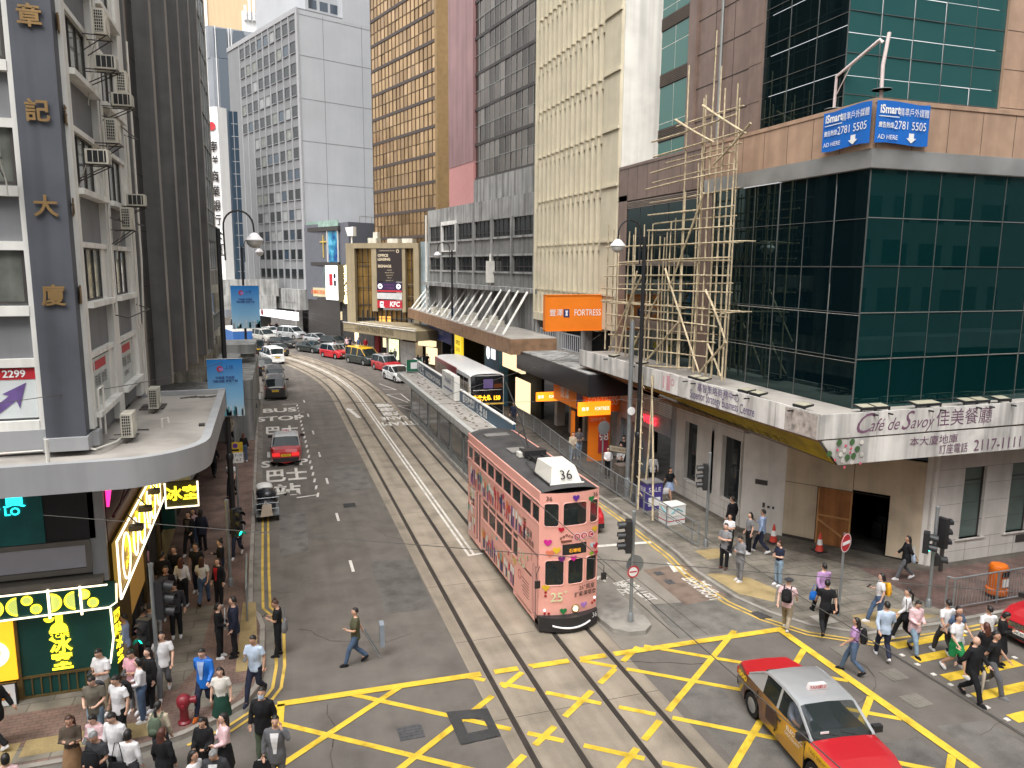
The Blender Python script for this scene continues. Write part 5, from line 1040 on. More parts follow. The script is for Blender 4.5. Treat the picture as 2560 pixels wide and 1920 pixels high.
PROF = {
 'comfort': dict(L=4.69, W=1.69, H=1.50, belt=.93, top=[(-2.345, .5), (-2.33, .80), (-2.26, .97), (-1.62, 1.01), (-1.02, 1.42), (-.75, 1.48), (-.2, 1.50), (.28, 1.47), (.45, 1.43), (1.1, .99), (1.75, .95), (2.2, .87), (2.32, .72), (2.345, .5)], rg=(-1.62, -1.02), ws=(.45, 1.1), bp=(-.22,), ax=(-1.35, 1.33), r=.31),
 'sedan': dict(L=4.9, W=1.86, H=1.46, belt=.92, top=[(-2.45, .55), (-2.43, .85), (-2.3, 1.0), (-1.75, 1.06), (-.85, 1.40), (-.4, 1.45), (.1, 1.44), (.4, 1.38), (1.25, .98), (1.9, .90), (2.3, .78), (2.42, .62), (2.45, .45)], rg=(-1.75, -.85), ws=(.4, 1.25), bp=(-.3,), ax=(-1.45, 1.45), r=.33),
 'hatch': dict(L=4.48, W=1.75, H=1.49, belt=.95, top=[(-2.24, .5), (-2.22, 1.0), (-1.9, 1.12), (-1.0, 1.42), (-.3, 1.49), (.1, 1.47), (.3, 1.42), (1.35, .95), (1.8, .86), (2.12, .74), (2.22, .6), (2.24, .45)], rg=(-1.9, -1.0), ws=(.3, 1.35), bp=(-.3,), ax=(-1.35, 1.35), r=.31),
 'mpv': dict(L=4.93, W=1.85, H=1.9, belt=1.08, top=[(-2.465, .5), (-2.45, 1.05), (-2.40, 1.16), (-2.2, 1.76), (-1.9, 1.88), (-.5, 1.9), (.5, 1.87), (.85, 1.78), (1.6, 1.18), (2.15, 1.03), (2.4, .85), (2.465, .5)], rg=(-2.40, -2.2), ws=(.85, 1.6), bp=(-.9, .35), ax=(-1.5, 1.5), r=.34),
 'suv': dict(L=4.75, W=1.88, H=1.7, belt=1.05, top=[(-2.375, .5), (-2.36, 1.0), (-2.3, 1.1), (-1.9, 1.6), (-1.5, 1.68), (-.3, 1.7), (.2, 1.66), (.45, 1.58), (1.2, 1.12), (1.9, 1.03), (2.25, .88), (2.375, .5)], rg=(-2.3, -1.9), ws=(.45, 1.2), bp=(-1.2, -.1), ax=(-1.4, 1.4), r=.36),
 'van': dict(L=5.1, W=1.95, H=1.97, belt=1.05, top=[(-2.55, .5), (-2.54, 1.1), (-2.5, 1.2), (-2.38, 1.82), (-2.1, 1.95), (-.3, 1.97), (.8, 1.92), (1.15, 1.8), (1.95, 1.12), (2.3, .98), (2.5, .82), (2.55, .5)], rg=(-2.5, -2.38), ws=(1.15, 1.95), bp=(-1.0, .3), ax=(-1.6, 1.6), r=.34),
 'tall': dict(L=4.4, W=1.70, H=1.72, belt=1.0, top=[(-2.2, .5), (-2.19, 1.0), (-2.15, 1.1), (-1.85, 1.62), (-1.4, 1.71), (-.3, 1.72), (.35, 1.68), (.55, 1.6), (1.2, 1.06), (1.75, .98), (2.1, .85), (2.2, .5)], rg=(-2.15, -1.85), ws=(.55, 1.2), bp=(-.3,), ax=(-1.3, 1.35), r=.31),
 'minibus': dict(L=6.9, W=2.05, H=2.6, belt=1.25, top=[(-3.45, .5), (-3.45, 1.2), (-3.43, 1.3), (-3.38, 2.3), (-3.2, 2.55), (-1, 2.6), (2.2, 2.58), (2.75, 2.35), (3.2, 1.3), (3.35, 1.1), (3.43, .9), (3.45, .5)], rg=(-3.43, -3.38), ws=(2.75, 3.2), bp=(-1.8, 0, 1.6), ax=(-1.9, 2.1), r=.38)}
def interp(tab, y):
    for (a, b), (c, d) in zip(tab, tab[1:]):
        if y <= c: return b+(d-b)*(0 if c == a else (y-a)/(c-a))
    return tab[-1][1]
def car(name, label, kind, x, y, rz, body, roof=None, group=None, hood=None, plate_r=M_plateY, plate_f=M_plateW, brake=False, sign=None, detail=False):
    p = PROF[kind]; L, W, H, belt = p['L'], p['W'], p['H'], p['belt']; roof = roof or body; hood = hood or body
    t = thing(name, label, "taxi" if sign else {"van": "van", "minibus": "minibus"}.get(kind, "car"), (x, y, 0), R_(rz), group)
    ys = set(round(a, 4) for a, b in p['top']); 
    for ax in p['ax']: ys |= set(round(ax+d, 4) for d in (-.40, -.36, -.28, -.15, 0, .15, .28, .36, .40))
    for b in p['bp']: ys |= {round(b-.045, 4), round(b+.045, 4)}
    ys |= {round(p['rg'][1]+.14, 4), round(p['ws'][0]-.10, 4)}
    ys = sorted(ys); hl = L/2
    def ring(yy):
        top = interp(p['top'], yy); e = max(0, abs(yy)-(hl-.75))/.75; w = W/2*(1-.16*e*e-.03*e)
        zb = .20+.12*max(0, e-.6)*2
        for ax in p['ax']:
            d = abs(yy-ax)
            if d < .395: zb = max(zb, math.sqrt(.4**2-d*d)+p['r']-.05)
        be = min(belt, top-.04); t_ = max(0, min(1, (top-be)/(H-belt)))
        wr = W/2-.17-.05*(H-1.4)
        z3 = max(zb+.10, min(.6, be-.2)); q = [(0, .2), (w-.2, max(.2, zb)), (w-.035, zb+.015), (w, max(z3, zb+.05)), (w-.012, max(be-.10, zb+.09)), (w-.05, max(be, zb+.12))]
        if t_ > .12: q += [(w-.08+(wr-w+.08)*t_, be+(top-be)*.88), ((w*.8)+(wr*.82-w*.8)*t_, top-.012), (0, top+.012)]
        else: q += [(w-.11, be+(top-be)*.7), (w*.6, top), (0, top+.018)]
        return [(a, yy, b) for a, b in q]
    rows = [ring(v) for v in ys]; n = len(rows[0])
    g = MB(); parts = {'windscreen': MB(), 'rear_window': MB(), 'L': MB(), 'R': MB()}
    c0, c1 = p['rg'][1], p['ws'][0]
    for i in range(len(ys)-1):
        ym = (ys[i]+ys[i+1])/2
        for sgn in (1, -1):
            A = [(sgn*a, b, c) for a, b, c in rows[i]]; B_ = [(sgn*a, b, c) for a, b, c in rows[i+1]]
            for j in range(n-1):
                f = [A[j], B_[j], B_[j+1], A[j+1]] if sgn > 0 else [A[j], A[j+1], B_[j+1], B_[j]]
                tgt, mi = g, 0
                if j <= 1: mi = 2
                elif j == 5 and p['rg'][0] < ym < p['ws'][1]:
                    pil = any(abs(ym-b) < .05 for b in p['bp']) or c0 < ym < c0+.12 and kind in ('comfort', 'sedan') or p['rg'][0] < ym < c0 and kind in ('comfort', 'sedan')
                    if not pil: tgt = parts['R' if sgn > 0 else 'L']
                    else: mi = 1
                elif j >= 6 and p['ws'][0] < ym < p['ws'][1]: tgt = parts['windscreen']
                elif j >= 6 and p['rg'][0] < ym < p['rg'][1]: tgt = parts['rear_window']
                elif j >= 6 and p['rg'][1] <= ym <= p['ws'][0]: mi = 1
                elif j >= 5 and (ym > p['ws'][1] or ym < p['rg'][0]): mi = 3
                tgt.add(f, [(0, 1, 2, 3)], mi)
    for e in (0, -1):
        f = [q for q in rows[e]]; m = [(-a, b, c) for a, b, c in rows[e][1:-1]][::-1]; g.poly(f+m, 0)
    for sgn in (1, -1):     # pillars
        k = [q for q in rows if p['rg'][0]-.001 <= q[0][1] <= p['ws'][1]+.001]; g.tube([(sgn*(q[6][0]-.005), q[6][1], q[6][2]) for q in k], .032, 5, 1)
    o = g.build("body", [body, roof, M_trim, hood], t, 32)
    if detail:
        bm = bmesh.new(); bm.from_mesh(o.data); bmesh.ops.remove_doubles(bm, verts=bm.verts, dist=.0005); bm.to_mesh(o.data); bm.free(); o.data.set_sharp_from_angle(angle=R_(32))
    gm = M_carglass if not detail else glassmat("clear_car_glass", (.02, .035, .035), .02, 1.55)
    if detail: gm.node_tree.nodes['Principled BSDF'].inputs['Alpha'].default_value = .42
    for k, nm in (('windscreen', 'windscreen'), ('rear_window', 'rear_window'), ('L', 'side_window'), ('R', 'side_window')):
        if parts[k].v: parts[k].build(nm, gm, t, 40)
    # wheels
    r = p['r']
    for ax in p['ax']:
        for sgn in (1, -1):
            wv = MB(); wv.lathe([(r*.6, -.09), (r*.97, -.09), (r, -.06), (r, .06), (r*.97, .09), (r*.62, .09)], (0, 0, 0), 20, axis='x'); wo = wv.build("wheel", M_tyre, t, 40, loc=(sgn*(W/2-.13), ax, r))
            rv = MB(); rv.lathe([(.02, .055), (r*.2, .06), (r*.60, .05), (r*.64, .085), (r*.6, .092)], (0, 0, 0), 20, axis='x')
            if sgn < 0: rv.v = [(-a, b, c) for a, b, c in rv.v]; rv.f = [f[::-1] for f in rv.f]
            for q in range(5):
                a = q*2*math.pi/5; rv.add([(sgn*.075, math.cos(a+d)*rr, math.sin(a+d)*rr) for d, rr in ((-.5, r*.28), (-.17, r*.55), (.17, r*.55), (.5, r*.28))], [(0, 1, 2, 3)], 1)
            rv.build("rim", [M_rim, M_trim], wo, 40)
    yf = hl; fz = .66 if kind not in ('mpv', 'suv', 'van', 'minibus') else .80
    wf = W/2*.80
    for sgn in (1, -1):
        h = MB(); h.add([(sgn*wf*.62, yf-.01, fz-.09), (sgn*wf*1.03, yf-.10, fz-.08), (sgn*wf*1.06, yf-.18, fz+.10), (sgn*wf*.66, yf-.03, fz+.07), (sgn*wf*.62, yf-.3, fz-.09), (sgn*wf*1.02, yf-.4, fz-.08), (sgn*wf*1.03, yf-.4, fz+.09), (sgn*wf*.66, yf-.3, fz+.07)], [(0, 1, 2, 3), (3, 2, 6, 7), (0, 4, 5, 1), (1, 5, 6, 2), (0, 3, 7, 4)]); h.build("headlight", M_head, t)
        zt = fz+.08 if kind != 'comfort' else .70; hh = .10 if kind in ('comfort', 'sedan') else .16
        if kind in ('comfort',): h = MB(); h.box(sgn*wf*.45, -yf-.008, zt-.09, sgn*wf*1.04, -yf+.12, zt+.09)
        else: h = MB(); h.add([(sgn*wf*.72, -yf-.005, zt+.05), (sgn*wf*1.05, -yf+.06, zt), (sgn*wf*1.06, -yf+.12, zt+hh*1.8), (sgn*wf*.78, -yf+.03, zt+hh*1.5), (sgn*wf*.72, -yf+.2, zt+.05), (sgn*wf*1.03, -yf+.3, zt), (sgn*wf*1.03, -yf+.3, zt+hh*1.8), (sgn*wf*.78, -yf+.2, zt+hh*1.5)], [(0, 3, 2, 1), (3, 7, 6, 2), (0, 1, 5, 4), (1, 2, 6, 5), (0, 4, 7, 3)])
        h.build("tail_light", M_tailon if brake else M_tail, t)
        h = MB(); h.box(sgn*(W/2-.05), c1+.45, belt+.02, sgn*(W/2+.17), c1+.57, belt+.17); h.tube([(sgn*(W/2-.1), c1+.5, belt+.02), (sgn*(W/2+.05), c1+.5, belt+.06)], .02, 5); h.build("mirror", M_trim, t)
    h = MB(); h.box(-wf*.6, yf-.05, fz-.10, wf*.6, yf+.008, fz+.05, 0); [h.box(-wf*.6, yf, fz-.09+k*.035, wf*.6, yf+.014, fz-.078+k*.035, 1) for k in range(4)]; h.build("grille", [M_trim, M_chrome], t)
    h = MB(); h.box(-wf*1.0, yf-.3, .26, wf*1.0, yf+.03, .46); h.build("front_bumper", M_trim if kind in ('comfort', 'tall') else body, t)
    h = MB(); h.box(-wf*1.0, -yf-.03, .30, wf*1.0, -yf+.3, .52 if kind == 'comfort' else .44); h.build("rear_bumper", M_trim if kind in ('comfort', 'tall') else body, t)
    h = MB(); h.box(-.26, yf+.01, .38, .26, yf+.045, .50, 0); h.text("HK 8527", .1, (0, yf+.048, .44), (-1, 0, 0), mi=1); h.build("number_plate", [plate_f, M_black], t)
    zp = .66 if kind in ('comfort', 'sedan', 'hatch') else .80
    h = MB(); h.box(-.26, -yf-.025, zp-.07, .26, -yf+.02, zp+.06, 0); h.text("TV 3186", .1, (0, -yf-.027, zp), (1, 0, 0), mi=1); h.build("number_plate", [plate_r, M_black], t)
    h = MB()
    for sgn in (1, -1):
        for yb in list(p['bp'])+[c1+.55]+([p['ax'][0]+.30] if kind in ('comfort', 'sedan', 'hatch', 'tall') else []):
            h.box(sgn*(W/2-.02), yb-.008, .36, sgn*(W/2+.002), yb+.008, belt-.05)
        for yb in p['bp']: h.box(sgn*(W/2-.02), yb+.08, belt-.18, sgn*(W/2+.02), yb+.24, belt-.145); h.box(sgn*(W/2-.02), yb-.9, belt-.18, sgn*(W/2+.02), yb-.74, belt-.145)
    h.build("door_seams", M_trim, t)
    if sign == 'taxi':
        h = MB(); h.prism([(-.24, H), (.24, H), (.2, H+.13), (-.2, H+.13)], -.02, .09, 0, axis='y'); h.text("TAXI的士", .1, (0, .095, H+.065), (-1, 0, 0), mi=1, bold=.02); h.text("TAXI的士", .1, (0, -.025, H+.065), (1, 0, 0), mi=1, bold=.02); h.build("roof_sign", [mat("taxi_sign", (.8, .72, .70), .4, var=0), M_red], t)
    if kind in ('sedan', 'mpv', 'suv', 'hatch', 'van'):
        h = MB(); h.box(-wf*.5, -yf-.012, zp+.10, wf*.5, -yf+.03, zp+.15); h.build("rear_trim", M_chrome, t)
    h = MB(); [h.tube([(sx_, p['ws'][1]-.02, interp(p['top'], p['ws'][1])+.03), (sx_+.35, p['ws'][1]-.10, interp(p['top'], p['ws'][1])+.09)], .012, 4) for sx_ in (-.35, .05)]; h.build("wiper", M_trim, t)
    return t
GQ = "cars queuing behind the bus"
fg = car("taxi", "silver roofed taxi wrapped in gold and brown adverts in the yellow box junction", 'comfort', 11.62, 12.85, 172, P_wrap, P_silver, None, P_red, sign='taxi', detail=True)
h = MB(); h.text("TAXI SERVICE", .13, (.852, 1.52, .86), (0, 1, 0), sx=.9, mi=0)
h.text("ELECTRIC", .15, (.856, .62, .80), (0, 1, 0), mi=1, bold=.02); h.text("DISCOUNT", .12, (.856, .55, .66), (0, 1, 0), mi=1)
for k in range(3): h.disc((.84, -1.95-.0+.14*k, .84), .075, (0, 1, 0), (0, 0, 1), 14, 2, r2=.03)
h.build("side_advert", [M_black, M_whl, M_plateY], fg)
h = MB(); h.add([(.855, -.62, .45), (.855, -.10, .45), (.855, -.10, .84), (.855, -.62, .84)], [(0, 1, 2, 3)], 0); h.build("door_panel", mat("dark_brown_print", (.05, .022, .012), .3), fg)
h = MB(); h.box(.3, 1.02, 1.07, .5, 1.03, 1.12); h.build("sticker", M_whl, fg)
h = MB(); h.box(-.72, -1.5, .35, .72, 1.0, .42); h.box(-.72, .72, .5, .72, 1.02, .92); h.box(-.72, -1.6, .42, .72, -1.45, 1.0); h.build("interior", M_dk2, fg)
for sx_ in (-.38, .38):
    for y0 in (-.32, -1.2): h = MB(); h.box(sx_-.26, y0, .42, sx_+.26, y0+.5, .58); h.box(sx_-.25, y0-.1, .5, sx_+.25, y0+.02, 1.08); h.box(sx_-.12, y0-.09, 1.08, sx_+.12, y0, 1.26); h.build("seat", mat("taxi_seat", (.055, .055, .06), .7, var=.2), fg)
h = MB(); h.lathe([(.17, 0), (.19, .015), (.17, .03), (.155, .015), (.17, 0)], (.38, .52, .88), 16, axis='y'); h.build("steering_wheel", M_trim, fg, 60)
dv = thing("person", "taxi driver in a pale shirt with his arm at the open window", "person", fg.location, fg.rotation_euler[2])
h = MB(); h.tube([(.38, -.12, .55), (.38, -.14, .8), (.38, -.12, 1.0), (.38, -.08, 1.08)], [.16, .18, .15, .06], 10); h.tube([(.5, -.1, 1.0), (.64, .1, .92), (.72, .35, .97)], [.07, .06, .045], 8); h.tube([(.25, -.1, 1.0), (.2, .15, .85), (.3, .42, .92)], [.07, .055, .04], 8); h.build("shirt", mat("driver_sleeve", (.42, .45, .56), .8), dv, 60)
h = MB(); h.tube([(.38, -.08, 1.06), (.38, -.07, 1.12)], .05, 8); h.lathe([(.01, -.12), (.06, -.08), (.08, .0), (.07, .08), (.02, .11)], (.38, -.05, 1.23), 12); h.tube([(.72, .35, .97), (.74, .5, .98), (.73, .6, .99)], [.042, .035, .03], 8); h.tube([(.3, .42, .92), (.34, .5, .95)], .035, 6); h.build("body", mat("driver_skin", (.50, .29, .2), .55), dv, 60)
h = MB(); h.lathe([(.085, -.03), (.088, .03), (.075, .09), (.02, .125)], (.38, -.065, 1.23), 12); h.build("hair", M_blk, dv, 60)
h = MB(); h.box(-.26, -2.36, .70, .26, -2.33, .80); h.build("boot_trim", M_chrome, fg)
car("taxi", "red taxi with silver roof driving away over the bus stop lettering", 'comfort', .76, 44.0, -2.0, P_red, P_silver, brake=True, sign='taxi')
o = car("taxi", "red taxi partly hidden behind the front of the pink tram", 'comfort', 12.3, 29.4, 180, P_red, P_silver, sign='taxi')
car("taxi", "dark fronted red taxi waiting at the yellow crossing bars behind the pedestrians", 'comfort', 23.0, 15.0, 95, P_red, P_silver, sign='taxi')
car("hatchback_car", "white hatchback at the front of the queue behind the bus", 'hatch', 11.75, 71.2, 180+12, P_white, None, GQ)
car("taxi", "tall red taxi with pale roof directly behind the white hatchback", 'tall', 11.75, 78.2, 180+18, P_red, P_silver, GQ, sign='taxi')
car("yellow_roof_van", "dark green van with a yellow roof between two red taxis", 'van', 10.05, 84.4, 180+24, P_dgreen, P_yellow, GQ)
car("taxi", "red taxi behind the yellow roofed van in the queue", 'tall', 7.5, 90.8, 180+28, P_red, P_silver, GQ, sign='taxi')
car("luxury_car", "dark grey car with large bright grille behind the second red taxi", 'sedan', 5.2, 97.6, 180+32, paint("gunmetal", (.03, .038, .038), .3), None, GQ)
car("sedan_car", "black saloon car farther back beside the silver people carriers", 'sedan', 1.9, 104.2, 180+36, P_black, None, GQ)
car("people_carrier", "champagne silver people carrier beside the minibus in the oncoming queue", 'mpv', -.6, 112.9, 180+30, P_grey, None, GQ)
car("people_carrier", "silver people carrier in the second row under the white bank fascia", 'mpv', 3.4, 116.2, 180+38, P_silver, None, GQ)
car("sedan_car", "grey car half hidden between the second row people carrier and a dark car", 'hatch', 6.6, 108.2, 180+36, P_silver, None, GQ)
car("sedan_car", "black estate car parked in the second row before the church block", 'suv', 8.5, 101.5, 180+34, P_black, None, GQ)
GL = "vehicles waiting by the bus stop kerb"
car("people_carrier", "black people carrier with chrome rear strip before the bus stop marking", 'mpv', .45, 65.3, -1, P_black, None, GL)
car("people_carrier", "black people carrier with a paper in its rear window", 'mpv', .35, 71.6, 3, P_black, None, GL)
car("off_roader", "black off roader by the kerb ahead of the two people carriers", 'suv', -.7, 79.4, 8, P_black, None, GL)
car("people_carrier", "white people carrier with red tail lamps in the outer lane", 'mpv', .35, 88.4, 14, P_white, None, GL)
car("people_carrier", "silver car with white roof beside the yellow bus stop poles", 'suv', -2.6, 89.5, 14, P_silver, P_white, GL)
car("minibus", "white minibus at the far bend of the street", 'minibus', -3.2, 124.5, 180+28, P_white, None)
car("people_carrier", "dark people carrier behind the white one at the bend", 'mpv', -1.9, 97.5, 20, P_black, None, GL); car("sedan_car", "dark saloon car just past the white people carrier at the bend", 'sedan', .9, 95.5, 19, paint("gunmetal", ()), None, GL); car("sedan_car", "silver saloon car last in the second row beyond the silver people carrier", 'sedan', .4, 121.5, 180+34, P_silver, None, GQ)
o = thing("delivery_truck", "blue box truck mostly hidden behind a street banner", "truck", (-3.3, 97, 0), R_(14))
g = MB(); g.box(-1.1, -2, .9, 1.1, 3.2, 3.3); g.build("cargo_box", [mat("truck_blue", (.03, .12, .36), .5)], o); g = MB(); g.box(-1.11, -2.02, 3.0, 1.11, 3.2, 3.35); g.build("roof_edge", M_wframe, o)
g = MB(); g.box(-1.0, 3.3, .6, 1.0, 4.8, 2.4); g.build("cab", P_white, o)
for sx_ in (-.9, .9):
    for yy in (-1.2, 4.0): g = MB(); g.lathe([(.2, -.12), (.45, -.12), (.45, .12), (.2, .12)], (sx_, yy, .45), 14, axis='x'); g.build("wheel", M_tyre, o)

# ---------------------------------------------------------------- double deck tram 36
M_tpink = mat("tram_pink", (.80, .385, .32), .42, var=.03, scale=1.5, coat=.25, dirt=.06); M_tblk = mat("tram_black", (.02, .019, .02), .5, var=.15); M_troof = mat("tram_roof_canvas", (.062, .06, .06), .75, var=.2, scale=1.4, dirt=.3)
M_tfl = mat("tram_pink_trim", (.80, .42, .36), .45, var=.03)
M_tgl = mat("tram_glass", (.03, .04, .04), .04, var=0, alpha=.55)
TR = thing("tram", "pink double deck tram number 36 covered in hearts and dancing figures", "tram", (8.41, 19.95, 0))
HW = .96; LEN = 8.3
def fy_(x): return -.20*(1-(x/HW)**2)          # the front bows outwards
def tpart(name, m, fn, sm=None, par=None):
    g = MB(); fn(g); return g.build(name, m, par or TR, sm)
def fgrid(g, x0, x1, z0, z1, off=0, mi=0, n=8):
    rows = [[(x0+(x1-x0)*i/n, fy_(x0+(x1-x0)*i/n)-off-.03*max(0, (z-3.3))*0, z) for i in range(n+1)] for z in (z0, z1)]; g.grid(rows, mi)
def front(g):
    def row(z0, z1, holes):
        x = -HW
        for a, b in holes: fgrid(g, x, a, z0, z1); x = b
        fgrid(g, x, HW, z0, z1)
    row(.52, 1.49, []); row(1.49, 2.29, [(-.79, -.22), (-.10, .42), (.52, .92)]); row(2.29, 2.43, []); row(2.43, 2.77, [(-.28, .52)]); row(2.77, 3.34, []); row(3.34, 4.06, [(-.84, -.40), (-.28, .50), (.61, .92)]); row(4.06, 4.37, [])
tpart("front_panel", M_tpink, front, 60)
def wins():
    for a, b, z0, z1 in ((-.79, -.22, 1.49, 2.29), (-.10, .42, 1.49, 2.29), (.52, .92, 1.49, 2.29), (-.84, -.40, 3.34, 4.06), (-.28, .50, 3.34, 4.06), (.61, .92, 3.34, 4.06)):
        def fr(g):
            p = []; n = 5; rr = .09
            for cx, cz, s in ((b-rr, z1-rr, 0), (a+rr, z1-rr, 90), (a+rr, z0+rr, 180), (b-rr, z0+rr, 270)):
                p += [(cx+rr*math.cos(R_(s+90*k/n)), cz+rr*math.sin(R_(s+90*k/n))) for k in range(n+1)]
            p.append(p[0]); q = [Vector((x, fy_(x)-.006, z)) for x, z in p]; g.tube(q, .017, 5)
            cs = [(b, z1), (a, z1), (a, z0), (b, z0)]
            for k, (x, z) in enumerate(cs):       # pink corner fillets
                seg = p[k*6:k*6+6]; g.poly([(x, fy_(x)-.002, z)]+[(u, fy_(u)-.002, v) for u, v in seg])
        w = tpart("window", M_tfl, fr)
        tpart("pane", M_tgl, lambda g: fgrid(g, a, b, z0, z1, -.015), None, w)
wins()
w = tpart("destination_blind", M_tblk, lambda g: fgrid(g, -.28, .52, 2.43, 2.77, -.01)); tpart("lettering", mat("led_amber", (.8, .34, .02), emit=.6), lambda g: g.text("石塘咀", .13, (.12, fy_(.1)-.004, 2.55), sx=1.0), None, w)
def tside(sg):
    X = sg*HW
    def f(g):
        def pan(y0, y1, z0, z1): g.box(X-sg*.05, y0, z0, X, y1, z1)
        pan(0, LEN, 4.1, 4.40); pan(0, LEN, 2.36, 3.42)
        ys = [0, .72, 1.72, 2.7, 3.7, 4.65, 5.6, 6.5, 7.5, LEN]
        for y in ys: pan(max(0, y-.035), min(LEN, y+.05), 3.4, 4.12)
        pan(0, LEN, 3.92, 3.97)
        # lower deck
        pan(.06, .14, .3, 2.4); pan(.62, 2.0, .3, 1.56); pan(.62, 2.0, 1.5, 2.4); pan(2.0, 6.25, .36, 1.56); pan(6.25, 6.36, .4, 2.4); pan(7.15, LEN, .36, 1.56); pan(7.15, 7.3, 1.5, 2.4); pan(LEN-.2, LEN, 1.5, 2.4); pan(.1, .66, 2.0, 2.4)
        for y in (2.57, 3.52, 4.46, 5.4, 6.2): pan(y-.04, y+.04, 1.5, 2.4)
        pan(2.0, 6.3, 2.14, 2.18)
        pan(0, 2.4, .2, .34); pan(6.3, LEN, .22, .4)
    tpart("side_panel", M_tpink, f)
    ys = [0.05, .72, 1.72, 2.7, 3.7, 4.65, 5.6, 6.5, 7.5, LEN-.02]
    for a, b in zip(ys, ys[1:]): tpart("side_window", M_tgl, lambda g: g.poly([(X-sg*.03, a, 3.42), (X-sg*.03, b, 3.42), (X-sg*.03, b, 4.1), (X-sg*.03, a, 4.1)]))
    ys = [2.0, 2.57, 3.52, 4.46, 5.4, 6.25]
    for a, b in zip(ys, ys[1:]): tpart("side_window", M_tgl, lambda g: g.poly([(X-sg*.03, a, 1.56), (X-sg*.03, b, 1.56), (X-sg*.03, b, 2.36), (X-sg*.03, a, 2.36)]))
    for y0, y1, z0, z1 in ((.16, .60, .36, 1.98), (6.38, 7.13, .42, 2.34)):
        d = tpart("door", M_tblk, lambda g: (g.box(X-sg*.06, y0, z0, X-sg*.03, y1, z1)))
        tpart("door_frame", M_tfl, lambda g: [g.box(X-sg*.04, q, z0, X+sg*.008, q+.03, z1) for q in (y0, (y0+y1)/2-.05, (y0+y1)/2+.05, y1-.03)], None, d)
    tpart("gutter_rail", M_tfl, lambda g: (g.box(X-sg*.01, 0, 4.06, X+sg*.018, LEN, 4.10), g.box(X-sg*.01, 0, 3.38, X+sg*.016, LEN, 3.42), g.box(X-sg*.01, 2, 1.52, X+sg*.016, 6.3, 1.56)))
tside(-1); tside(1)
def roof(g):
    rows = []
    for y in (-.2, 0.1, 2, 4, 6, LEN-.2, LEN):
        rows.append([(x, y+(fy_(x) if y < 0 else 0)+(.2 if y < 0 else 0), 4.36+.17*(1-(abs(x)/HW)**2.2)) for x in [-HW+2*HW*i/10 for i in range(11)]])
    g.grid(rows)
tpart("roof", M_troof, roof, 60)
tpart("roof_patch", mat("roof_patch", (.19, .18, .17), .7, var=.2), lambda g: (g.box(-.6, 6.9, 4.50, .35, 7.35, 4.545), g.box(-.45, 4.2, 4.52, .2, 4.9, 4.55)))
tpart("rear_panel", M_tpink, lambda g: (g.box(-HW, LEN-.05, .35, HW, LEN, 1.5), g.box(-HW, LEN-.05, 2.3, HW, LEN, 3.4), g.box(-HW, LEN-.05, 4.05, HW, LEN, 4.4)))
tpart("interior", [M_dk2, mat("seat_green", (.05, .09, .07), .6), M_tblk], lambda g: (g.box(-.9, .1, .5, .9, LEN-.1, .55, 0), g.box(-.9, .1, 2.32, .9, LEN-.1, 2.40, 0), g.box(-.9, .05, 4.3, .9, LEN-.1, 4.34, 0), *[g.box(s*.12, 1+k*.9, 2.4, s*.85, 1.4+k*.9, 2.85, 1) for s in (-1, 1) for k in range(8)], *[g.box(s*.12, 1.35+k*.9, 2.8, s*.85, 1.42+k*.9, 3.3, 1) for s in (-1, 1) for k in range(8)], g.box(-.8, .3, .55, -.2, .6, 1.7, 2), g.box(-.1, .25, .55, .7, .3, 1.62, 1), *[g.tube([(.55, .6+2*k, .55), (.55, .6+2*k, 2.3)], .02, 5, 1) for k in range(4)]))
def bump(g):
    rows = [[(HW*1.0*t_, fy_(HW*t_)*1.7-.10, z) for t_ in lin(-1, 1, 12)] for z in (.08, .52)]; rows.append([(HW*t_, fy_(HW*t_), .54) for t_ in lin(-1, 1, 12)]); g.grid(rows); g.box(-HW, -.1, .08, HW, .3, .5)
tpart("bumper", M_tblk, bump, 60)
tpart("bumper_line", M_whl, lambda g: g.tube([(HW*t_, fy_(HW*t_)*1.7-.13, .30-.09*(1-(t_/.66)**2)) for t_ in lin(-.64, .64, 12)], .028, 6))
tpart("fleet_number", M_whl, lambda g: g.text("36", .22, (.80, fy_(.8)*1.7-.14, .42), (1, .42, 0)))
tpart("headlamp", [mat("brass_ring", (.45, .33, .16), .3, metal=.8), mat("warm_lamp", (.9, .78, .5), emit=1.1)], lambda g: (g.lathe([(.13, 0), (.13, -.03), (.10, -.05), (.085, -.03)], (.17, fy_(.17), .70), 18, 0, axis='y'), g.lathe([(.085, -.03), (.05, -.05), (.005, -.055)], (.17, fy_(.17), .70), 14, 1, axis='y')), 50)
for x, z, m in ((-.76, 1.28, M_tail), (-.76, 1.17, M_tail), (-.78, .70, M_litw), (-.78, .60, M_tail), (-.66, .60, M_tail), (.88, .88, M_litw), (.88, .78, M_tail), (.79, .74, M_tail)):
    tpart("marker_lamp", m, lambda g: g.lathe([(.038, 0), (.038, -.02), (.01, -.03)], (x, fy_(x), z), 10, axis='y'))
def heart(g, x, z, s, c, off=.012):
    p = []
    for k in range(20):
        a = 2*math.pi*k/20; p.append((16*math.sin(a)**3/17, (13*math.cos(a)-5*math.cos(2*a)-2*math.cos(3*a)-math.cos(4*a))/17))
    g.add([(x+u*s, fy_(max(-HW, min(HW, x+u*s)))-off, z+v*s) for u, v in p]+[(x+u*s, fy_(max(-HW, min(HW, x+u*s)))-off-.012, z+v*s) for u, v in p], [tuple(range(39, 19, -1))]+[(i, (i+1) % 20, 20+(i+1) % 20, 20+i) for i in range(20)], c)
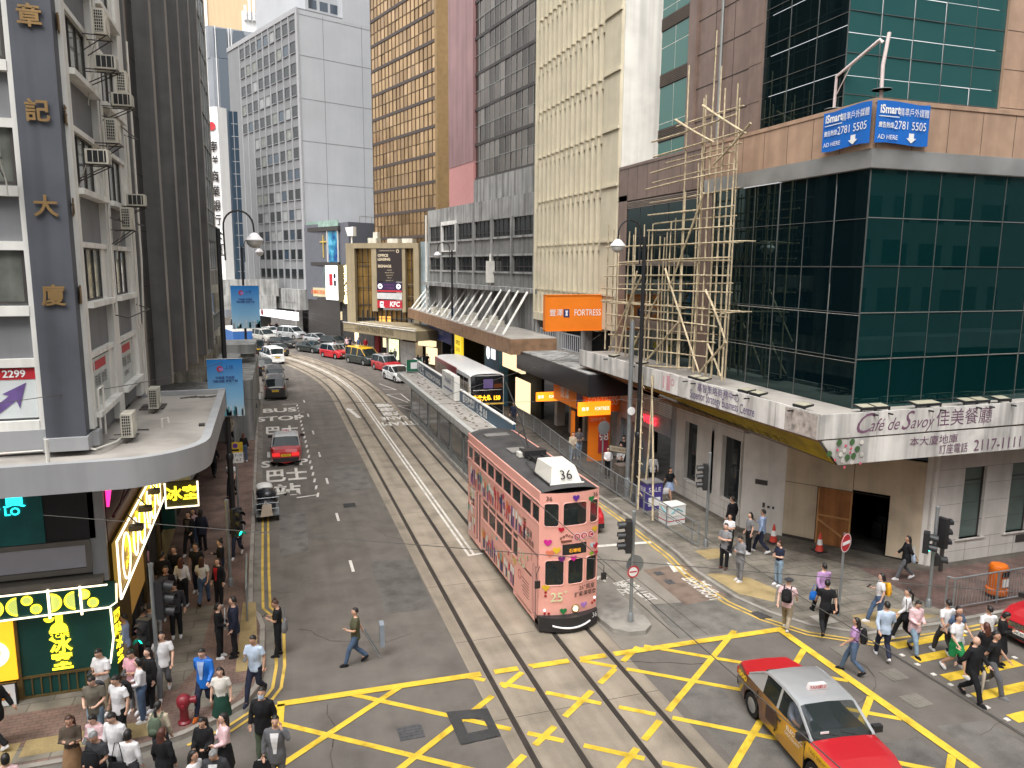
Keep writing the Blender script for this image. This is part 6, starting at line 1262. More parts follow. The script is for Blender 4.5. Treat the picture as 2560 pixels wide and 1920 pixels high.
HC = [mat("heart_"+n, c, .4, var=0) for n, c in (("magenta", (.62, .02, .28)), ("yellow", (.75, .48, .03)), ("salmon", (.72, .2, .11)), ("red", (.5, .01, .04)), ("purple", (.12, .03, .3)), ("green", (.02, .2, .06)), ("lime", (.25, .42, .03)), ("lilac", (.4, .2, .55)), ("pale_blue", (.45, .62, .66)), ("plum", (.15, .02, .15)))]
def tag_heart(x, z, s, c): tpart("heart_decal", HC[c], lambda g: heart(g, x, z, s, 0))
for a in ((-.72, 2.86, .13, 0), (-.66, 2.52, .13, 2), (-.46, 2.61, .13, 1), (-.33, 3.25, .10, 3), (.82, 3.12, .11, 1), (.74, 2.62, .10, 8), (.86, 2.58, .11, 3), (.72, 2.36, .09, 6), (.88, 2.34, .09, 3), (.08, 2.32, .11, 0), (-.30, 2.33, .12, 9), (.12, 4.2, .12, 4), (.66, 4.10, .11, 5), (-.76, 1.43, .12, 1), (-.22, .66, .12, 5), (.47, .76, .12, 7)): tag_heart(*a)
def txt(g):
    for x in (-.70, .80): g.text("36", .2, (x, fy_(x)-.012, 4.2), (1, -.3 if x < 0 else .3, 0), mi=0)
    for k, c in enumerate("eec"):
        x = .18+.24*k; g.disc((x, fy_(x)-.013, 2.98), .115, n=18, mi=1); g.disc((x, fy_(x)-.016, 2.98), .098, n=18, mi=2); g.text(c, .26, (x, fy_(x)-.02, 3.0), mi=1 if 0 else 3, bold=.02)
    g.text("25", .40, (-.44, fy_(-.4)-.03, 1.12), (1, -.2, 0), mi=4, bold=.01); g.text("+", .25, (-.16, fy_(-.2)-.02, 1.26), mi=4)
    g.text("25⁺英皇", .17, (.55, fy_(.5)-.035, 1.34), (1, .2, 0), mi=0, bold=.01); g.text("群星演唱會", .16, (.50, fy_(.5)-.035, 1.14), (1, .2, 0), mi=0, bold=.01)
    for k in range(5): g.disc((-.34+.09*k, fy_(-.2)-.012, 2.98+.04*(2-abs(k-2))), .04, n=10, mi=5, r2=.015)
    g.box(-.33, fy_(-.2)-.02, 2.84, .01, fy_(-.2)+.02, 2.9, 5)
tpart("lettering", [M_black, M_whl, mat("crimson", (.42, .01, .08), .5), M_tfl, mat("pale_lime", (.66, .70, .42), .5), mat("crown_brown", (.16, .06, .04), .5)], txt)
# the printed dancers and ribbons on the side
ART = [mat("print_"+n, c, .45, var=.1, scale=6) for n, c in (("orange", (.62, .16, .03)), ("yellow", (.60, .42, .08)), ("navy", (.03, .04, .12)), ("white", (.70, .68, .64)), ("red", (.48, .03, .05)), ("teal", (.10, .38, .33)), ("skin", (.60, .33, .22)), ("violet", (.2, .07, .25)), ("sand", (.60, .45, .30)))]
def art(g):
    r = random.Random(21); X = -HW-.006
    def P(y, z, d=0): return (X-.001*d, y, z)
    zones = [(2.5, 3.3, .9, 8.1), (.45, 1.45, 2.2, 6.2), (.5, 2.3, 7.2, 8.1), (.45, 1.5, 7.2, 8.2)]
    d = 0
    for z0, z1, y0, y1 in zones:
        n = int((z1-z0)*(y1-y0)*7)
        for k in range(n):
            y, z = r.uniform(y0, y1), r.uniform(z0, z1); s = r.uniform(.06, .2); m = r.choice((0, 1, 3, 3, 4, 5, 8, 8)); d += 1
            a = r.uniform(0, 6); pts = [(y+s*r.uniform(.5, 1.2)*math.cos(a+q), z+s*r.uniform(.4, 1.3)*math.sin(a+q)) for q in (0, .9, 1.9, 2.8, 3.9, 5.1)]
            g.poly([P(u, max(z0-.05, min(z1+.03, v)), d*.02) for u, v in pts][::-1], m)
    for z0, y0, y1, n in ((2.45, 1.3, 8.0, 26), (.42, 2.3, 6.2, 16), (.5, 7.25, 8.0, 3)):
        for k in range(n):
            y = y0+(y1-y0)*(k+.5*r.random())/n; h = r.uniform(.65, .85); d += 1; z = z0+r.uniform(0, .08); m = r.choice((2, 3, 4, 5, 7, 0, 3)); m2 = r.choice((2, 2, 3, 7, 4))
            e = d*.02+3
            g.poly([P(y-.05, z, e), P(y-.02+.05*r.random(), z, e), P(y+.02, z+h*.5, e), P(y-.06, z+h*.5, e)], m2); g.poly([P(y+.02, z, e), P(y+.06+.05*r.random(), z, e), P(y+.06, z+h*.5, e), P(y, z+h*.5, e)], m2)
            g.poly([P(y-.08, z+h*.45, e), P(y+.08, z+h*.45, e), P(y+.1, z+h*.82, e), P(y-.1, z+h*.82, e)], m); g.disc(P(y, z+h*.92, e+.5), .06, (0, -1, 0), (0, 0, 1), 8, 6)
            if r.random() < .6: g.poly([P(y+.08, z+h*.8, e), P(y+.24, z+h*(.8+.3*r.random()), e), P(y+.22, z+h*(.75+.3*r.random()), e)], 6)
tpart("side_artwork", ART, art)
tpart("side_lettering", [mat("pale_lime2", (.62, .64, .42), .5), M_black, mat("crimson2", (.5, .04, .06), .5)], lambda g: (g.text("25⁺", .75, (-HW-.02, 1.35, 1.75), (0, -1, -.0), mi=0), g.text("25⁺英皇", .26, (-HW-.02, 1.0, 2.85), (0, -1, 0), mi=1), g.text("群星演唱會", .24, (-HW-.02, 1.0, 2.58), (0, -1, 0), mi=1), g.text("eec", .26, (-HW-.02, 1.3, 3.15), (0, -1, 0), mi=1), g.disc((-HW-.01, 1.75, 1.15), .16, (0, -1, 0), (0, 0, 1), 14, 2, r2=.13), *[g.box(-HW-.01, .85, 1.15-.1*k, -HW-.004, 1.55-.1*(k % 3), 1.16-.1*k, 1) for k in range(6)]))
tpart("roof_box", [mat("cream_box", (.66, .64, .58), .5, var=.04), M_black, M_tblk], lambda g: (g.add([(-.5, .28, 4.52), (.5, .28, 4.52), (.5, 1.75, 4.52), (-.5, 1.75, 4.52), (-.38, .55, 4.98), (.38, .55, 4.98), (.42, 1.7, 4.98), (-.42, 1.7, 4.98)], [(0, 1, 5, 4), (1, 2, 6, 5), (2, 3, 7, 6), (3, 0, 4, 7), (4, 5, 6, 7)], 0), g.text("36", .42, (0, .36, 4.74), (1, 0, 0), (0, .5, .86), mi=1, depth=.03), g.tube([(-.56, .22, 4.52), (-.56, 1.7, 4.55)], .03, 6, 2), g.tube([(-.56, .24, 4.52), (.56, .24, 4.52)], .03, 6, 0)))
tpart("pantograph", M_tblk, lambda g: (g.box(-.22, 3.0, 4.5, .42, 4.0, 4.62), g.box(-.15, 2.6, 4.55, -.1, 4.3, 4.68), g.box(.28, 2.6, 4.55, .33, 4.3, 4.68), g.box(-.3, 3.3, 4.62, .5, 3.7, 4.8), g.tube([(.1, 4.0, 4.7), (.35, 5.6, 5.4), (.6, 8.3, 6.4)], .03, 6), g.tube([(0, 2.6, 4.6), (-.2, 1.9, 4.6)], .02, 5), g.tube([(-.1, 3.1, 4.7), (-.5, 2.6, 4.6), (-.55, 1.8, 4.58)], .014, 5), g.tube([(0.05, 4.3, 4.75), (-.05, 4.7, 5.1), (.25, 4.9, 5.2)], .02, 5)))
tpart("insulator_box", mat("cream_box", ()), lambda g: (g.box(-.42, 3.5, 4.54, -.15, 3.8, 4.7), g.box(.05, 2.0, 4.55, .45, 2.45, 4.66)))
for sx_ in (-1, 1):
    w = tpart("mirror", M_tblk, lambda g: (g.tube([(sx_*.93, 0, 2.1), (sx_*1.1, -.2, 1.95), (sx_*1.08, -.22, 1.7)], .012, 5), g.box(sx_*1.0, -.26, 1.52, sx_*1.16, -.2, 1.74)))
for yy in (1.9, 2.9, 5.3, 6.3):
    for sx_ in (-.5335, .5335):
        tpart("wheel", M_tblk, lambda g: g.lathe([(.05, -.04), (.33, -.04), (.33, .04), (.05, .04)], (sx_, yy, .345), 14, axis='x'))
tpart("underframe", M_tblk, lambda g: g.box(-.85, .3, .32, .85, LEN-.2, .52))
# ---------------------------------------------------------------- double deck bus behind the tram stop
BU = thing("double_deck_bus", "double deck bus with white roof and crimson side behind the tram shelter", "bus", (13.6, 46.6, 0)); BU.scale = (.94, 1, .95)
def bpart(name, m, fn, sm=None): g = MB(); fn(g); return g.build(name, m, BU, sm)
M_bred = mat("bus_crimson", (.30, .03, .05), .35, var=.15, scale=.6, coat=.4); M_bwh = mat("bus_white", (.70, .70, .69), .35, var=.05, coat=.3); M_byel = mat("bus_yellow", (.72, .46, .07), .35, coat=.3); M_bgl = glassmat("bus_glass", (.012, .013, .015), .04, 1.55)
bw = 1.25
bpart("body", [M_bred, M_bwh, M_byel], lambda g: (g.box(-bw, 3.6, .35, bw, 10.6, 4.1, 0), g.box(-bw, .12, .35, bw, 3.6, 4.1, 1)), None)
bpart("roof", M_bwh, lambda g: (g.grid([[(x, y, 4.1+.2*(1-(abs(x)/bw)**4)-(.0 if y > .3 else .10)) for x in lin(-bw, bw, 12)] for y in (.05, .4, 3, 6, 9, 10.6)])), 60)
bpart("roof_edge", [M_bred], lambda g: (g.box(-bw-.02, 3.6, 3.95, -bw+.05, 10.62, 4.16), g.box(-bw, 10.6, .35, bw, 10.65, 4.1)))
bpart("side_advert", mat("bus_brown_print", (.22, .16, .12), .4, var=.5, scale=2.5), lambda g: g.box(-bw-.012, 6.8, 3.0, -bw, 10.3, 3.85))
def bfront(g):
    rows = []
    for z, b in ((.4, .0), (1.0, -.02), (2.3, -.02), (2.6, -.02), (3.0, -.02), (3.9, .03), (4.05, .06)): rows.append([(x, -.03+b+.08*(abs(x)/bw)**3, z) for x in lin(-bw+.07, bw-.07, 10)])
    g.grid(rows)
bpart("windscreen", M_bgl, bfront, 60)
bpart("corner_pillar", M_byel, lambda g: [g.tube([(s*(bw-.05), .22, .4), (s*(bw-.05), .2, 3.0), (s*(bw-.08), .36, 4.05)], .075, 6) for s in (-1, 1)])
bpart("waist_band", M_byel, lambda g: (g.box(-bw+.05, -.10, 2.05, bw-.05, .2, 2.15), g.box(-.9, -.08, .9, .9, .1, .96)))
bpart("destination_sign", mat("led_orange", (1, .45, .02), emit=1.4), lambda g: (g.text("香港大學 150", .42, (-.1, -.12, 2.5), sx=.85, bold=.02)))
bpart("cab_blind", mat("purple_blind", (.14, .10, .25), .6), lambda g: (g.box(-.28, -.06, 3.2, .42, .0, 3.82),))
bpart("front_rail", M_chrome, lambda g: (g.tube([(-bw+.2, -.08, 3.08), (bw-.2, -.08, 3.08)], .018, 5), g.tube([(.1, .0, 2.8), (.1, .0, 3.1)], .015, 5)))
for a, b in ((.5, 1.6), (1.7, 3.5)): bpart("side_window", M_bgl, lambda g: (g.box(-bw-.01, a, 2.9, -bw+.02, b, 3.85),))
bpart("side_window", M_bgl, lambda g: g.box(-bw-.01, .4, 1.2, -bw+.02, 10.0, 2.1))
for yy in (2.4, 8.2):
    for s in (-1, 1): bpart("wheel", M_tyre, lambda g: g.lathe([(.1, -.14), (.48, -.14), (.48, .14), (.1, .14)], (s*(bw-.14), yy, .48), 18, axis='x'))
bpart("bumper", M_byel, lambda g: g.box(-bw+.05, -.03, .3, bw-.05, .3, .75))
# ================================================================ STREET FURNITURE
M_lampb = mat("lamp_post_black", (.012, .012, .014), .45, var=.1); M_galv = mat("galvanised_steel", (.27, .29, .30), .45, metal=.5, var=.12); M_globe = mat("lamp_globe", (.62, .62, .60), .3, var=.03); M_shade = mat("lamp_shade_white", (.72, .71, .72), .4, var=.04)
def lamp_post(label, x, y, sg, banner=None):
    """sg: the arm reaches towards +x or -x"""
    t = thing("street_lamp", label, "street lamp", (x, y, .13), 0, "black street lamps with swan neck arms")
    g = MB(); g.tube([(0, 0, 0), (0, 0, 3.2)], .12, 10); g.tube([(0, 0, 3.2), (0, 0, 12.2)], .10, 10, r1=.085); g.lathe([(.2, 0), (.2, .3), (.14, .4)], (0, 0, 0), 10); g.lathe([(.15, 3.1), (.15, 3.3), (.11, 3.35)], (0, 0, 0), 10); g.build("pole", M_lampb, t, 40)
    g = MB(); pts = [(sg*.22, 0, 11.0), (sg*.2, 0, 12.2)]+[(sg*(.75-.55*math.cos(R_(a))), 0, 12.3+.6*math.sin(R_(a))) for a in range(10, 171, 16)]+[(sg*1.31, 0, 12.05)]
    g.tube(pts, .035, 7); [g.tube([(0, 0, z), (sg*.22, 0, z)], .025, 5) for z in (11.2, 11.6, 12.0)]; g.build("swan_neck_arm", M_lampb, t, 50)
    g = MB(); g.lathe([(.02, .30), (.14, .26), (.22, .16), (.33, .05), (.34, .0), (.30, -.02)], (sg*1.31, 0, 11.78), 18); g.build("lamp_shade", M_shade, t, 50)
    g = MB(); g.lathe([(.30, 0), (.27, -.14), (.15, -.25), (.02, -.29)], (sg*1.31, 0, 11.77), 18); g.build("lamp_bowl", M_globe, t, 50)
    return t
lamp_post("black street lamp rising past the canopy edge in front of the dark granite tower", -1.65, 31.3, 1)
lamp_post("smaller looking black street lamp standing beside the waiting black cars", -1.65, 62.6, 1)
lamp_post("black street lamp standing among the bamboo poles", 16.1, 30.25, -1)
lamp_post("thin black street lamp in front of the old concrete block", 15.95, 66.0, -1)
lamp_post("small looking street lamp before the beige block", 12.6, 93.0, -1)
lamp_post("black street lamp across the side street mirrored in the green glass", 24.0, 6.0, -1)
M_bblue = mat("banner_blue", (.03, .22, .58), .6, var=.05); 
def banner(label, x, y, z0, w, h, rz=0):
    t = thing("street_banner", label, "banner", (x, y, z0), R_(rz), "sky blue event banners on the lamp posts")
    m = mat("banner_sky", (.035, .24, .62), .6, var=0)
    if not m.get('grad'):
        n = m.node_tree.nodes; l = m.node_tree.links; tc = n.new("ShaderNodeTexCoord"); sx = n.new("ShaderNodeSeparateXYZ"); cr = n.new("ShaderNodeValToRGB"); mr = n.new("ShaderNodeMapRange")
        l.new(tc.outputs['Generated'], sx.inputs[0]); l.new(sx.outputs['Z'], cr.inputs['Fac'])
        e = cr.color_ramp.elements; e[0].position = 0; e[0].color = (.45, .62, .72, 1); e[1].position = 1; e[1].color = (.02, .20, .58, 1); q = e.new(.35); q.color = (.22, .47, .72, 1); l.new(cr.outputs[0], n["Principled BSDF"].inputs['Base Color']); m['grad'] = 1
    g = MB(); g.grid([[(w*i/8, -.02-.03*math.sin(i*.8), z) for i in range(9)] for z in (0, h*.5, h)]); g.grid([[(w*i/8, .02-.03*math.sin(i*.8), z) for i in range(9)][::-1] for z in (0, h*.5, h)]); g.build("cloth", m, t, 60)
    r = random.Random(int(y*10)); g = MB()
    for k in range(26):
        a = r.random()*w; hh = h*(.04+.16*r.random()); g.add([(a, -.055, .02), (a+w*.05, -.055, .02), (a+w*.05, -.055, hh), (a, -.055, hh)], [(0, 1, 2, 3)], 1 if k % 3 else 0)
    g.disc((w*.36, -.06, h*.84), w*.09, n=12, mi=2, r2=w*.045); g.disc((w*.40, -.062, h*.83), w*.06, n=10, mi=3)
    for k, tx in enumerate(("中西區 歡樂節", "精彩活動 齊來參與")): g.text(tx, h*.05, (w*.5, -.06, h*(.68-.06*k)), mi=4, bold=.02)
    g.text("上環", h*.07, (w*.62, -.06, h*.86), mi=4)
    g.build("print", [mat("banner_teal", (.10, .36, .45), .6, var=0), mat("banner_pale", (.5, .6, .66), .6, var=0), M_red, HC[7], mat("banner_text", (.03, .05, .2), .6, var=0)], t)
    g = MB(); g.tube([(-.02, 0, h+.02), (w+.02, 0, h+.02)], .02, 6); g.tube([(-.02, 0, -.02), (w+.02, 0, -.02)], .02, 6); g.build("rod", M_galv, t)
banner("large sky blue banner on the lamp post beside the grey canopy", -2.3, 31.05, 5.05, 1.3, 2.25)
banner("middle sized blue banner on the lamp post beside the waiting cars", -1.75-.85, 62.4, 6.0, 2.1, 3.3)
banner("narrow blue banner seen edge on before the brown canopy", 15.95, 65.7, 3.6, 1.3, 3.6, 75)
banner("small blue banner near the beige block", 12.0, 92.7, 3.6, 1.7, 2.6, 10)
# ---- traffic signals
M_sigblk = mat("signal_black", (.018, .018, .02), .5, var=.1); M_green = mat("green_signal_light", (.01, .85, .5), emit=3.0); M_lens = mat("unlit_lens", (.03, .03, .03), .2, var=0)
def signal_head(t, x, y, z, rz, n=3, lit=None):
    M = Matrix.Translation((x, y, z)) @ Matrix.Rotation(R_(rz), 4, 'Z')
    h = .33*n
    g = MB(M); g.box(-.17, -.02, -h/2, .17, .16, h/2); hd = g.build("signal_head", M_sigblk, t)
    for k in range(n):
        zc = h/2-.165-.33*k
        g = MB(M); g.lathe([(.115, .0), (.115, -.03)], (0, -.02, zc), 14, axis='y'); g.build("lens", M_green if lit == k else M_lens, hd)
        g = MB(M); pts = [(.135*math.cos(R_(a)), .135*math.sin(R_(a))) for a in range(-20, 201, 20)]
        g.grid([[(a, -.02, zc+b) for a, b in pts], [(a*1.02, -.26, zc+b*1.02-.03) for a, b in pts]]); g.build("visor", M_sigblk, hd, 60)
def signal(label, x, y, h, heads, base=.13, lean=0):
    t = thing("traffic_light", label, "traffic light", (x, y, base), 0, "traffic lights around the crossing")
    g = MB(); g.tube([(0, 0, 0), (lean, 0, h)], .055, 10); g.lathe([(.09, 0), (.09, .25), (.06, .3)], (0, 0, 0), 10); g.lathe([(.065, h-.02), (.065, h+.05), (.03, h+.07)], (lean, 0, 0), 10); g.build("pole", M_galv, t, 40)
    for hx, hy, hz, rz, n, lit in heads: signal_head(t, hx, hy, hz, rz, n, lit)
    return t
signal("traffic light with its lit green man standing in the crowd by the green shopfront", -2.98, 19.39, 3.5, [(.27, .02, 2.6, 72, 3, None), (-.28, .05, 1.75, -25, 2, 1)])
signal("traffic light glowing green beside the lamp post under the canopy", -1.55, 25.9, 3.0, [(.33, -.1, 2.25, 35, 3, 2)])
sg_ = signal("traffic light on the round refuge island beside the tram front", 10.32, 19.46, 3.5, [(-.25, -.02, 2.8, 250, 3, None)], .15)
g = MB(); g.disc((0, -.07, 1.65), .2, n=20, mi=1); g.disc((0, -.075, 1.65), .2, n=20, mi=0, r2=.15); g.box(-.12, -.08, 1.63, .12, -.076, 1.67, 0); g.build("turn_ban_disc", [M_red, M_whl], sg_)
g = MB(); g.disc((.12, .06, 1.82), .3, (-1, 0, 0), n=20); g.build("sign_back", M_galv, sg_)
signal("traffic light on the pavement in front of the stone windows", 16.08, 24.3, 3.75, [(-.25, 0, 2.85, 245, 3, None)])
signal("pair of traffic light heads with a green man by the orange bin railing", 20.09, 17.51, 3.35, [(.35, -.0, 2.5, 95, 3, None), (-.3, -.05, 2.25, 40, 2, 1), (.22, 0, 1.6, 60, 1, None)])
# ---- signs on posts
def post_sign(name, label, x, y, h, fn, base=.13, rz=0, mats=None, cat="road sign"):
    t = thing(name, label, cat, (x, y, base), R_(rz)); g = MB(); g.tube([(0, 0, 0), (0, 0, h)], .04, 8); g.build("post", M_galv, t, 50); g = MB(); fn(g); g.build("plate", mats, t); return t
post_sign("no_entry_sign", "red round no entry sign with white bar on a leaning post", 16.8, 17.85, 2.75, lambda g: (g.lathe([(.30, -.05), (.30, -.065)], (0, 0, 2.45), 28, 0, axis='y'), g.disc((0, -.068, 2.45), .30, n=28, mi=1, r2=.275), g.box(-.22, -.075, 2.40, .22, -.067, 2.50, 1)), mats=[M_red, M_whl], rz=20)
post_sign("parking_sign", "yellow and white loading ban sign on a thin post beside the grey canopy", -1.5, 33.0, 4.1, lambda g: (g.box(-.3, -.06, 2.95, .3, -.04, 3.4, 0), g.box(-.3, -.06, 2.5, .3, -.04, 2.95, 1), g.disc((0, -.065, 3.25), .1, n=14, mi=2), g.box(-.14, -.066, 3.02, .14, -.062, 3.1, 3), g.text("早 7-10", .17, (0, -.066, 2.83), mi=3), g.text("午 4-7", .17, (0, -.066, 2.62), mi=3)), mats=[M_yel, M_whl, HC[4], M_black])
post_sign("round_sign", "grey round sign seen from the back near the street name sign", 16.2, 34.2, 3.0, lambda g: g.lathe([(.36, -.05), (.36, -.07)], (0, 0, 2.7), 22, axis='y'), mats=[M_galv], rz=10)
def nameplate(g):
    g.box(-.62, -.03, 1.85, .62, .0, 2.2, 0); g.box(-.6, -.036, 1.87, .6, -.03, 2.18, 1); g.text("Wellington Street", .17, (0, -.042, 2.02), sx=.8, mi=2); g.tube([(-.5, .02, 0), (-.5, .02, 1.9)], .03, 6, 3); g.tube([(.45, .02, 0), (.45, .02, 1.9)], .03, 6, 3)
t = thing("street_name_sign", "street name plate on two posts behind the railing", "sign", (16.2, 32.2, .13), R_(-55)); g = MB(); g.box(-.62, -.03, 1.85, .62, .0, 2.2, 0); g.box(-.58, -.036, 1.89, .58, -.03, 2.16, 1); g.text("DES VOEUX RD", .16, (0, -.042, 2.02), sx=.8, mi=2); g.build("plate", [M_trim, mat("plate_tan", (.30, .25, .18), .5), M_black], t); g = MB(); g.tube([(-.5, .02, 0), (-.5, .02, 1.9)], .03, 6); g.tube([(.45, .02, 0), (.45, .02, 1.9)], .03, 6); g.build("post", M_galv, t)
t = thing("traffic_bollard", "amber shield shaped traffic bollard at the nose of the tram stop", "bollard", (10.35, 54.5, .15)); g = MB(); g.prism([(-.3, 1.35), (.3, 1.35), (.3, .5), (0, .12), (-.3, .5)], -.08, .08, axis='y'); g.build("shield", mat("amber_bollard", (.62, .28, .01), .5), t); g = MB(); g.lathe([(.28, 0), (.2, .1), (.05, .14)], (0, 0, 0), 12); g.build("base", HC[9], t)
# bus stop poles on the left
for k, (x, y, lab) in enumerate(((-1.5, 67.0, "yellow bus stop pole beside the two black people carriers"), (-1.7, 70.5, "yellow bus stop pole behind the nearest one"), (-1.6, 75.0, "yellow bus stop pole beside the black off roader"), (-1.9, 63.8, "yellow bus stop pole with timetable just past the second lamp"))):
    t = thing("bus_stop_sign", lab, "bus stop sign", (x, y, .13), 0, "bus stop poles by the kerb"); g = MB(); g.tube([(0, 0, 0), (0, 0, 3.1)], .05, 6); g.build("pole", M_yel, t); g = MB(); g.box(-.3, -.05, 2.4, .3, .05, 3.1, 0); g.box(-.25, -.07, 1.2, .25, .07, 2.1, 1); g.box(-.22, -.075, 1.3, .22, .075, 1.7, 2); g.build("timetable", [M_plateY, M_yel, M_whl], t)
# ---- railings
def railing(name, label, pts, h=1.05, kind='bars', z=.13, m=None, closed=False):
    c = Vector(pts[0]+(0,)) if len(pts[0]) == 2 else Vector(pts[0]); t = thing(name, label, "railing", (c.x, c.y, z)); m = m or M_galv
    P = [Vector((p[0]-c.x, p[1]-c.y, 0)) for p in pts]
    g = MB(); g.tube([p+Vector((0, 0, h)) for p in P], .028, 6); g.build("top_rail", m, t); g = MB(); g.tube([p+Vector((0, 0, .12)) for p in P], .02, 5); g.build("bottom_rail", m, t)
    if kind == 'rails': g = MB(); g.tube([p+Vector((0, 0, h*.55)) for p in P], .022, 5); g.build("middle_rail", m, t)
    L_ = sum((b-a).length for a, b in zip(P, P[1:])); n = max(2, int(L_/1.9)+1); q = 0
    for a, b in zip(P, P[1:]):
        k = max(1, round((b-a).length/1.9))
        for i in range(k+(1 if b is P[-1] else 0)):
            p = a+(b-a)*i/k; g = MB(); g.tube([p, p+Vector((0, 0, h))], .03, 6); g.build("post", m, t)
    if kind == 'bars':
        g = MB()
        for a, b in zip(P, P[1:]):
            k = int((b-a).length/.13)
            for i in range(1, k): p = a+(b-a)*i/k; g.tube([p+Vector((0, 0, .12)), p+Vector((0, 0, h))], .010, 4, cap=False)
        g.build("bars", m, t)
    return t
railing("railing", "long grey pedestrian railing running from the bus to the foot of the bamboo", [(16.45, 49.5), (16.5, 45.5), (15.75, 36), (15.66, 33.4), (15.64, 29.3)])
railing("railing", "low bare rail without bars beside the foam boxes", [(15.64, 28.6), (15.64, 24.6), (15.75, 24.3)], 1.0, 'rails')
railing("railing", "grey barred railing in front of the orange bin", [(20.5, 17.25), (20.6, 17.05), (30, 17.05)], 1.1)
t = railing("railing", "short railing with a brown notice board near the kerb traffic light", [(-1.0, 26.0), (-.95, 23.0)], 1.05)
g = MB(); g.box(.02, -1.2, .5, .06, -.3, 1.0); g.build("notice_board", mat("notice_brown", (.17, .13, .08), .6), t)
# ---- tram stop shelter
t = thing("tram_shelter", "long grey roofed tram stop shelter with advert panels", "shelter", (10.3, 44, .15))
Ts = Matrix.Translation((-10.3, -44, -.15))
g = MB(Ts); g.box(9.5, 31, 2.55, 11.05, 57.2, 2.72); g.build("roof", M_roofc, t); g = MB(Ts); g.box(9.44, 31, 2.45, 9.5, 57.25, 2.8); g.box(9.44, 57.2, 2.45, 11.1, 57.3, 2.8); g.box(9.5, 31, 2.72, 9.75, 57.1, 2.74); g.build("roof_edge", mat("pale_roof_edge", (.46, .46, .44), .6, var=.1, dirt=.2), t)
g = MB(Ts); r = random.Random(3)
for k in range(90): a, b = r.uniform(9.8, 10.9), r.uniform(31, 57); s = r.uniform(.04, .16); g.box(a, b, 2.715, a+s, b+s*2, 2.728)
o = g.build("roof_litter", mat("dry_leaves", (.14, .115, .08), .9, var=.3), t); o['kind'] = 'stuff'
g = MB(Ts)
for y in lin(31.5, 52.5, 7): g2 = MB(Ts); g2.box(9.62, y-.08, .15, 9.78, y+.08, 2.55); g2.build("post", M_galv, t)
for k, (y0, y1) in enumerate(((31.7, 34.3), (34.7, 37.3), (37.7, 40.3), (40.7, 43.3), (43.7, 46.3), (46.7, 52.2))):
    g = MB(Ts); g.box(9.66, y0, .6, 9.72, y1, 2.3, 0); g.box(9.63, y0+.1, .75, 9.66, y1-.1, 2.2, 1); g.build("advert_panel", [M_galv, mat("shelter_glass_"+str(k % 2), ((.06, .065, .07), (.02, .03, .06))[k % 2], .12, var=.2, scale=.6)], t)
g = MB(Ts); g.box(9.66, 31.5, .15, 9.74, 52.4, .5); g.build("kick_rail", M_galv, t)
def fb(label, y0, y1, col, z1, txts, tc=M_whl):
    t = thing("shelter_advert_board", label, "billboard", (11.0, y0, 2.72)); T = Matrix.Translation((-11.0, -y0, -2.72))
    g = MB(T); g.box(10.98, y0, 2.72, 11.1, y1, z1); g.build("board", col, t); g = MB(T); g.box(10.95, y0, z1, 11.13, y1, z1+.06); g.box(10.93, y0, 2.72, 10.97, y1, 2.8); g.build("frame", M_wframe, t)
    g = MB(T); [g.text(a, s, (10.96, y, z), (0, -1, 0), bold=.02) for a, s, y, z in txts]; g.build("lettering", tc, t)
fb("dark blue advert board on the far half of the shelter roof", 48.3, 58.5, mat("advert_navy", (.012, .035, .075), .4), 3.62, (("城市之光", .8, 56, 3.2), ("KINGDOM OF HONG", .5, 51.3, 3.15)))
fb("blue advert board on the near half of the shelter roof behind the tram", 33.2, 43.6, mat("advert_blue", (.015, .07, .13), .4), 3.5, (("都市夜繽紛", .55, 41.4, 3.15), ("優惠 8.8", .6, 38.6, 3.1)))
t = thing("shelter_advert_box", "tall white advert box standing on the shelter roof", "billboard", (11, 46, 2.72)); g = MB(); g.box(-.25, -2.0, .05, .1, 1.4, 1.55); g.build("box", M_wframe, t); g = MB(); g.text("Amwell", .6, (-.26, -.3, 1.1), (0, -1, 0), sx=.9); g.box(-.265, -1.5, .5, -.255, .9, .62); g.build("lettering", mat("dull_blue", (.12, .14, .25), .5), t)
t = thing("green_route_sign", "small green tram stop sign on the far end of the shelter roof", "sign", (10.75, 57, 2.75)); g = MB(); g.box(-.6, 0, .1, .6, .08, 1.0, 0); g.box(-.3, -.01, .3, .3, .0, .8, 1); g.build("panel", [mat("route_green", (.01, .14, .07), .5), M_whl], t); g = MB(); [g.tube([(q, .04, -.1), (q, .04, 1.2)], .03, 5) for q in (-.62, .62)]; g.build("frame", M_wframe, t)
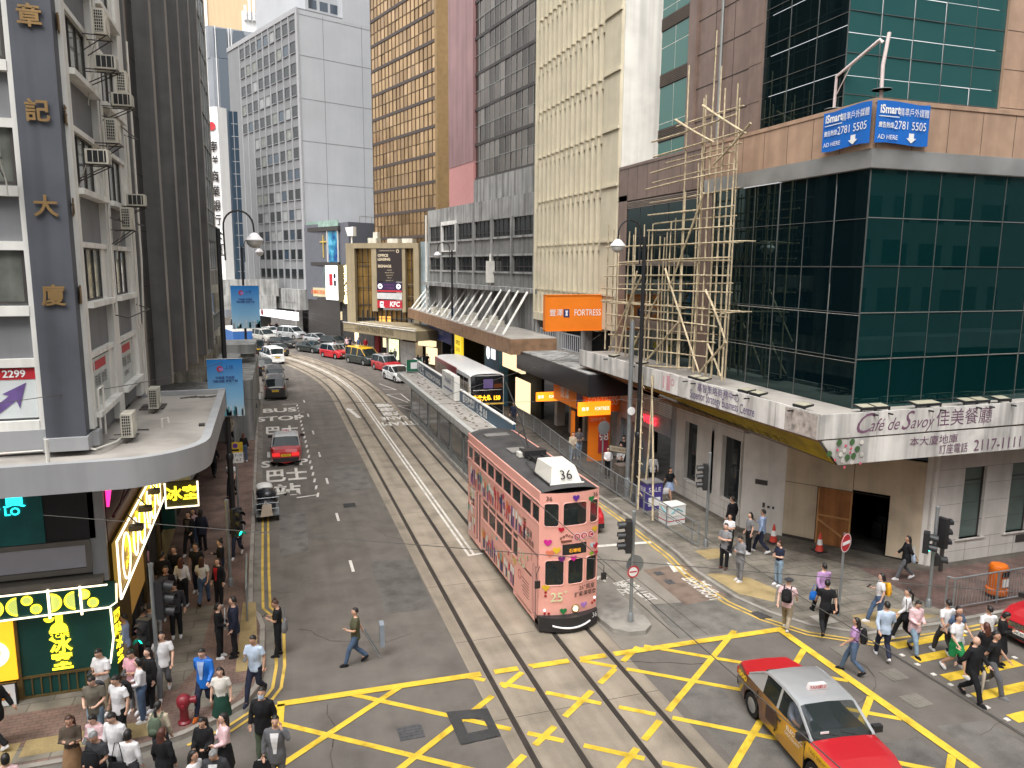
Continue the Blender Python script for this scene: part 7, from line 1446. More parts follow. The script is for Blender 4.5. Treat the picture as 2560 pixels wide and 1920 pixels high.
# ---- bamboo scaffold (each pole a part)
M_bam = mat("bamboo", (.52, .43, .29), .65, var=.22, scale=5, streak=.2, dirt=.2)
SF = thing("bamboo_scaffold", "bare bamboo scaffold of crossing poles in front of the green glass", "scaffold", (17.3, 30, 6.3))
r = random.Random(6)
def pole(a, b, rad=.042):
    a, b = Vector(a), Vector(b); n = max(4, int((b-a).length/.9)); pts = []
    off = Vector((r.uniform(-.04, .04), r.uniform(-.05, .05), r.uniform(-.04, .04)))
    for i in range(n+1): pts.append(a+(b-a)*i/n+off*math.sin(math.pi*i/n)-Vector((17.3, 30, 6.3)))
    g = MB(); g.tube(pts, rad, 6, r1=rad*.75)
    for p in pts[1:-1]:
        d = (b-a).normalized(); g.tube([p-d*.02, p+d*.02], rad*1.12, 6)
    g.build("bamboo_pole", M_bam, SF, 50)
for y, zt, zb, x in ((29.1, 19.4, 6.5, 17.3), (28.05, 18.0, 6.9, 17.5), (27.75, 17.8, 6.9, 17.3), (27.15, 20.2, 8.4, 17.25), (26.85, 15, 6.5, 17.35), (26.35, 17.9, 6.5, 17.3), (25.6, 17.9, 6.5, 17.3), (36.6, 13.2, 6.6, 17.3), (35.85, 12.9, 6.6, 17.3), (35.0, 12.6, 6.5, 17.2), (34.25, 12.75, 6.5, 17.35), (33.4, 12.9, 6.5, 17.3), (32.7, 13.0, 6.5, 17.3), (31.7, 13.0, 6.5, 17.25), (30.85, 12.4, 6.5, 17.3), (29.95, 13.0, 6.5, 17.3), (28.85, 14.2, 6.5, 17.25), (27.85, 14, 6.5, 17.4)):
    pole((x, y, zb), (x+r.uniform(-.05, .05), y+r.uniform(-.1, .1), zt))
for y0, z0, y1, z1 in ((32.1, 13.4, 25.2, 13.35), (32.1, 12.7, 25.3, 12.6), (32.8, 12.0, 25.1, 12.0), (35.1, 11.2, 25.2, 11.4), (36.7, 10.5, 25.2, 10.7), (37, 9.85, 25.1, 10.05), (37, 9.2, 24.3, 9.35), (36.9, 9.12, 30, 9.26), (36.3, 8.5, 26, 8.65), (36, 7.45, 26.1, 8.0), (35.9, 6.8, 26.6, 7.35), (32.9, 6.25, 27.7, 6.75), (32.0, 16.7, 25.4, 16.75), (31.8, 16.0, 25.0, 16.05), (32, 15.3, 25.4, 15.4), (32.4, 14.6, 25.2, 14.7), (30, 11.25, 25.3, 11.28), (36.4, 11.0, 32, 11.25)):
    pole((17.22, y0, z0), (17.22, y1, z1))
for p in ((29.8, 17.3, 26.7, 15.9), (27.7, 17.5, 24.6, 15.9), (24.4, 16.25, 26.7, 15.05), (27.3, 14, 29.8, 10), (30.2, 10.95, 27, 6.6), (26.85, 10.1, 25.2, 8.05), (26.5, 7.9, 25.45, 6.7), (25.2, 8.1, 27.05, 6.6), (32.4, 10.6, 35.8, 6.6), (34.6, 6.6, 32.9, 10.8), (33.5, 6.6, 30.5, 10.0), (31.6, 6.6, 28.9, 8.6)):
    pole((17.15, p[0], p[1]), (17.15, p[2], p[3]), .05)
for y0, z0, y1, z1 in ((31.9, 13.0, 25.4, 13.0), (35.4, 10.1, 25.4, 10.4), (36.9, 7.9, 26.3, 8.3), (33, 8.9, 25.6, 9.05), (32.2, 14.9, 25.6, 15.0), (30.2, 17.1, 25.3, 17.05), (31, 15.65, 25.3, 15.7), (32.4, 14.0, 25.3, 14.05)): pole((17.45, y0, z0), (17.45, y1, z1), .038)
for y, zt in ((36.2, 12.5), (34.6, 12.6), (33.0, 12.8), (31.2, 12.6), (30.4, 13.2), (28.5, 17.2), (27.45, 19), (26.05, 17.5)): pole((17.75, y, 6.45), (17.75, y+r.uniform(-.1, .1), zt), .038)
for y in (36.6, 34.2, 31.7, 29.0, 26.4, 25.6):           # ties back to the wall and the inner row
    for z in (9.2, 12.0): pole((17.1, y, z), (18.6, y+.1, z+.05), .035)
for y, zt in ((35.4, 12), (32.2, 12.4), (29.5, 15.5), (27.2, 16)): pole((18.2, y, 6.4), (18.2, y, zt))
for a, b in (((15.62, 29.12, .13), (16.4, 30.6, 6.1)), ((15.55, 27.6, .13), (16.5, 29.9, 6.1)), ((16.2, 30.9, .13), (16.45, 30.9, 6.2)), ((16.0, 29.3, .13), (16.4, 29.6, 6.2))): pole(a, b, .05)
for k in range(8): z = .8+k*.68; pole((15.75+.09*k*.9, 29.0+.2*k, z), (16.2+.03*k, 30.7-.05*k, z-.1), .03)
# ---- blue advert cloth and davits on the parapet
for nm, lab, fr, w_ in (("advert_cloth", "bright blue advertising cloth on the street side of the parapet corner", FR((18.5, 19.86), 0, -1), -1), ("advert_cloth", "bright blue advertising cloth on the cross street side of the parapet corner", FR((18.5, 19.86), -90, 1), 1)):
    t = thing(nm, lab, "banner", (18.5, 19.86, 14.9)); T = Matrix.Translation((-18.5, -19.86, -14.9)) @ fr
    W_ = 2.15
    g = MB(T); g.grid([[(W_*i/10, .10+.02*math.sin(i*1.3), 14.95+1.28*z+.03*math.sin(i*.6)) for i in range(11)] for z in (0, .5, 1)]); g.build("cloth", mat("cloth_blue", (.008, .13, .50), .5, var=.04), t, 60)
    rt = (1, 0, 0) if w_ > 0 else (-1, 0, 0); q = lambda u: u if w_ > 0 else W_-u
    g = MB(T); g.text("iSmart", .36, (q(.52), .13, 15.98), rt, bold=.03, sx=.85); g.text("精準戶外媒體", .27, (q(1.5), .13, 15.92), rt, sx=.75); g.text("廣告熱線:", .19, (q(.42), .13, 15.5), rt, sx=.8, bold=.01); g.text("2781 5505", .36, (q(1.38), .13, 15.52), rt, sx=.85); g.text("AD HERE", .2, (q(.5), .13, 15.14), rt); g.box(min(q(.1), q(.9)), .12, 15.76, max(q(.1), q(.9)), .13, 15.785)
    c = q(1.45); g.prism([(c-.1, 15.3), (c+.1, 15.3), (c+.1, 15.15), (c+.2, 15.15), (c, 15.0), (c-.2, 15.15), (c-.1, 15.15)], .12, .13, axis='y'); g.build("lettering", M_whl, t)
M_davit = mat("davit_pink_white", (.66, .55, .53), .5, var=.1)
t = thing("roof_davit", "bent white davit arm reaching over the blue advertising cloth", "davit", (18.9, 22.15, 16.2)); g = MB(); g.tube([(0, 0, 0), (0, -.03, 1.3), (0, -1.88, 2.0), (.05, -1.95, 1.9)], .055, 8); g.tube([(0, 0, .6), (0, -.7, 1.55)], .02, 5); g.build("arm", M_davit, t, 50); g = MB(); g.lathe([(.30, 0), (.31, .012), (.30, .024), (.29, .012), (.30, 0)], (0, 0, .22), 18); g.tube([(-.3, 0, .23), (.3, 0, .23)], .012, 4); g.build("ring", M_galv, t)
t = thing("roof_davit", "upright white davit post above the corner of the blue cloth", "davit", (19.0, 20.15, 16.2)); g = MB(); g.tube([(0, 0, 0), (-.03, 0, 1.2), (.12, .0, 2.2)], .06, 8); g.build("arm", M_davit, t, 50); g = MB(); g.lathe([(.30, 0), (.31, .012), (.30, .024), (.29, .012), (.30, 0)], (0, 0, .45), 18); g.tube([(-.3, 0, .46), (.3, 0, .46)], .012, 4); g.build("ring", M_galv, t)
t = thing("steel_pole", "plain grey steel pole rising beside the black lamp at the bamboo scaffold", "pole", (16.05, 31.05, .13)); g = MB(); g.tube([(0, 0, 0), (0, 0, 8.4)], .11, 10); g.lathe([(.14, 0), (.14, .9), (.11, .95)], (0, 0, 0), 12); g.build("post", M_galv, t, 40); g = MB(); g.lathe([(.19, -.14), (.19, -.20)], (0, 0, 4.2), 18, axis='y'); g.build("round_plate", M_whl, t)
# ---- floodlights on the canopy edge
FLB = None
def flood(x, y, rz, lab):
    t = thing("floodlight", lab, "floodlight", (x, y, 6.31), R_(rz), "black floodlights lying along the corner canopy"); g = MB(); g.prism([(-.2, .12), (.2, .2), (.22, .26), (-.2, .2)], -.28, .28, axis='y'); g.build("lamp_head", M_trim, t); g = MB(); g.box(-.18, -.3, 0, -.13, -.26, .2); g.box(-.18, .26, 0, -.13, .3, .2); g.box(-.6, -.02, .0, .0, .02, .05); g.build("bracket", M_trim, t); g = MB(); g.add([(-.17, -.25, .215), (.18, -.25, .262), (.18, .25, .262), (-.17, .25, .215)], [(0, 1, 2, 3)]); g.build("glass", mat("flood_glass", (.45, .42, .32), .2, var=0), t)
WH = ["first", "second", "third", "fourth", "fifth", "sixth", "seventh"]
for k, x in enumerate((18.6, 19.2, 20.9, 21.4, 23.0, 23.6, 24.6)): flood(x, 19.35, 90, WH[k]+" floodlight from the canopy corner on the cafe sign side")
for k, y in enumerate((20.2, 22.6, 23.3, 26.2, 26.8, 31.5, 34.5)): flood(16.85, y, 0, WH[k]+" floodlight from the canopy corner on the street side")
# ---- orange shop signs under the black canopy
def osign(label, x0, x1, y, z0, z1, emit=True, fs=.3):
    t = thing("lit_orange_sign", label, "sign", (x0, y, z0)); T = Matrix.Translation((-x0, -y, -z0)); g = MB(T); g.box(x0, y, z0, x1, y+.2, z1); g.build("light_box", M_orangeE if emit else M_orange, t); g = MB(T); fort(g, (x0+x1)/2-.05, (z0+z1)/2, y-.012, fs); g.build("lettering", M_litw if emit else M_whl, t)
osign("small lit orange sign hung at right angles under the black canopy, the smaller one", 15.6, 17.2, 42.5, 2.75, 3.3, fs=.25)
osign("lit orange sign hung at right angles at the near end of the black canopy", 16.0, 17.9, 36.9, 2.9, 3.65, fs=.27)
t = thing("orange_corner_fascia", "orange fascia wrapping the shop corner below the black canopy", "sign", (16.6, 37.5, 3.3)); T = Matrix.Translation((-16.6, -37.5, -3.3)); g = MB(T); g.box(16.5, 37.3, 3.0, 16.6, 42.0, 4.12); g.box(16.5, 37.2, 3.0, 18.6, 37.3, 4.12); g.build("panel", M_orange, t)
g = MB(T); g.text("FORTRESS", .7, (17.55, 37.19, 3.6), sx=.58); g.text("豐澤", .7, (16.49, 40.2, 3.6), (0, -1, 0)); g.build("lettering", M_whl, t); g = MB(T); g.box(16.48, 37.6, 3.15, 16.5, 38.4, 4.0); g.build("emblem", M_navy, t)
t = thing("orange_shop_poster", "orange poster panels at the electronics shop entrance", "poster", (17.6, 37.6, .13)); T = Matrix.Translation((-17.6, -37.6, -.13)); g = MB(T); g.box(16.9, 37.55, .13, 18.2, 37.7, 2.9, 0); g.box(16.45, 38.7, .4, 16.55, 39.1, 2.8, 0); g.box(17.5, 37.5, .6, 18.1, 37.56, 2.0, 1); g.build("panel", [M_orange, mat("poster_crimson", (.35, .03, .05), .5)], t); g = MB(T); g.text("98", .6, (17.8, 37.48, 1.5)); g.text("限時優惠", .25, (17.45, 37.52, 2.5)); g.build("lettering", M_plateW, t)
t = thing("red_neon_sign", "small red neon sign on the grey shopfront behind the lamp post", "sign", (18.55, 33.6, 3.2)); g = MB(); g.text("WING", .55, (-.02, 0, 0), (0, -1, 0), bold=.03, sx=.9); g.build("lettering", mat("red_neon", (1, .02, .04), emit=2), t)
B = Bld("grey_shopfront", "grey shopfront with white louvres between the orange shop and the stone corner", (18.7, 33)); F = FR((18.7, 31.2), 0, -1)
B.part("wall", mat("cool_grey", (.28, .30, .32), .5), lambda g: (g.box(0.05, -.3, .13, .5, .0, 4.5), g.box(.5, -.3, 2.7, 6.4, .05, 3.6), g.box(5.9, -.3, .13, 6.4, .05, 2.7)), F); B.part("louvres", M_wframe, lambda g: [g.box(.5, -.05, 3.65+.09*k, 6.2, .04, 3.69+.09*k) for k in range(9)], F); B.part("glass", mat("grey_blue_glass", (.16, .20, .23), .1, var=.2), lambda g: g.box(2.6, -.2, .13, 5.9, -.1, 2.7), F); B.part("dark_doorway", [M_dk, mat("poster_mix", (.12, .07, .05), .5, var=.5, scale=3)], lambda g: (g.box(.5, -1.6, .13, 2.6, -1.5, 4.5, 0), g.box(.5, -1.5, .3, .55, -.1, 2.5, 1), g.box(1.3, -1.45, 1.9, 2.5, -1.4, 2.4, 1)), F)
# ---- small things on the pavements
t = thing("fire_hydrant", "dark red fire hydrant among the crowd outside the green shopfront", "fire hydrant", (-2.27, 18.0, .13)); t.scale = (.78, .78, .78); M_hyd = mat("hydrant_red", (.20, .015, .025), .4, var=.12)
g = MB(); g.lathe([(.19, 0), (.19, .05), (.13, .1), (.12, .45), (.14, .5), (.14, .56), (.19, .6), (.21, .72), (.19, .84), (.12, .9), (.09, .92)], (0, 0, 0), 18); g.build("barrel", M_hyd, t, 40); g = MB(); g.lathe([(.10, .1), (.10, .30), (.12, .31), (.12, .36), (.05, .38)], (0, 0, .72), 12, axis='x'); g.build("outlet", M_hyd, t, 40); g = MB(); g.lathe([(.06, -.3), (.06, -.18)], (0, 0, .66), 10, axis='y'); g.build("outlet", M_hyd, t, 40); g = MB(); g.tube([(.3, .0, .65), (.32, -.05, .45), (.2, -.1, .35)], .012, 5); g.build("chain", M_galv, t)
def bin_(x, y, lab):
    t = thing("litter_bin", lab, "litter bin", (x, y, .13)); g = MB(); g.lathe([(.27, .1), (.34, .15), (.34, .3), (.28, .34), (.28, .95), (.30, 1.05), (.25, 1.14), (.1, 1.18)], (0, 0, 0), 20); g.build("body", mat("bin_orange", (.58, .13, .01), .4, var=.08), t, 40); g = MB(); g.box(-.16, -.30, .8, .16, -.27, .98); g.build("slot", M_blk, t); g = MB(); g.box(-.14, -.295, .45, .14, -.28, .72); g.build("label_plate", M_whl, t)
bin_(22.95, 17.45, "orange litter bin behind the railing past the crossing")
def cone(x, y, lab):
    t = thing("traffic_cone", lab, "traffic cone", (x, y, .13), 0, "cones beside the hoarding"); g = MB(); g.lathe([(.17, .02), (.15, .05), (.11, .28)], (0, 0, 0), 14, 0); g.lathe([(.11, .28), (.075, .5)], (0, 0, 0), 14, 1); g.lathe([(.075, .5), (.03, .74), (.02, .75)], (0, 0, 0), 14, 0); g.build("cone", [mat("cone_red", (.55, .05, .03), .5), M_whl], t, 50); g = MB(); g.box(-.22, -.22, 0, .22, .22, .04); g.build("base", M_trim, t)
cone(20.05, 22.55, "red and white cone standing by the open plywood door"); cone(18.95, 23.9, "red cone half hidden behind the man in the blue shirt")
t = thing("cable_cabinet", "brown grey utility cabinet behind the railing under the street name sign", "cabinet", (16.25, 31.9, .13)); g = MB(); g.box(-.35, -.3, 0, .35, .3, 1.3); g.box(-.37, -.32, 1.3, .37, .32, 1.36); g.build("box", mat("cabinet_brown", (.13, .11, .095), .6, var=.15), t); g = MB(); g.box(-.36, -.25, .1, -.352, .25, 1.2); g.build("door", mat("cabinet_brown2", (.11, .095, .08), .6), t)
t = thing("newspaper_stand", "purple and blue printed street cabinet at the foot of the bamboo", "cabinet", (16.3, 29.2, .13)); g = MB(); g.box(-.4, -.35, .0, .4, .35, 1.25); g.build("box", mat("cabinet_purple", (.06, .045, .22), .5), t); g = MB(); g.text("SALE", .3, (0, -.36, .95)); g.box(-.3, -.36, .2, .3, -.352, .6); g.text("快運", .28, (-.41, 0, .9), (0, -1, 0)); g.build("print", M_whl, t); g = MB(); g.box(-.44, -.38, 1.25, .44, .38, 1.3); g.build("lid", M_galv, t)
for k, (z, lab) in enumerate(((0, "lower white foam box with a red stripe beside the rail"), (.42, "upper white foam box printed in light blue on top of another"))):
    t = thing("foam_box", lab, "foam box", (16.25, 27.2, .13+z), R_(8), "foam boxes at the end of the railing"); g = MB(); g.box(-.45, -.33, 0, .45, .33, .38); g.build("box", M_whl, t); g = MB(); g.box(-.47, -.35, .38, .47, .35, .42); g.build("lid", M_wframe, t); g = MB(); (g.box(-.455, -.335, .16, .455, .335, .2) if k == 0 else (g.tube([(-.3, -.335, .1), (0, -.335, .3), (.3, -.335, .12)], .03, 5), g.tube([(-.455, -.2, .1), (-.455, .2, .3)], .03, 5))); g.build("print", M_red if k == 0 else mat("print_cyan", (.2, .5, .55), .6), t)
# goods trolley with black bags at the left kerb
t = thing("goods_trolley", "hand trolley piled with black bags and parcels before the bus stop lettering", "trolley", (-.35, 33.4, 0), R_(4)); M_bag = mat("bin_bag_black", (.02, .022, .028), .25, var=.2)
g = MB(); g.box(-.5, -.85, .28, .5, .9, .33); [g.tube([(s, -.8, .3), (s, -.85, 1.1)], .02, 5) for s in (-.48, .48)]; g.tube([(-.48, -.85, 1.1), (.48, -.85, 1.1)], .02, 5); [g.tube([(-.5, -.82, z), (.5, -.82, z)], .015, 5) for z in (.6, .85)]; [g.tube([(s, .85, .3), (s, .85, 1.0)], .02, 5) for s in (-.48, .48)]; g.build("frame", M_galv, t)
for sx_ in (-.4, .4):
    for yy in (-.65, .7): g = MB(); g.lathe([(.03, -.04), (.14, -.04), (.14, .04), (.03, .04)], (sx_, yy, .14), 12, axis='x'); g.build("wheel", M_tyre, t)
t2 = []
def blob(g, c, s, seed, mi=0):
    rr = random.Random(seed); rows = []
    for i in range(9):
        a = math.pi*i/8; rows.append([(c[0]+s[0]*math.sin(a)*math.cos(b)*(1+.12*math.sin(3*b+seed)*math.sin(2*a)), c[1]+s[1]*math.sin(a)*math.sin(b)*(1+.1*math.sin(2*b+seed)), c[2]-s[2]*math.cos(a)) for b in [2*math.pi*j/14 for j in range(14)]])
    g.grid(rows, mi, closed=True)
for k, (c, s, m, lab) in enumerate((((-.05, -.45, .62), (.42, .36, .32), M_bag, "black bag low at the near end of the goods trolley"), ((.05, .3, .66), (.45, .45, .34), M_bag, "black bag at the far end of the goods trolley"), ((.0, -.05, 1.05), (.42, .5, .28), M_bag, "grey black bag on top of the trolley pile"), ((-.05, .35, 1.25), (.36, .4, .2), M_wframe, "white parcel crowning the trolley pile"))):
    o = thing("goods_bag", lab, "bag", (-.35, 33.4, 0), R_(4), "bags on the goods trolley"); g = MB(); blob(g, c, s, k); g.build("sack", m, o, 60)
o = thing("tote_bag", "cream cloth bag hanging on the near end of the goods trolley", "bag", (-.35, 32.5, .3), R_(4)); g = MB(); g.prism([(-.26, 0), (.24, .02), (.2, .52), (-.16, .52)], -.06, .02, axis='y'); g.build("cloth", mat("cream_cloth", (.55, .47, .38), .8, var=.1), o); g = MB(); g.tube([(-.12, -.02, .5), (-.05, -.03, .68), (.12, -.02, .5)], .015, 5); g.build("strap", mat("cream_cloth", ()), o)
t = thing("motor_scooter", "white delivery motor scooter parked at the kerb near the bus stop poles", "motor scooter", (-.95, 60.5, .0)); g = MB(); g.tube([(0, -.6, .55), (0, 0, .45), (0, .5, .7), (0, .65, 1.0)], .09, 8); g.box(-.18, -.75, .65, .18, -.05, .82); g.box(-.25, -1.0, .8, .25, -.55, 1.2); g.build("body", P_white, t); [(lambda y: (lambda g: (g.lathe([(.05, -.06), (.27, -.06), (.27, .06), (.05, .06)], (0, y, .27), 14, axis='x'), g.build("wheel", M_tyre, t)))(MB()))(y) for y in (-.6, .7)]; g = MB(); g.tube([(-.35, .55, 1.02), (.35, .55, 1.02)], .02, 5); g.build("handlebar", M_trim, t)
# ---- overhead wires
def wire(name, label, pts, rad=.010, sag=0, group=None):
    c = Vector(pts[0]); o = MB()
    P = []
    for a, b in zip(pts, pts[1:]):
        a, b = Vector(a), Vector(b); n = 12
        for i in range(n+1): P.append(a+(b-a)*i/n-Vector((0, 0, sag*4*(i/n)*(1-i/n)))-c)
    o.tube(P, rad*.8, 5); ob = o.build(name, mat("wire_grey", (.09, .085, .08), .6, var=0), None); ob.location = c; tag(ob, label, "overhead wire", group); return ob
def off_pts(off, z): return [path(s, off)[0]+Vector((0, 0, z)) for s in list(range(-10, 63, 18))+list(range(64, 130, 6))]
wire("contact_wire", "tram contact wire above the empty track beside the tram", off_pts(5.87-X0, 5.5), .010); wire("contact_wire", "tram contact wire above the track the pink tram stands on", off_pts(8.41-X0, 5.5), .010)
wire("span_wire", "span wire crossing the whole junction in front of the tram", [(-4.85, 18.2, 5.5), (11.1, 9.4, 5.5), (22, 3.4, 5.6)], .010); wire("span_wire", "span wire from the grey canopy to the tram shelter", [(-1.65, 31.3, 5.7), (5.9, 29.0, 5.5), (16.0, 26, 5.8)], .009)
wire("span_wire", "span wire running up over the black canopy", [(5.9, 25.6, 6.4), (14.7, 35.3, 6.5), (18.6, 39.9, 7.1)], .012); wire("span_wire", "span wire between the street lamps farther down", [(-1.65, 62.6, 6.5), (5.9, 60, 6.0), (15.9, 58, 6.4)], .012)
wire("sagging_cable", "thin cable sagging across the front of the grey corner building", [(-9, 19.3, 8.0), (-4.8, 19.1, 8.0), (-1.65, 31.3, 7.2)], .012, .15)
# ================================================================ PEOPLE
CL = dict(white=(.66, .65, .66), offwhite=(.58, .55, .50), black=(.014, .014, .016), charcoal=(.045, .045, .05), navy=(.02, .024, .045), denim=(.075, .115, .19), lightdenim=(.22, .30, .38), skyblue=(.30, .38, .56), paleblue=(.42, .50, .62), pink=(.62, .33, .38), palepink=(.66, .45, .47), lilac=(.42, .25, .46), olive=(.085, .085, .05), brownolive=(.13, .115, .09), brown=(.085, .065, .05), tan=(.27, .16, .085), khaki=(.30, .25, .18), grey=(.20, .20, .21), midgrey=(.12, .12, .13), blue=(.02, .09, .21), green=(.015, .05, .035), brightgreen=(.02, .22, .07), yellow=(.72, .36, .02), red=(.42, .02, .03), orange=(.5, .12, .02), sage=(.10, .13, .09), beige=(.42, .36, .27), rust=(.09, .03, .02))
def cloth(c): return mat("cloth_"+c, CL[c], .85, var=.14, scale=7, fine=.05)
SKIN = [mat("skin_%d" % k, c, .55, var=.06, scale=9) for k, c in enumerate(((.56, .33, .23), (.48, .27, .18), (.62, .38, .28)))]
HAIR = dict(black=mat("hair_black", (.012, .010, .009), .5, var=.3, scale=20), brown=mat("hair_brown", (.05, .02, .012), .5, var=.3, scale=20), rust=mat("hair_rust", (.085, .028, .018), .5, var=.3, scale=20), grey=mat("hair_grey", (.22, .22, .22), .6, var=.3, scale=20), hat=cloth("charcoal"), cap=cloth("beige"))
M_eye = mat("eye_dark", (.02, .015, .012), .3, var=0); M_lip = mat("lip", (.32, .10, .09), .5, var=0)
JOBS = []
def rings(g, rs, n=14, mi=None):
    rows = [[(x+rx*math.cos(2*math.pi*j/n), y+ry*math.sin(2*math.pi*j/n), z) for j in range(n)] for x, y, z, rx, ry in rs]
    o = len(g.v); g.grid(rows, mi, closed=True); g.poly(rows[0][::-1], mi); g.poly(rows[-1], mi)
def ell(g, c, r, n=12, k=8, mi=None):
    rings(g, [(c[0], c[1], c[2]+r[2]*-math.cos(math.pi*i/k), max(.002, r[0]*math.sin(math.pi*i/k)), max(.002, r[1]*math.sin(math.pi*i/k))) for i in range(k+1)], n, mi)
ZR = dict(A=(0, 1440), C=(0, 960), D=(640, 1440), E=(1280, 960), F=(1920, 960), H=(1920, 1440), N=None, M=(640, 480), L=(480, 680))
def person(label, reg, a, b, f, top='white', bot='black', pose='stand', sleeve='short', hair='short', hc='black', h=1.68, sex='m', shoes='white', skirt=None, inner=None, base=.13, look=0, fat=1.0, mask=0, feet=False, sk=None, group=None, tail=.0):
    r = random.Random(hash_(label)); z = ZR[reg]
    sc = 5.53 if reg == 'L' else 3.45625
    px, py = (a, b) if z is None else (z[0]+a/sc, z[1]+b/sc)
    p = G(px, py, base) if feet else G(px, py, base+h-.115)
    t = thing("person", label, "person", (p.x, p.y, base), R_(f-18.2), group); t['hh'] = h
    s = h/1.7; wm = sex == 'f'; shx = (.165 if wm else .19)*fat; sw = (1 if r.random() < .5 else -1)
    walk = pose.startswith('walk'); arms = pose.split('-')[-1]
    if arms == 'walk': arms = 'swing'
    hz = .86 if walk else .885
    J = {}
    for sg in (1, -1):
        if walk:
            if sg == sw: kn, an = (sg*.09, .20, .49), (sg*.085, .30, .085)
            else: kn, an = (sg*.09, .0, .46), (sg*.085, -.30, .19)
        else: kn, an = (sg*.095, .015, .48), (sg*(.10), r.uniform(-.03, .05), .085)
        el, wr, hd = (sg*(shx+.055), -.03, 1.13), (sg*(shx+.07), .04, .90), (sg*(shx+.06), .08, .80)
        sway = {'swing': 1}.get(arms)
        if arms == 'swing': d = -1 if sg == sw else 1; el = (sg*(shx+.05), .02-.10*-d*-1 if 0 else .08*d-.02, 1.13); wr = (sg*(shx+.04), .24*d, .96); hd = (sg*(shx+.03), .32*d, .89)
        if arms == 'phone' or (arms == 'phone1' and sg == 1): el, wr, hd = (sg*(shx+.03), .04, 1.11), (sg*.09, .25, 1.17), (sg*.04, .32, 1.22)
        if arms == 'hold': el, wr, hd = (sg*(shx+.035), .02, 1.11), (sg*.12, .24, 1.05), (sg*.05, .30, 1.07)
        if arms == 'cross': el, wr, hd = (sg*(shx+.03), .06, 1.12), (sg*-.05, .22+.03*sg, 1.16), (sg*-.13, .19+.04*sg, 1.18)
        if arms == 'ear' and sg == -1: el, wr, hd = (sg*(shx+.09), .12, 1.26), (sg*.15, .12, 1.47), (sg*.11, .07, 1.55)
        if arms == 'reach' and sg == 1: el, wr, hd = (sg*.2, .24, 1.36), (sg*.18, .48, 1.40), (sg*.17, .57, 1.42)
        if arms == 'pull': el, wr, hd = ((sg*(shx+.05), -.10, 1.13), (sg*(shx+.06), -.20, .93), (sg*(shx+.06), -.24, .85)) if sg == 1 else ((sg*(shx+.03), .04, 1.11), (sg*.13, .25, 1.12), (sg*.08, .31, 1.16))
        if arms == 'strap' and sg == 1: el, wr, hd = (sg*(shx+.06), .08, 1.13), (sg*.15, .17, 1.28), (sg*.12, .15, 1.36)
        J[sg] = [Vector(q)*s for q in (kn, an, el, wr, hd)]
    V = lambda x, y, z_: Vector((x, y, z_))*s
    hipx = .085
    tilt = Matrix.Translation(V(0, 0, 1.47)) @ Matrix.Rotation(R_(-look), 4, 'X') @ Matrix.Rotation(R_(r.uniform(-14, 14)), 4, 'Z') @ Matrix.Translation(-V(0, 0, 1.47))
    TS = [(0, 0, .84, .13, .105), (0, 0, .92, .155 if not wm else .165, .115), (0, .005, 1.04, .135*fat if not wm else .12, .10*fat), (0, .01, 1.20, .155*fat if not wm else .14, .115*fat if not wm else .12), (0, 0, 1.32, .165*fat if not wm else .15, .11), (0, -.01, 1.41, .13, .085), (0, -.005, 1.46, .06, .06)]
    def torso(g, inf, z0, z1): rings(g, [(x*s, y*s, z_*s, (rx+inf)*s, (ry+inf)*s) for x, y, z_, rx, ry in TS if z0 <= z_ <= z1])
    def arm(g, inf, to):
        for sg in (1, -1):
            k = J[sg]; sh = V(sg*(shx-.015), -.005, 1.375)
            if to == 'short': m = sh.lerp(k[2], .72); g.tube([V(sg*.08, 0, 1.36), sh, m], [(.06+inf)*s, (.056+inf)*s, (.055+inf*1.3)*s], 9)
            elif to == 'long': g.tube([V(sg*.08, 0, 1.36), sh, k[2], k[3]], [(.06+inf)*s, (.055+inf)*s, (.046+inf)*s, (.034+inf)*s], 9)
            else:
                g.tube([V(sg*.08, 0, 1.36), sh, k[2], k[2].lerp(k[3], .4), k[3]], [.055*s, .05*s, .04*s, .038*s, .027*s], 9)
                d = (k[4]-k[3]); g.tube([k[3]-d*.1, k[3]+d*.5, k[3]+d*.95], [.026*s, .036*s, .03*s], 8)
    def leg(g, inf, to, kk=1):
        for sg in (1, -1):
            k = J[sg]; hp = V(sg*hipx, 0, hz)
            if to == 'short': g.tube([hp+V(0, 0, .03), hp, hp.lerp(k[0], .85)], [(.085+inf)*s, (.088+inf)*s, (.085+inf)*s], 10)
            else: g.tube([hp+V(0, 0, .03), hp.lerp(k[0], .3), k[0], k[0].lerp(k[1], .35), k[1]], [(.085+inf)*s, (.084+inf)*s, (.06+inf)*s, (.056+inf)*s, (.038+inf*kk)*s], 10)
    # body (skin), one continuous surface
    g = MB(); torso(g, -.012, .8, 1.5); arm(g, 0, 'skin'); leg(g, -.005, 'long'); g.tube([V(0, -.005, 1.40), V(0, .005, 1.50)], .052*s, 10)
    for sg in (1, -1): k = J[sg]; g.tube([k[1], k[1]+V(0, .06, -.05), k[1]+V(0, .13, -.06)], .035*s, 8)
    g2 = MB(tilt); ell(g2, V(0, .012, 1.595), (.073*s, .092*s, .108*s)); ell(g2, V(0, .045, 1.54), (.05*s, .055*s, .055*s)); ell(g2, V(0, .105, 1.578), (.013*s, .02*s, .026*s), 8, 6)
    for sg in (1, -1): ell(g2, V(sg*.075, .0, 1.585), (.012*s, .022*s, .03*s), 8, 6)
    g.add(g2.v, g2.f)
    face = MB(tilt)
    for sg in (1, -1): ell(face, V(sg*.030, .096, 1.600), (.011*s, .006*s, .005*s), 8, 5, 1); face.box(*(V(sg*.03-.014, .090, 1.619)), *(V(sg*.03+.014, .0965, 1.623)), 1)
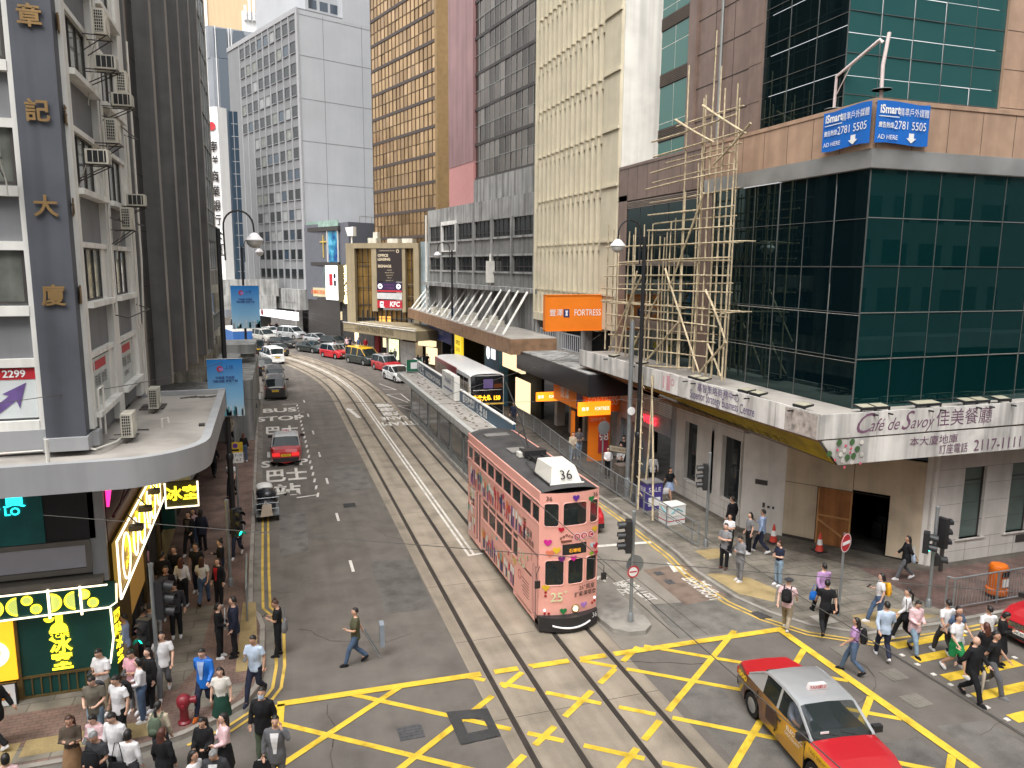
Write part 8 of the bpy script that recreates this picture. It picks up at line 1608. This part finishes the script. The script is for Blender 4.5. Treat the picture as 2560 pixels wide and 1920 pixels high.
    if mask: rings(face, [(0, .055*s, z_*s, .062*s, .060*s) for z_ in (1.505, 1.545, 1.585)], 12, 3)
    else: face.box(*V(-.022, .092, 1.538), *V(.022, .100, 1.547), 2)
    for sg in (1, -1):       # five fingers, slightly curled
        k = J[sg]; d = (k[4]-k[3]).normalized(); tip = k[3]+(k[4]-k[3])*.9; sd = d.cross(Vector((0, 1, 0))); sd = (sd if sd.length > .2 else d.cross(Vector((0, 0, 1)))).normalized(); cu = d.cross(sd)*-1
        for q in range(4):
            o = tip+sd*(.012*(q-1.5))*s; l = (.07, .08, .075, .055)[q]*s
            face.tube([o-d*.02*s, o+d*l*.5+cu*.006, o+d*l*.85+cu*.03*s], [.0095*s, .009*s, .007*s], 5, 0)
        o = k[3]+(k[4]-k[3])*.35+sd*.028*s*sg; face.tube([o, o+d*.035*s+sd*.02*s*sg, o+d*.06*s+sd*.012*s*sg+cu*.02*s], [.011*s, .010*s, .008*s], 5, 0)
    skm = SKIN[r.randrange(3)] if sk is None else SKIN[sk]
    JOBS.append((t, "body", g, .021*s, 0, [skm, M_eye, M_lip, cloth("paleblue")], face))
    # clothes
    lo = .80 if not skirt and sex == 'm' else .9
    inf = .016 if sleeve != 'coat' else .03
    g = MB(); rings(g, [(x*s, y*s, z_*s, (rx+inf)*s, (ry+inf)*s) for x, y, z_, rx, ry in ([(0, 0, .78 if sleeve != 'coat' else .70, .155 if not wm else .17, .125)] if not (skirt or wm and sleeve != 'coat') else [(0, 0, .95, .14, .11)])+TS[1 if not (skirt or wm and sleeve != 'coat') else 2:-1]+[(0, 0, 1.435, .085, .07)]])
    if sleeve != 'none': arm(g, .010 if sleeve != 'coat' else .017, 'short' if sleeve == 'short' else 'long')
    ex = MB()
    if inner:
        for q in range(5):
            z0, z1 = .95+.09*q, 1.04+.09*q; w_ = .03+.012*q; yy = lambda zz: max(.10, interp([(.8, .12), (.92, .128), (1.04, .113*max(1, fat)), (1.2, .132*fat), (1.32, .125), (1.42, .09)], zz))+inf-.002
            ex.add([(-w_*s, yy(z0)*s, z0*s), (w_*s, yy(z0)*s, z0*s), ((w_+.01)*s, yy(z1)*s, z1*s), (-(w_+.01)*s, yy(z1)*s, z1*s)], [(0, 1, 2, 3)], 1)
    JOBS.append((t, "jacket" if sleeve == 'coat' or inner else ("shirt" if sex == 'm' else "blouse"), g, .02*s, .010, [cloth(top), cloth(inner or top)], ex))
    if skirt:
        g = MB(); z1 = {'long': .22, 'mid': .45, 'short': .60}[skirt]; n = 26
        rows = []
        for q in range(7):
            zz = 1.03-(1.03-z1)*q/6; rr = .135+.05*min(1, q/2)+.05*max(0, q-2)/4
            rows.append([((rr*(1+.06*math.sin(7*2*math.pi*j/n)*q/6))*s*math.cos(2*math.pi*j/n), (rr*.82*(1+.06*math.sin(7*2*math.pi*j/n)*q/6))*s*math.sin(2*math.pi*j/n), zz*s) for j in range(n)])
        g.grid(rows[::-1], closed=True); o = g.build("skirt", cloth(bot), t, 60)
    else:
        g = MB(); rings(g, [(0, 0, z_*s, (rx+.012)*s, (ry+.012)*s) for z_, rx, ry in ((hz-.06, .13, .10), (.88, .16, .115), (.96, .15, .11), (1.02, .135, .105))]); leg(g, .014, 'short' if sleeve == 'shorts' or bot.endswith('!') else 'long', 1.6)
        JOBS.append((t, "shorts" if bot.endswith('!') else "trousers", g, .02*s, .012, [cloth(bot.strip('!'))], None))
    for sg in (1, -1):
        k = J[sg]; g = MB(); an = k[1]; up = an.z-.085*s
        M = Matrix.Translation((an.x, an.y, up)) @ Matrix.Rotation(R_(-35 if up > .05 else 0), 4, 'X'); g.xf = M
        rings(g, [(0, .045*s, z_*s, w_*s, l*s) for z_, w_, l in ((.0, .040, .125), (.03, .047, .132), (.055, .043, .115), (.085, .034, .06))], 12); g.build("shoe", cloth(shoes), t, 60)
    # hair
    hm = HAIR[hc]; g = MB(tilt); c = V(0, .0, 1.605); n = 16
    if hair != 'bald':
        low = {'short': (.60, .02, -.45), 'long': (.62, -.75, -1.0), 'bun': (.62, .05, -.5), 'tail': (.62, .0, -.5), 'hat': (.25, .1, -.1), 'thin': (.75, -.1, -.5), 'bob': (.60, -.8, -.85)}[hair]
        rows = []
        for i in range(8):
            row = []
            for j in range(n):
                th = 2*math.pi*j/n; fr = math.sin(th); zl = low[0] if fr > .45 else (low[1]+(low[0]-low[1])*max(0, (fr-.0)/.45) if fr > -.3 else low[1]+(low[2]-low[1])*min(1, (-fr-.3)/.5))
                v = 1-(1-zl)*i/7; v = max(-1, min(1, v)); rad = math.sqrt(max(0.0004, 1-v*v)) if v > 0 else 1-.10*v*v
                row.append((c.x+.083*s*rad*math.cos(th), c.y-.004*s+.102*s*rad*fr, c.z+.113*s*v+.004*s*math.sin(th*5+i)))
            rows.append(row)
        g.grid(rows[::-1], closed=True); g.poly(rows[0])
        if hair in ('long',): g.xf = None; rings(g, [(0, (-.075-.02*look/40)*s, z_*s, w_*s, d*s) for z_, w_, d in ((1.18, .05, .022), (1.28, .085, .035), (1.40, .095, .045), (1.52, .088, .05), (1.60, .07, .04))], 12)
        if hair == 'bun': ell(g, V(0, -.06, 1.73), (.045*s, .045*s, .04*s))
        if hair == 'tail': g.xf = None; g.tube([V(0, -.09, 1.60), V(0, -.15, 1.55), V(0, -.14, 1.38), V(0, -.12, 1.28)], [.03*s, .036*s, .03*s, .012*s], 8)
        if hair == 'hat': rings(g, [(0, .02*s, 1.625*s, .14*s, .15*s), (0, .02*s, 1.635*s, .14*s, .15*s)], 18)
        g.build("hat" if hair == 'hat' else "hair", hm, t, 60)
    elif hair == 'bald':
        pass
    if arms in ('phone', 'phone1'):
        k = J[1][4] if arms == 'phone1' else (J[1][4]+J[-1][4])*.5; q = thing("mobile_phone", "phone held by the "+label[:60].rsplit(' ', 1)[0] if 0 else "phone in the hands of: "+' '.join(label.split()[:9]), "phone", t.matrix_basis @ (k+Vector((0, .03, .03))), t.rotation_euler[2]); q.rotation_euler[0] = R_(-40)
        g = MB(); g.box(-.036, -.075, -.005, .036, .075, .005); g.build("case", M_blk, q)
    return t
def hash_(sx): 
    v = 7
    for ch in sx: v = (v*31+ord(ch)) % 1000003
    return v
def finish_people():
    obs = []
    for t, name, g, vox, wr, ms, ex in JOBS:
        me = bpy.data.meshes.new("tmp"); me.from_pydata(g.v, [], g.f); o = bpy.data.objects.new("tmp", me); C.objects.link(o)
        m = o.modifiers.new("r", 'REMESH'); m.mode = 'VOXEL'; m.voxel_size = vox; m.use_smooth_shade = True
        sm = o.modifiers.new("s", 'SMOOTH'); sm.factor = .5; sm.iterations = 3
        obs.append(o)
    dg = bpy.context.evaluated_depsgraph_get(); dg.update()
    for o, (t, name, g, vox, wr, ms, ex) in zip(obs, JOBS):
        me = bpy.data.meshes.new_from_object(o.evaluated_get(dg)); me.name = name
        if wr:
            me.calc_loop_triangles() if 0 else None
            no = [v.normal.copy() for v in me.vertices]; off = hash_(t['label']) % 97
            for v, nn in zip(me.vertices, no):
                q = v.co; v.co += nn*wr*(noise.noise(Vector((q.x*9+off, q.y*9, q.z*5)))+.5*noise.noise(Vector((q.x*22, q.y*22+off, q.z*12))))
        me.materials.clear()
        for m in ms: me.materials.append(m)
        for p in me.polygons: p.material_index = 0
        if ex is not None and ex.v:
            bm = bmesh.new(); bm.from_mesh(me); m2 = bpy.data.meshes.new("x"); m2.from_pydata(ex.v, [], ex.f)
            for mm in ms: m2.materials.append(mm)
            m2.polygons.foreach_set("material_index", ex.m); bm.from_mesh(m2); bm.to_mesh(me); bm.free(); bpy.data.meshes.remove(m2)
        me.polygons.foreach_set("use_smooth", [True]*len(me.polygons)); me.update()
        n = bpy.data.objects.new(name, me); C.objects.link(n); n.parent = t
        old = o.data; bpy.data.objects.remove(o); bpy.data.meshes.remove(old)
def carried(name, label, who, c, fn, cat="bag"):
    """a bag worn or held by a person: a thing of its own, placed in the person's frame"""
    o = thing(name, label, cat, who.matrix_basis @ Vector(c), who.rotation_euler[2]); fn(o); return o
def backpack(who, col, label):
    s = who['hh']/1.7
    def f(o):
        g = MB(); rings(g, [(0, 0, z_*s, w_*s, d*s) for z_, w_, d in ((-.2, .10, .05), (-.18, .15, .085), (0, .155, .095), (.14, .145, .08), (.21, .09, .045))], 14); g.build("sack", cloth(col), o, 60)
        g = MB(); ell(g, (0, -.08*s, -.07*s), (.10*s, .035*s, .09*s)); g.build("pocket", cloth(col), o, 60)
        for sg in (1, -1): g = MB(); g.tube([(sg*.1*s, .06*s, .19*s), (sg*.10*s, .17*s, .26*s), (sg*.11*s, .285*s, .14*s), (sg*.12*s, .25*s, -.08*s), (sg*.13*s, .12*s, -.16*s)], .017*s, 6); g.build("strap", cloth(col), o, 60)
    return carried("backpack", label, who, (0, -.215*s, 1.2*s), f)
def handbag(who, col, label, x=.26, y=.0, z=.72, w=.16, hgt=.22, strap=.6, d=.05):
    s = who['hh']/1.7
    def f(o):
        g = MB(); rings(g, [(0, 0, (z_*hgt)*s, w*s*k, d*s*k2) for z_, k, k2 in ((0, .85, .7), (.1, 1, 1), (.6, .95, .9), (1, .8, .45))], 14); g.build("pouch", cloth(col), o, 60)
        g = MB(); sg = 1 if x > 0 else -1; g.tube([(-w*.6*s, 0, hgt*s), (-w*.2*s-sg*.02, 0, (hgt+strap*.9)*s), (w*.2*s-sg*.02, 0, (hgt+strap*.9)*s), (w*.6*s, 0, hgt*s)], .010*s, 5); g.build("strap", cloth(col), o, 60)
    return carried("handbag", label, who, (x*s, y*s, z*s), f)
# ---- lower left crowd
GC = "people crowding the green shopfront corner"
P = {}
def pp(k, *a, **kw): kw.setdefault('group', GC if a[1] in 'AC' else None); P[k] = person(*a, **kw)
pp(1, "man in white tee and beige trousers looking at his phone by the green shopfront", 'A', 865, 655, 165, 'white', 'khaki', 'phone', look=25, h=1.74)
pp(2, "man in pale blue shirt and khaki trousers reaching to the shop wall", 'A', 1065, 365, 100, 'skyblue', 'khaki', 'reach', 'long', h=1.68)
pp(3, "man in pink tee reading his phone beside the signal pole", 'A', 1140, 660, 170, 'pink', 'grey', 'phone', look=30)
pp(4, "woman in white long sleeved blouse and flared jeans with a black bag", 'A', 1205, 750, 110, 'white', 'denim', 'hold', 'long', 'long', sex='f', h=1.62, look=10)
pp(5, "woman in black jacket half hidden behind the signal pole", 'A', 1275, 660, 150, 'black', 'black', 'down', 'coat', 'long', sex='f', h=1.62)
pp(6, "man in brown olive tee with dark backpack straps and pale jeans", 'A', 800, 890, 185, 'brownolive', 'lightdenim', 'hold', look=28, h=1.72)
pp(7, "man in white printed tee with one backpack strap and black trousers", 'A', 1010, 890, 160, 'white', 'black', 'down', look=20, h=1.72)
pp(8, "woman with arms crossed in brown knit top and long tan skirt", 'A', 600, 1240, 195, 'brown', 'tan', 'cross', 'long', 'long', 'brown', sex='f', h=1.64, skirt='long', look=15)
pp(9, "woman with glasses in a white and red patterned blouse", 'A', 810, 1225, 175, 'palepink', 'charcoal', 'phone', 'long', 'bob', sex='f', h=1.6, look=25, inner='white')
pp(10, "man in white office shirt and black trousers leaning forward", 'A', 980, 1210, 170, 'white', 'black', 'down', 'long', h=1.74, look=25)
pp(11, "grey haired man in dark tee hugging a black pack to his chest", 'A', 825, 1370, 170, 'charcoal', 'black', 'hold', hc='grey', h=1.68, look=30)
pp(12, "woman in white top seen from behind with a black tote on her shoulder", 'A', 1105, 1375, 0, 'white', 'charcoal', 'down', 'long', 'bob', sex='f', h=1.62)
pp(13, "woman in stone coloured top with green backpack seen from behind", 'A', 1365, 1125, 0, 'beige', 'charcoal', 'down', 'long', 'tail', sex='f', h=1.62)
pp(14, "woman with long reddish hair and black jacket seen from behind", 'A', 1400, 1360, 350, 'black', 'charcoal', 'down', 'coat', 'long', 'rust', sex='f', h=1.6)
pp(15, "woman in black cardigan holding a white cup near the hydrant", 'A', 1750, 1255, 175, 'black', 'black', 'hold', 'coat', 'long', sex='f', h=1.6, look=20)
pp(16, "woman in pale pink blouse and black skirt with long black hair", 'A', 1930, 1230, 120, 'palepink', 'black', 'hold', 'long', 'long', sex='f', h=1.62, skirt='mid')
pp(17, "older grey haired man in dark suit jacket over a white shirt at the bottom edge", 'A', 1850, 1520, 185, 'charcoal', 'charcoal', 'down', 'coat', 'short', 'grey', h=1.68, inner='white', look=35, base=0)
pp(18, "black haired woman in white top cut by the bottom edge beside an older man", 'A', 1670, 1555, 250, 'white', 'black', 'down', 'short', 'long', sex='f', h=1.6, base=0)
pp(19, "woman in pink and white top nearest the tactile paving by the kerb", 'A', 45, 1585, 20, 'palepink', 'black', 'down', 'short', 'bob', sex='f', h=1.6, base=0)
pp(20, "person in black striding past the menu board", 'A', -70, 930, 80, 'black', 'black', 'walk', 'coat', h=1.7)
pp(21, "man in black jacket wearing a pale blue face mask", 'N', 654, 1732, 180, 'black', 'sage', 'down', 'coat', h=1.76, mask=1, base=0)
pp(22, "man in grey suit and dark tie talking on a phone", 'N', 688, 1803, 185, 'midgrey', 'midgrey', 'ear', 'coat', h=1.72, inner='white', shoes='black', base=0)
pp(23, "man in pale blue polo and navy trousers walking along the kerb", 'A', 2190, 545, 170, 'paleblue', 'navy', 'walk-phone1', h=1.74, look=15, shoes='navy')
pp(24, "woman in frilled white blouse and dark green skirt", 'A', 1900, 825, 185, 'offwhite', 'green', 'down', 'short', 'long', sex='f', h=1.62, skirt='mid', look=10)
pp(25, "man in bright blue jacket and dark jeans with orange shoes", 'A', 1750, 655, 175, 'blue', 'navy', 'walk', 'coat', h=1.72, inner='skyblue', shoes='orange', look=20)
pp(26, "woman in black with a white shoulder bag facing a man in navy", 'A', 1880, 268, 280, 'black', 'black', 'hold', 'long', 'bob', sex='f', h=1.62)
pp(27, "man in navy jacket and dark trousers talking to the woman with the white bag", 'A', 2010, 215, 110, 'navy', 'black', 'down', 'coat', 'thin', h=1.76, inner='white', shoes='black')
pp(28, "woman in black with hair in a bun reading her phone on the road edge", 'N', 692, 1508, 100, 'black', 'black', 'phone', 'short', 'bun', 'brown', sex='f', h=1.7, look=25, shoes='black', base=0)
pp(29, "man in olive shirt and jeans pulling a folded grey trolley across the road", 'D', 855, 310, 105, 'olive', 'denim', 'walk-pull', h=1.66, fat=1.15, base=0, shoes='black')
pp(30, "person in white with grey trousers walking behind the signal pole", 'A', 1395, 520, 200, 'white', 'midgrey', 'walk', 'short', h=1.7)
pp(31, "man in plaid shirt and red cap behind the dark signal head", 'A', 1292, 275, 180, 'grey', 'black', 'down', 'long', 'hat', h=1.7)
pp(32, "man in black tee with a white cross print", 'C', 1430, 1605, 200, 'black', 'black', 'phone', h=1.74)
pp(33, "man in black tee with a lanyard near the lamp post foot", 'C', 1690, 1405, 170, 'black', 'navy', 'down', h=1.72)
pp(34, "woman with auburn hair in grey vest over white sleeves seen from behind", 'C', 1565, 1530, 0, 'white', 'black', 'down', 'long', 'long', 'rust', sex='f', h=1.64, inner='grey')
pp(35, "woman in black cardigan holding a phone by the kerb railing", 'C', 1900, 1370, 110, 'black', 'navy', 'phone1', 'long', 'bun', sex='f', h=1.66)
pp(36, "woman in black with a red scarf in front of the lamp post", 'C', 1880, 1535, 160, 'black', 'black', 'down', 'long', 'long', 'brown', sex='f', h=1.6, inner='red')
pp(37, "woman in black and tan top with black leggings and white trainers", 'C', 1625, 1130, 180, 'black', 'black', 'walk', 'long', 'long', sex='f', h=1.64, inner='brown')
pp(38, "woman in pink top and jeans with a backpack beside the shop front", 'C', 1668, 1102, 175, 'palepink', 'denim', 'strap', 'long', 'long', sex='f', h=1.64)
pp(39, "woman in pink shirt and dark apron under the neon sign", 'C', 1250, 1395, 120, 'pink', 'brown', 'hold', 'long', 'long', sex='f', h=1.6)
pp(40, "person in shorts whose head is hidden by the canopy", 'C', 1660, 1045, 175, 'black', 'black!', 'walk', h=1.7, feet=True)
pp(41, "person in black trousers hidden above the waist by the canopy", 'C', 1850, 805, 10, 'black', 'black', 'walk', 'long', h=1.7, feet=True, shoes='black')
pp(42, "man in navy walking beside the blue banner by the kerb", 'C', 2190, 148, 40, 'navy', 'navy', 'phone', 'long', h=1.72, shoes='black')
pp(43, "person in black jacket with a hot pink bag held high beside the shop", 'A', 1230, 300, 30, 'black', 'black', 'down', 'coat', h=1.66)
pp(44, "man in black standing under the neon sign with back turned", 'C', 1400, 1480, 0, 'black', 'charcoal', 'down', 'coat', h=1.7)
for k, (x, y, f, tp, bt, sl, hr, hc_, sx_, lab) in enumerate(((-2.9, 22.6, 200, 'charcoal', 'black', 'long', 'short', 'black', 'm', "man in charcoal top halfway along the neon side sign"), (-2.3, 24.6, 10, 'offwhite', 'denim', 'short', 'long', 'brown', 'f', "woman in cream tee and jeans walking away past the neon sign"), (-3.2, 25.6, 170, 'black', 'charcoal', 'coat', 'short', 'black', 'm', "man in black coat close to the amber shop window"), (-1.4, 28.6, 185, 'grey', 'navy', 'long', 'short', 'black', 'm', "man in grey top and navy trousers near the lamp post base"), (-2.7, 29.6, 0, 'navy', 'black', 'coat', 'long', 'black', 'f', "woman in navy coat walking away beside the serving counter"), (-1.9, 36.5, 180, 'white', 'black', 'short', 'short', 'black', 'm', "man in white tee walking past the loading ban sign"), (-1.5, 43.0, 0, 'black', 'denim', 'long', 'long', 'rust', 'f', "woman in black top and jeans on the pavement beside the red taxi"), (-2.4, 48.0, 170, 'beige', 'black', 'coat', 'short', 'grey', 'm', "grey haired man in beige coat on the pavement by the bus stop lettering"), (-3.3, 21.6, 120, 'rust', 'black', 'long', 'bun', 'black', 'f', "woman in dark red top waiting at the corner of the side sign"))):
    pp(45+k if k < 6 else 190+k, lab, 'A', 1000, 600, f, tp, bt, 'walk' if k % 2 else 'stand', sl, hr, hc_, sex=sx_, h=1.62 if sx_ == 'f' else 1.71, shoes='black' if k % 3 else 'white'); P[45+k if k < 6 else 190+k].location = (x, y, .13)
backpack(P[6], 'charcoal', "dark backpack on the man in the brown olive tee"); backpack(P[7], 'black', "black backpack slung on the man in the white printed tee"); backpack(P[13], 'sage', "green backpack on the woman in stone colours"); backpack(P[38], 'charcoal', "dark backpack on the woman in the pink top")
handbag(P[4], 'black', "black bag hanging at the jeans of the woman in white", .2, -.05, .55, .17, .3); handbag(P[12], 'black', "large black tote on the woman seen from behind", -.18, -.16, .72, .22, .34, .5); handbag(P[26], 'white', "white shoulder bag of the woman in black", -.1, .17, .86, .14, .17, .5); handbag(P[28], 'grey', "big grey tote of the woman reading on the road edge", -.12, -.2, .8, .2, .32, .45, .09); handbag(P[43], 'pink', "hot pink bag beside the person in black jacket", 0, -.2, 1.1, .25, .22, .1, .14); handbag(P[22], 'black', "black briefcase of the man in the grey suit", .28, .08, .5, .2, .26, .12); handbag(P[11], 'black', "black pack held against the grey haired man", 0, .2, .95, .2, .38, .1, .1)
def trolley(o):
    g = MB(); g.tube([(0, 0, 0), (0, .42, .80)], .018, 6); g.tube([(.28, 0, 0), (.28, .42, .80)], .018, 6); g.tube([(0, .42, .80), (.28, .42, .80)], .018, 6); g.build("frame", M_galv, o)
    g = MB(); g.box(-.02, -.14, .3, .30, -.02, .95); g.build("folded_bag", mat("trolley_grey", (.22, .25, .29), .6), o)
carried("shopping_trolley", "folded grey shopping trolley pulled by the man in olive", P[29], (.12, -.66, .05), trolley, "trolley")
# ---- right hand corner and crossing
GR = "people at the cafe corner and crossing"
def pr(k, *a, **kw): kw.setdefault('group', GR); P[k] = person(*a, **kw)
pr(51, "man in pink shirt and khaki trousers wearing a black backpack and dark hat", 'H', 180, 45, 330, 'palepink', 'khaki', 'walk', 'short', 'hat', 'hat', h=1.7, inner=None)
pr(52, "bald man in lilac shirt with a blue shopping bag", 'F', 487, 1578, 10, 'lilac', 'black', 'walk', 'long', 'thin', h=1.72, shoes='black')
pr(53, "man all in black with a dark shoulder bag seen from behind", 'H', 515, 65, 350, 'black', 'black', 'walk', 'short', h=1.74, shoes='black')
pr(54, "woman with yellow bag on her back and white tee looking at a phone", 'H', 985, 10, 80, 'white', 'denim', 'walk-phone1', 'short', 'long', sex='f', h=1.64)
pr(55, "man in pale blue shirt and navy trousers seen from behind on the crossing", 'H', 1030, 255, 350, 'paleblue', 'navy', 'walk', 'long', h=1.74, base=0)
pr(56, "woman in lilac tee and jeans with black backpack stepping off the crossing", 'H', 765, 395, 60, 'lilac', 'denim', 'walk', 'short', 'long', sex='f', h=1.64, base=0, shoes='black')
pr(57, "woman in white blouse and black trousers with a ponytail and black bag", 'H', 1210, 145, 70, 'white', 'black', 'walk', 'long', 'tail', sex='f', h=1.62)
pr(58, "woman in pink jacket and pale wide jeans holding a phone", 'H', 1290, 238, 190, 'palepink', 'lightdenim', 'walk-hold', 'coat', 'bob', sex='f', h=1.64, base=0, look=25, shoes='black')
pr(59, "man in white tee with backpack straps seen from behind at the railing end", 'H', 1560, 238, 10, 'white', 'charcoal', 'walk', h=1.7, base=0)
pr(60, "dark haired person in denim blue behind the woman in green shorts", 'H', 1650, 298, 200, 'denim', 'navy', 'walk', h=1.66, base=0)
pr(61, "woman in white tee and bright green shorts with a white bag", 'H', 1648, 365, 200, 'white', 'brightgreen!', 'walk', 'short', 'bob', 'brown', sex='f', h=1.72, base=0, fat=1.1)
pr(62, "man in white top with backpack straps seen from behind near the red car", 'H', 1915, 292, 0, 'white', 'black', 'walk', h=1.7, base=0)
pr(63, "woman in black dress looking at her phone in front of the red car", 'H', 2040, 335, 230, 'black', 'black', 'phone', 'long', 'bob', sex='f', h=1.64, skirt='mid', look=30, base=0, shoes='black')
pr(64, "bald man in black with a folded cream umbrella", 'H', 1797, 560, 210, 'black', 'black', 'walk', 'coat', 'bald', h=1.74, shoes='black', base=0, fat=1.15)
pr(65, "man in black tee and grey trousers walking beside the bald man", 'H', 1972, 515, 220, 'black', 'midgrey', 'walk', h=1.72, base=0, shoes='grey')
pr(66, "woman with auburn hair in black behind the bald man", 'H', 1890, 440, 10, 'black', 'black', 'walk', 'long', 'long', 'rust', sex='f', h=1.62, base=0)
pr(67, "man in grey tee with arms crossed and a small backpack", 'E', 1850, 1232, 140, 'grey', 'black', 'cross', h=1.72, shoes='rust')
pr(68, "woman in white tee with arms folded behind the man in grey", 'E', 1885, 1148, 150, 'white', 'black', 'cross', 'short', 'long', sex='f', h=1.62)
pr(69, "tall man in black standing at the back of the waiting group", 'E', 1908, 995, 30, 'black', 'black', 'down', 'long', h=1.78, shoes='black')
pr(70, "man in checked grey jacket and matching trousers looking at his phone", 'E', 1985, 1335, 110, 'grey', 'grey', 'phone', 'coat', h=1.68, look=25)
pr(71, "woman in grey top and black trousers beside the hoarding", 'E', 2060, 1135, 100, 'grey', 'black', 'down', 'short', 'long', sex='f', h=1.64)
pr(72, "man in sky blue shirt and navy trousers striding along the hoarding with a drink", 'E', 2172, 1110, 60, 'skyblue', 'navy', 'walk-phone1', 'long', h=1.74)
pr(73, "woman in navy tee and pale jeans reading a phone near the cones", 'F', 108, 1378, 110, 'navy', 'lightdenim', 'phone', 'short', 'bob', 'brown', sex='f', h=1.64, look=20)
pr(74, "woman in black coat and grey leggings with a pale blue shopping bag", 'F', 1212, 1340, 80, 'black', 'midgrey', 'walk', 'coat', 'long', sex='f', h=1.62)
pr(75, "woman in black top and bright blue skirt carrying a white bag past the shop", 'E', 1370, 745, 200, 'black', 'skyblue', 'walk', 'short', 'tail', 'brown', sex='f', h=1.64, skirt='short')
pr(76, "man in white shirt and black trousers with his back turned by the dark doorway", 'E', 1218, 622, 350, 'white', 'black', 'down', 'long', h=1.72, shoes='black')
pr(77, "woman in white shirt and black trousers behind the railing near the street name sign", 'E', 832, 565, 180, 'white', 'black', 'hold', 'long', 'bob', sex='f', h=1.64, shoes='black')
pr(78, "man in black behind the railing by the grey lamp pole", 'E', 968, 470, 160, 'black', 'black', 'down', 'long', h=1.74)
pr(79, "person in white shirt just in front of the man in black", 'E', 945, 530, 120, 'white', 'navy', 'down', 'long', h=1.66)
pr(80, "person in black crouching beside the utility cabinet", 'E', 940, 640, 150, 'black', 'black', 'down', 'long', h=1.4)
pr(81, "woman in stone jacket and jeans walking by the orange poster", 'E', 528, 435, 175, 'beige', 'lightdenim', 'walk-hold', 'coat', 'bob', sex='f', h=1.62)
pr(82, "man in grey blue tee and jeans walking beside the woman in stone jacket", 'E', 582, 395, 180, 'midgrey', 'lightdenim', 'walk-hold', h=1.74)
pr(83, "man in dark navy walking past the bus front", 'E', 15, 170, 180, 'navy', 'charcoal', 'down', 'long', h=1.72)
backpack(P[51], 'black', "black backpack on the man in the pink shirt and hat"); backpack(P[56], 'black', "black backpack on the woman in the lilac tee"); backpack(P[54], 'yellow', "mustard yellow bag on the back of the woman in white tee"); backpack(P[67], 'charcoal', "small dark backpack on the man with arms crossed")
handbag(P[52], 'blue', "bright blue shopping bag of the bald man in lilac", -.25, .05, .5, .16, .26, .25, .08); handbag(P[53], 'black', "dark shoulder bag of the man all in black", .25, -.05, .7, .12, .3, .5); handbag(P[57], 'black', "black shoulder bag of the woman with the ponytail", -.2, .05, .75, .17, .2, .55, .08); handbag(P[61], 'white', "white bag of the woman in green shorts", -.25, -.1, .62, .2, .3, .5, .08); handbag(P[74], 'paleblue', "pale blue shopping bag of the woman in black coat", -.22, -.16, .8, .2, .28, .35, .06); handbag(P[75], 'white', "white bag carried by the woman in the blue skirt", .25, .1, .45, .2, .3, .25, .06)
def umb(o):
    g = MB(); g.lathe([(.008, -.62), (.045, -.2), (.05, -.05), (.02, .02)], (0, 0, 0), 10); g.build("canopy", mat("cream_cloth", ()), o, 60); g = MB(); g.tube([(0, 0, -.72), (0, 0, .12)], .01, 5); g.tube([(0, 0, .12), (0, .04, .16), (0, .07, .12)], .012, 5); g.build("handle", M_trim, o)
carried("umbrella", "folded cream umbrella carried by the bald man", P[64], (-.27, .15, .78), umb, "umbrella")
# ---- distant figures
GD = "small distant figures along the street"
def pd(k, *a, **kw): kw.setdefault('group', GD); P[k] = person(*a, **kw)
far = [("person in dark clothes and pale shorts on the pavement behind the bus", 'M', 1400, 1415, 0, 'navy', 'khaki!'), ("person in charcoal beside the one in pale shorts", 'M', 1440, 1405, 170, 'charcoal', 'black'), ("person in black standing next to the tree planter behind the bus", 'M', 1478, 1405, 180, 'black', 'black'), ("person in pink near the beige block entrance", 'M', 785, 1260, 180, 'palepink', 'black'), ("person in dark top beside the one in pink", 'M', 812, 1265, 180, 'navy', 'black'), ("person in red at the beige block doorway", 'M', 945, 1270, 180, 'red', 'black'), ("person in grey blue before the beige block shop windows", 'M', 885, 1265, 170, 'denim', 'navy'), ("person in grey at the kiosk", 'M', 1200, 1360, 150, 'grey', 'navy'), ("person in black at the white kiosk corner", 'M', 1165, 1370, 190, 'black', 'black')]
for k, a in enumerate(far): pd(100+k, a[0], a[1], a[2], a[3], a[4], a[5], a[6], 'stand', 'long' if k % 2 else 'short', 'short' if k % 3 else 'long', shoes='black')
WH2 = ["leftmost", "second from left", "third from left", "fourth from left", "fifth from left", "rightmost"]
for k, (a, c, d) in enumerate(((1060, 735, 'white'), (1095, 715, 'black'), (1135, 715, 'charcoal'), (1165, 700, 'black'), (1205, 720, 'black'), (1245, 745, 'navy'))): pd(120+k, WH2[k]+" of the small figures waiting under the lit bank fascia in "+d, 'L', a, c, 150+25*k, d, 'black', 'stand', 'long', shoes='black')
for k, (a, c, d, l) in enumerate(((575, 525, 'black', "far figure in black under the small bank sign"), (605, 545, 'charcoal', "far figure in charcoal next to the one in black under the small bank sign"))): pd(130+k, l, 'L', a, c, 180, d, 'black', shoes='black')
for k, (x, y, d, l) in enumerate(((-2.2, 60, 'black', "person in black waiting by the bus stop poles"), (-2.6, 66, 'charcoal', "person in charcoal waiting farther along the bus stop"), (-2.0, 57.5, 'rust', "person in dark red behind the blue banner"), (-1.7, 69.5, 'offwhite', "person in off white at the bus stop poles"))):
    q = P[140+k] = person(l, 'N', 1280, 960, 30*k, d, 'black', 'stand', 'long', shoes='black', group=GD); q.location = (x, y, .13)
finish_people()
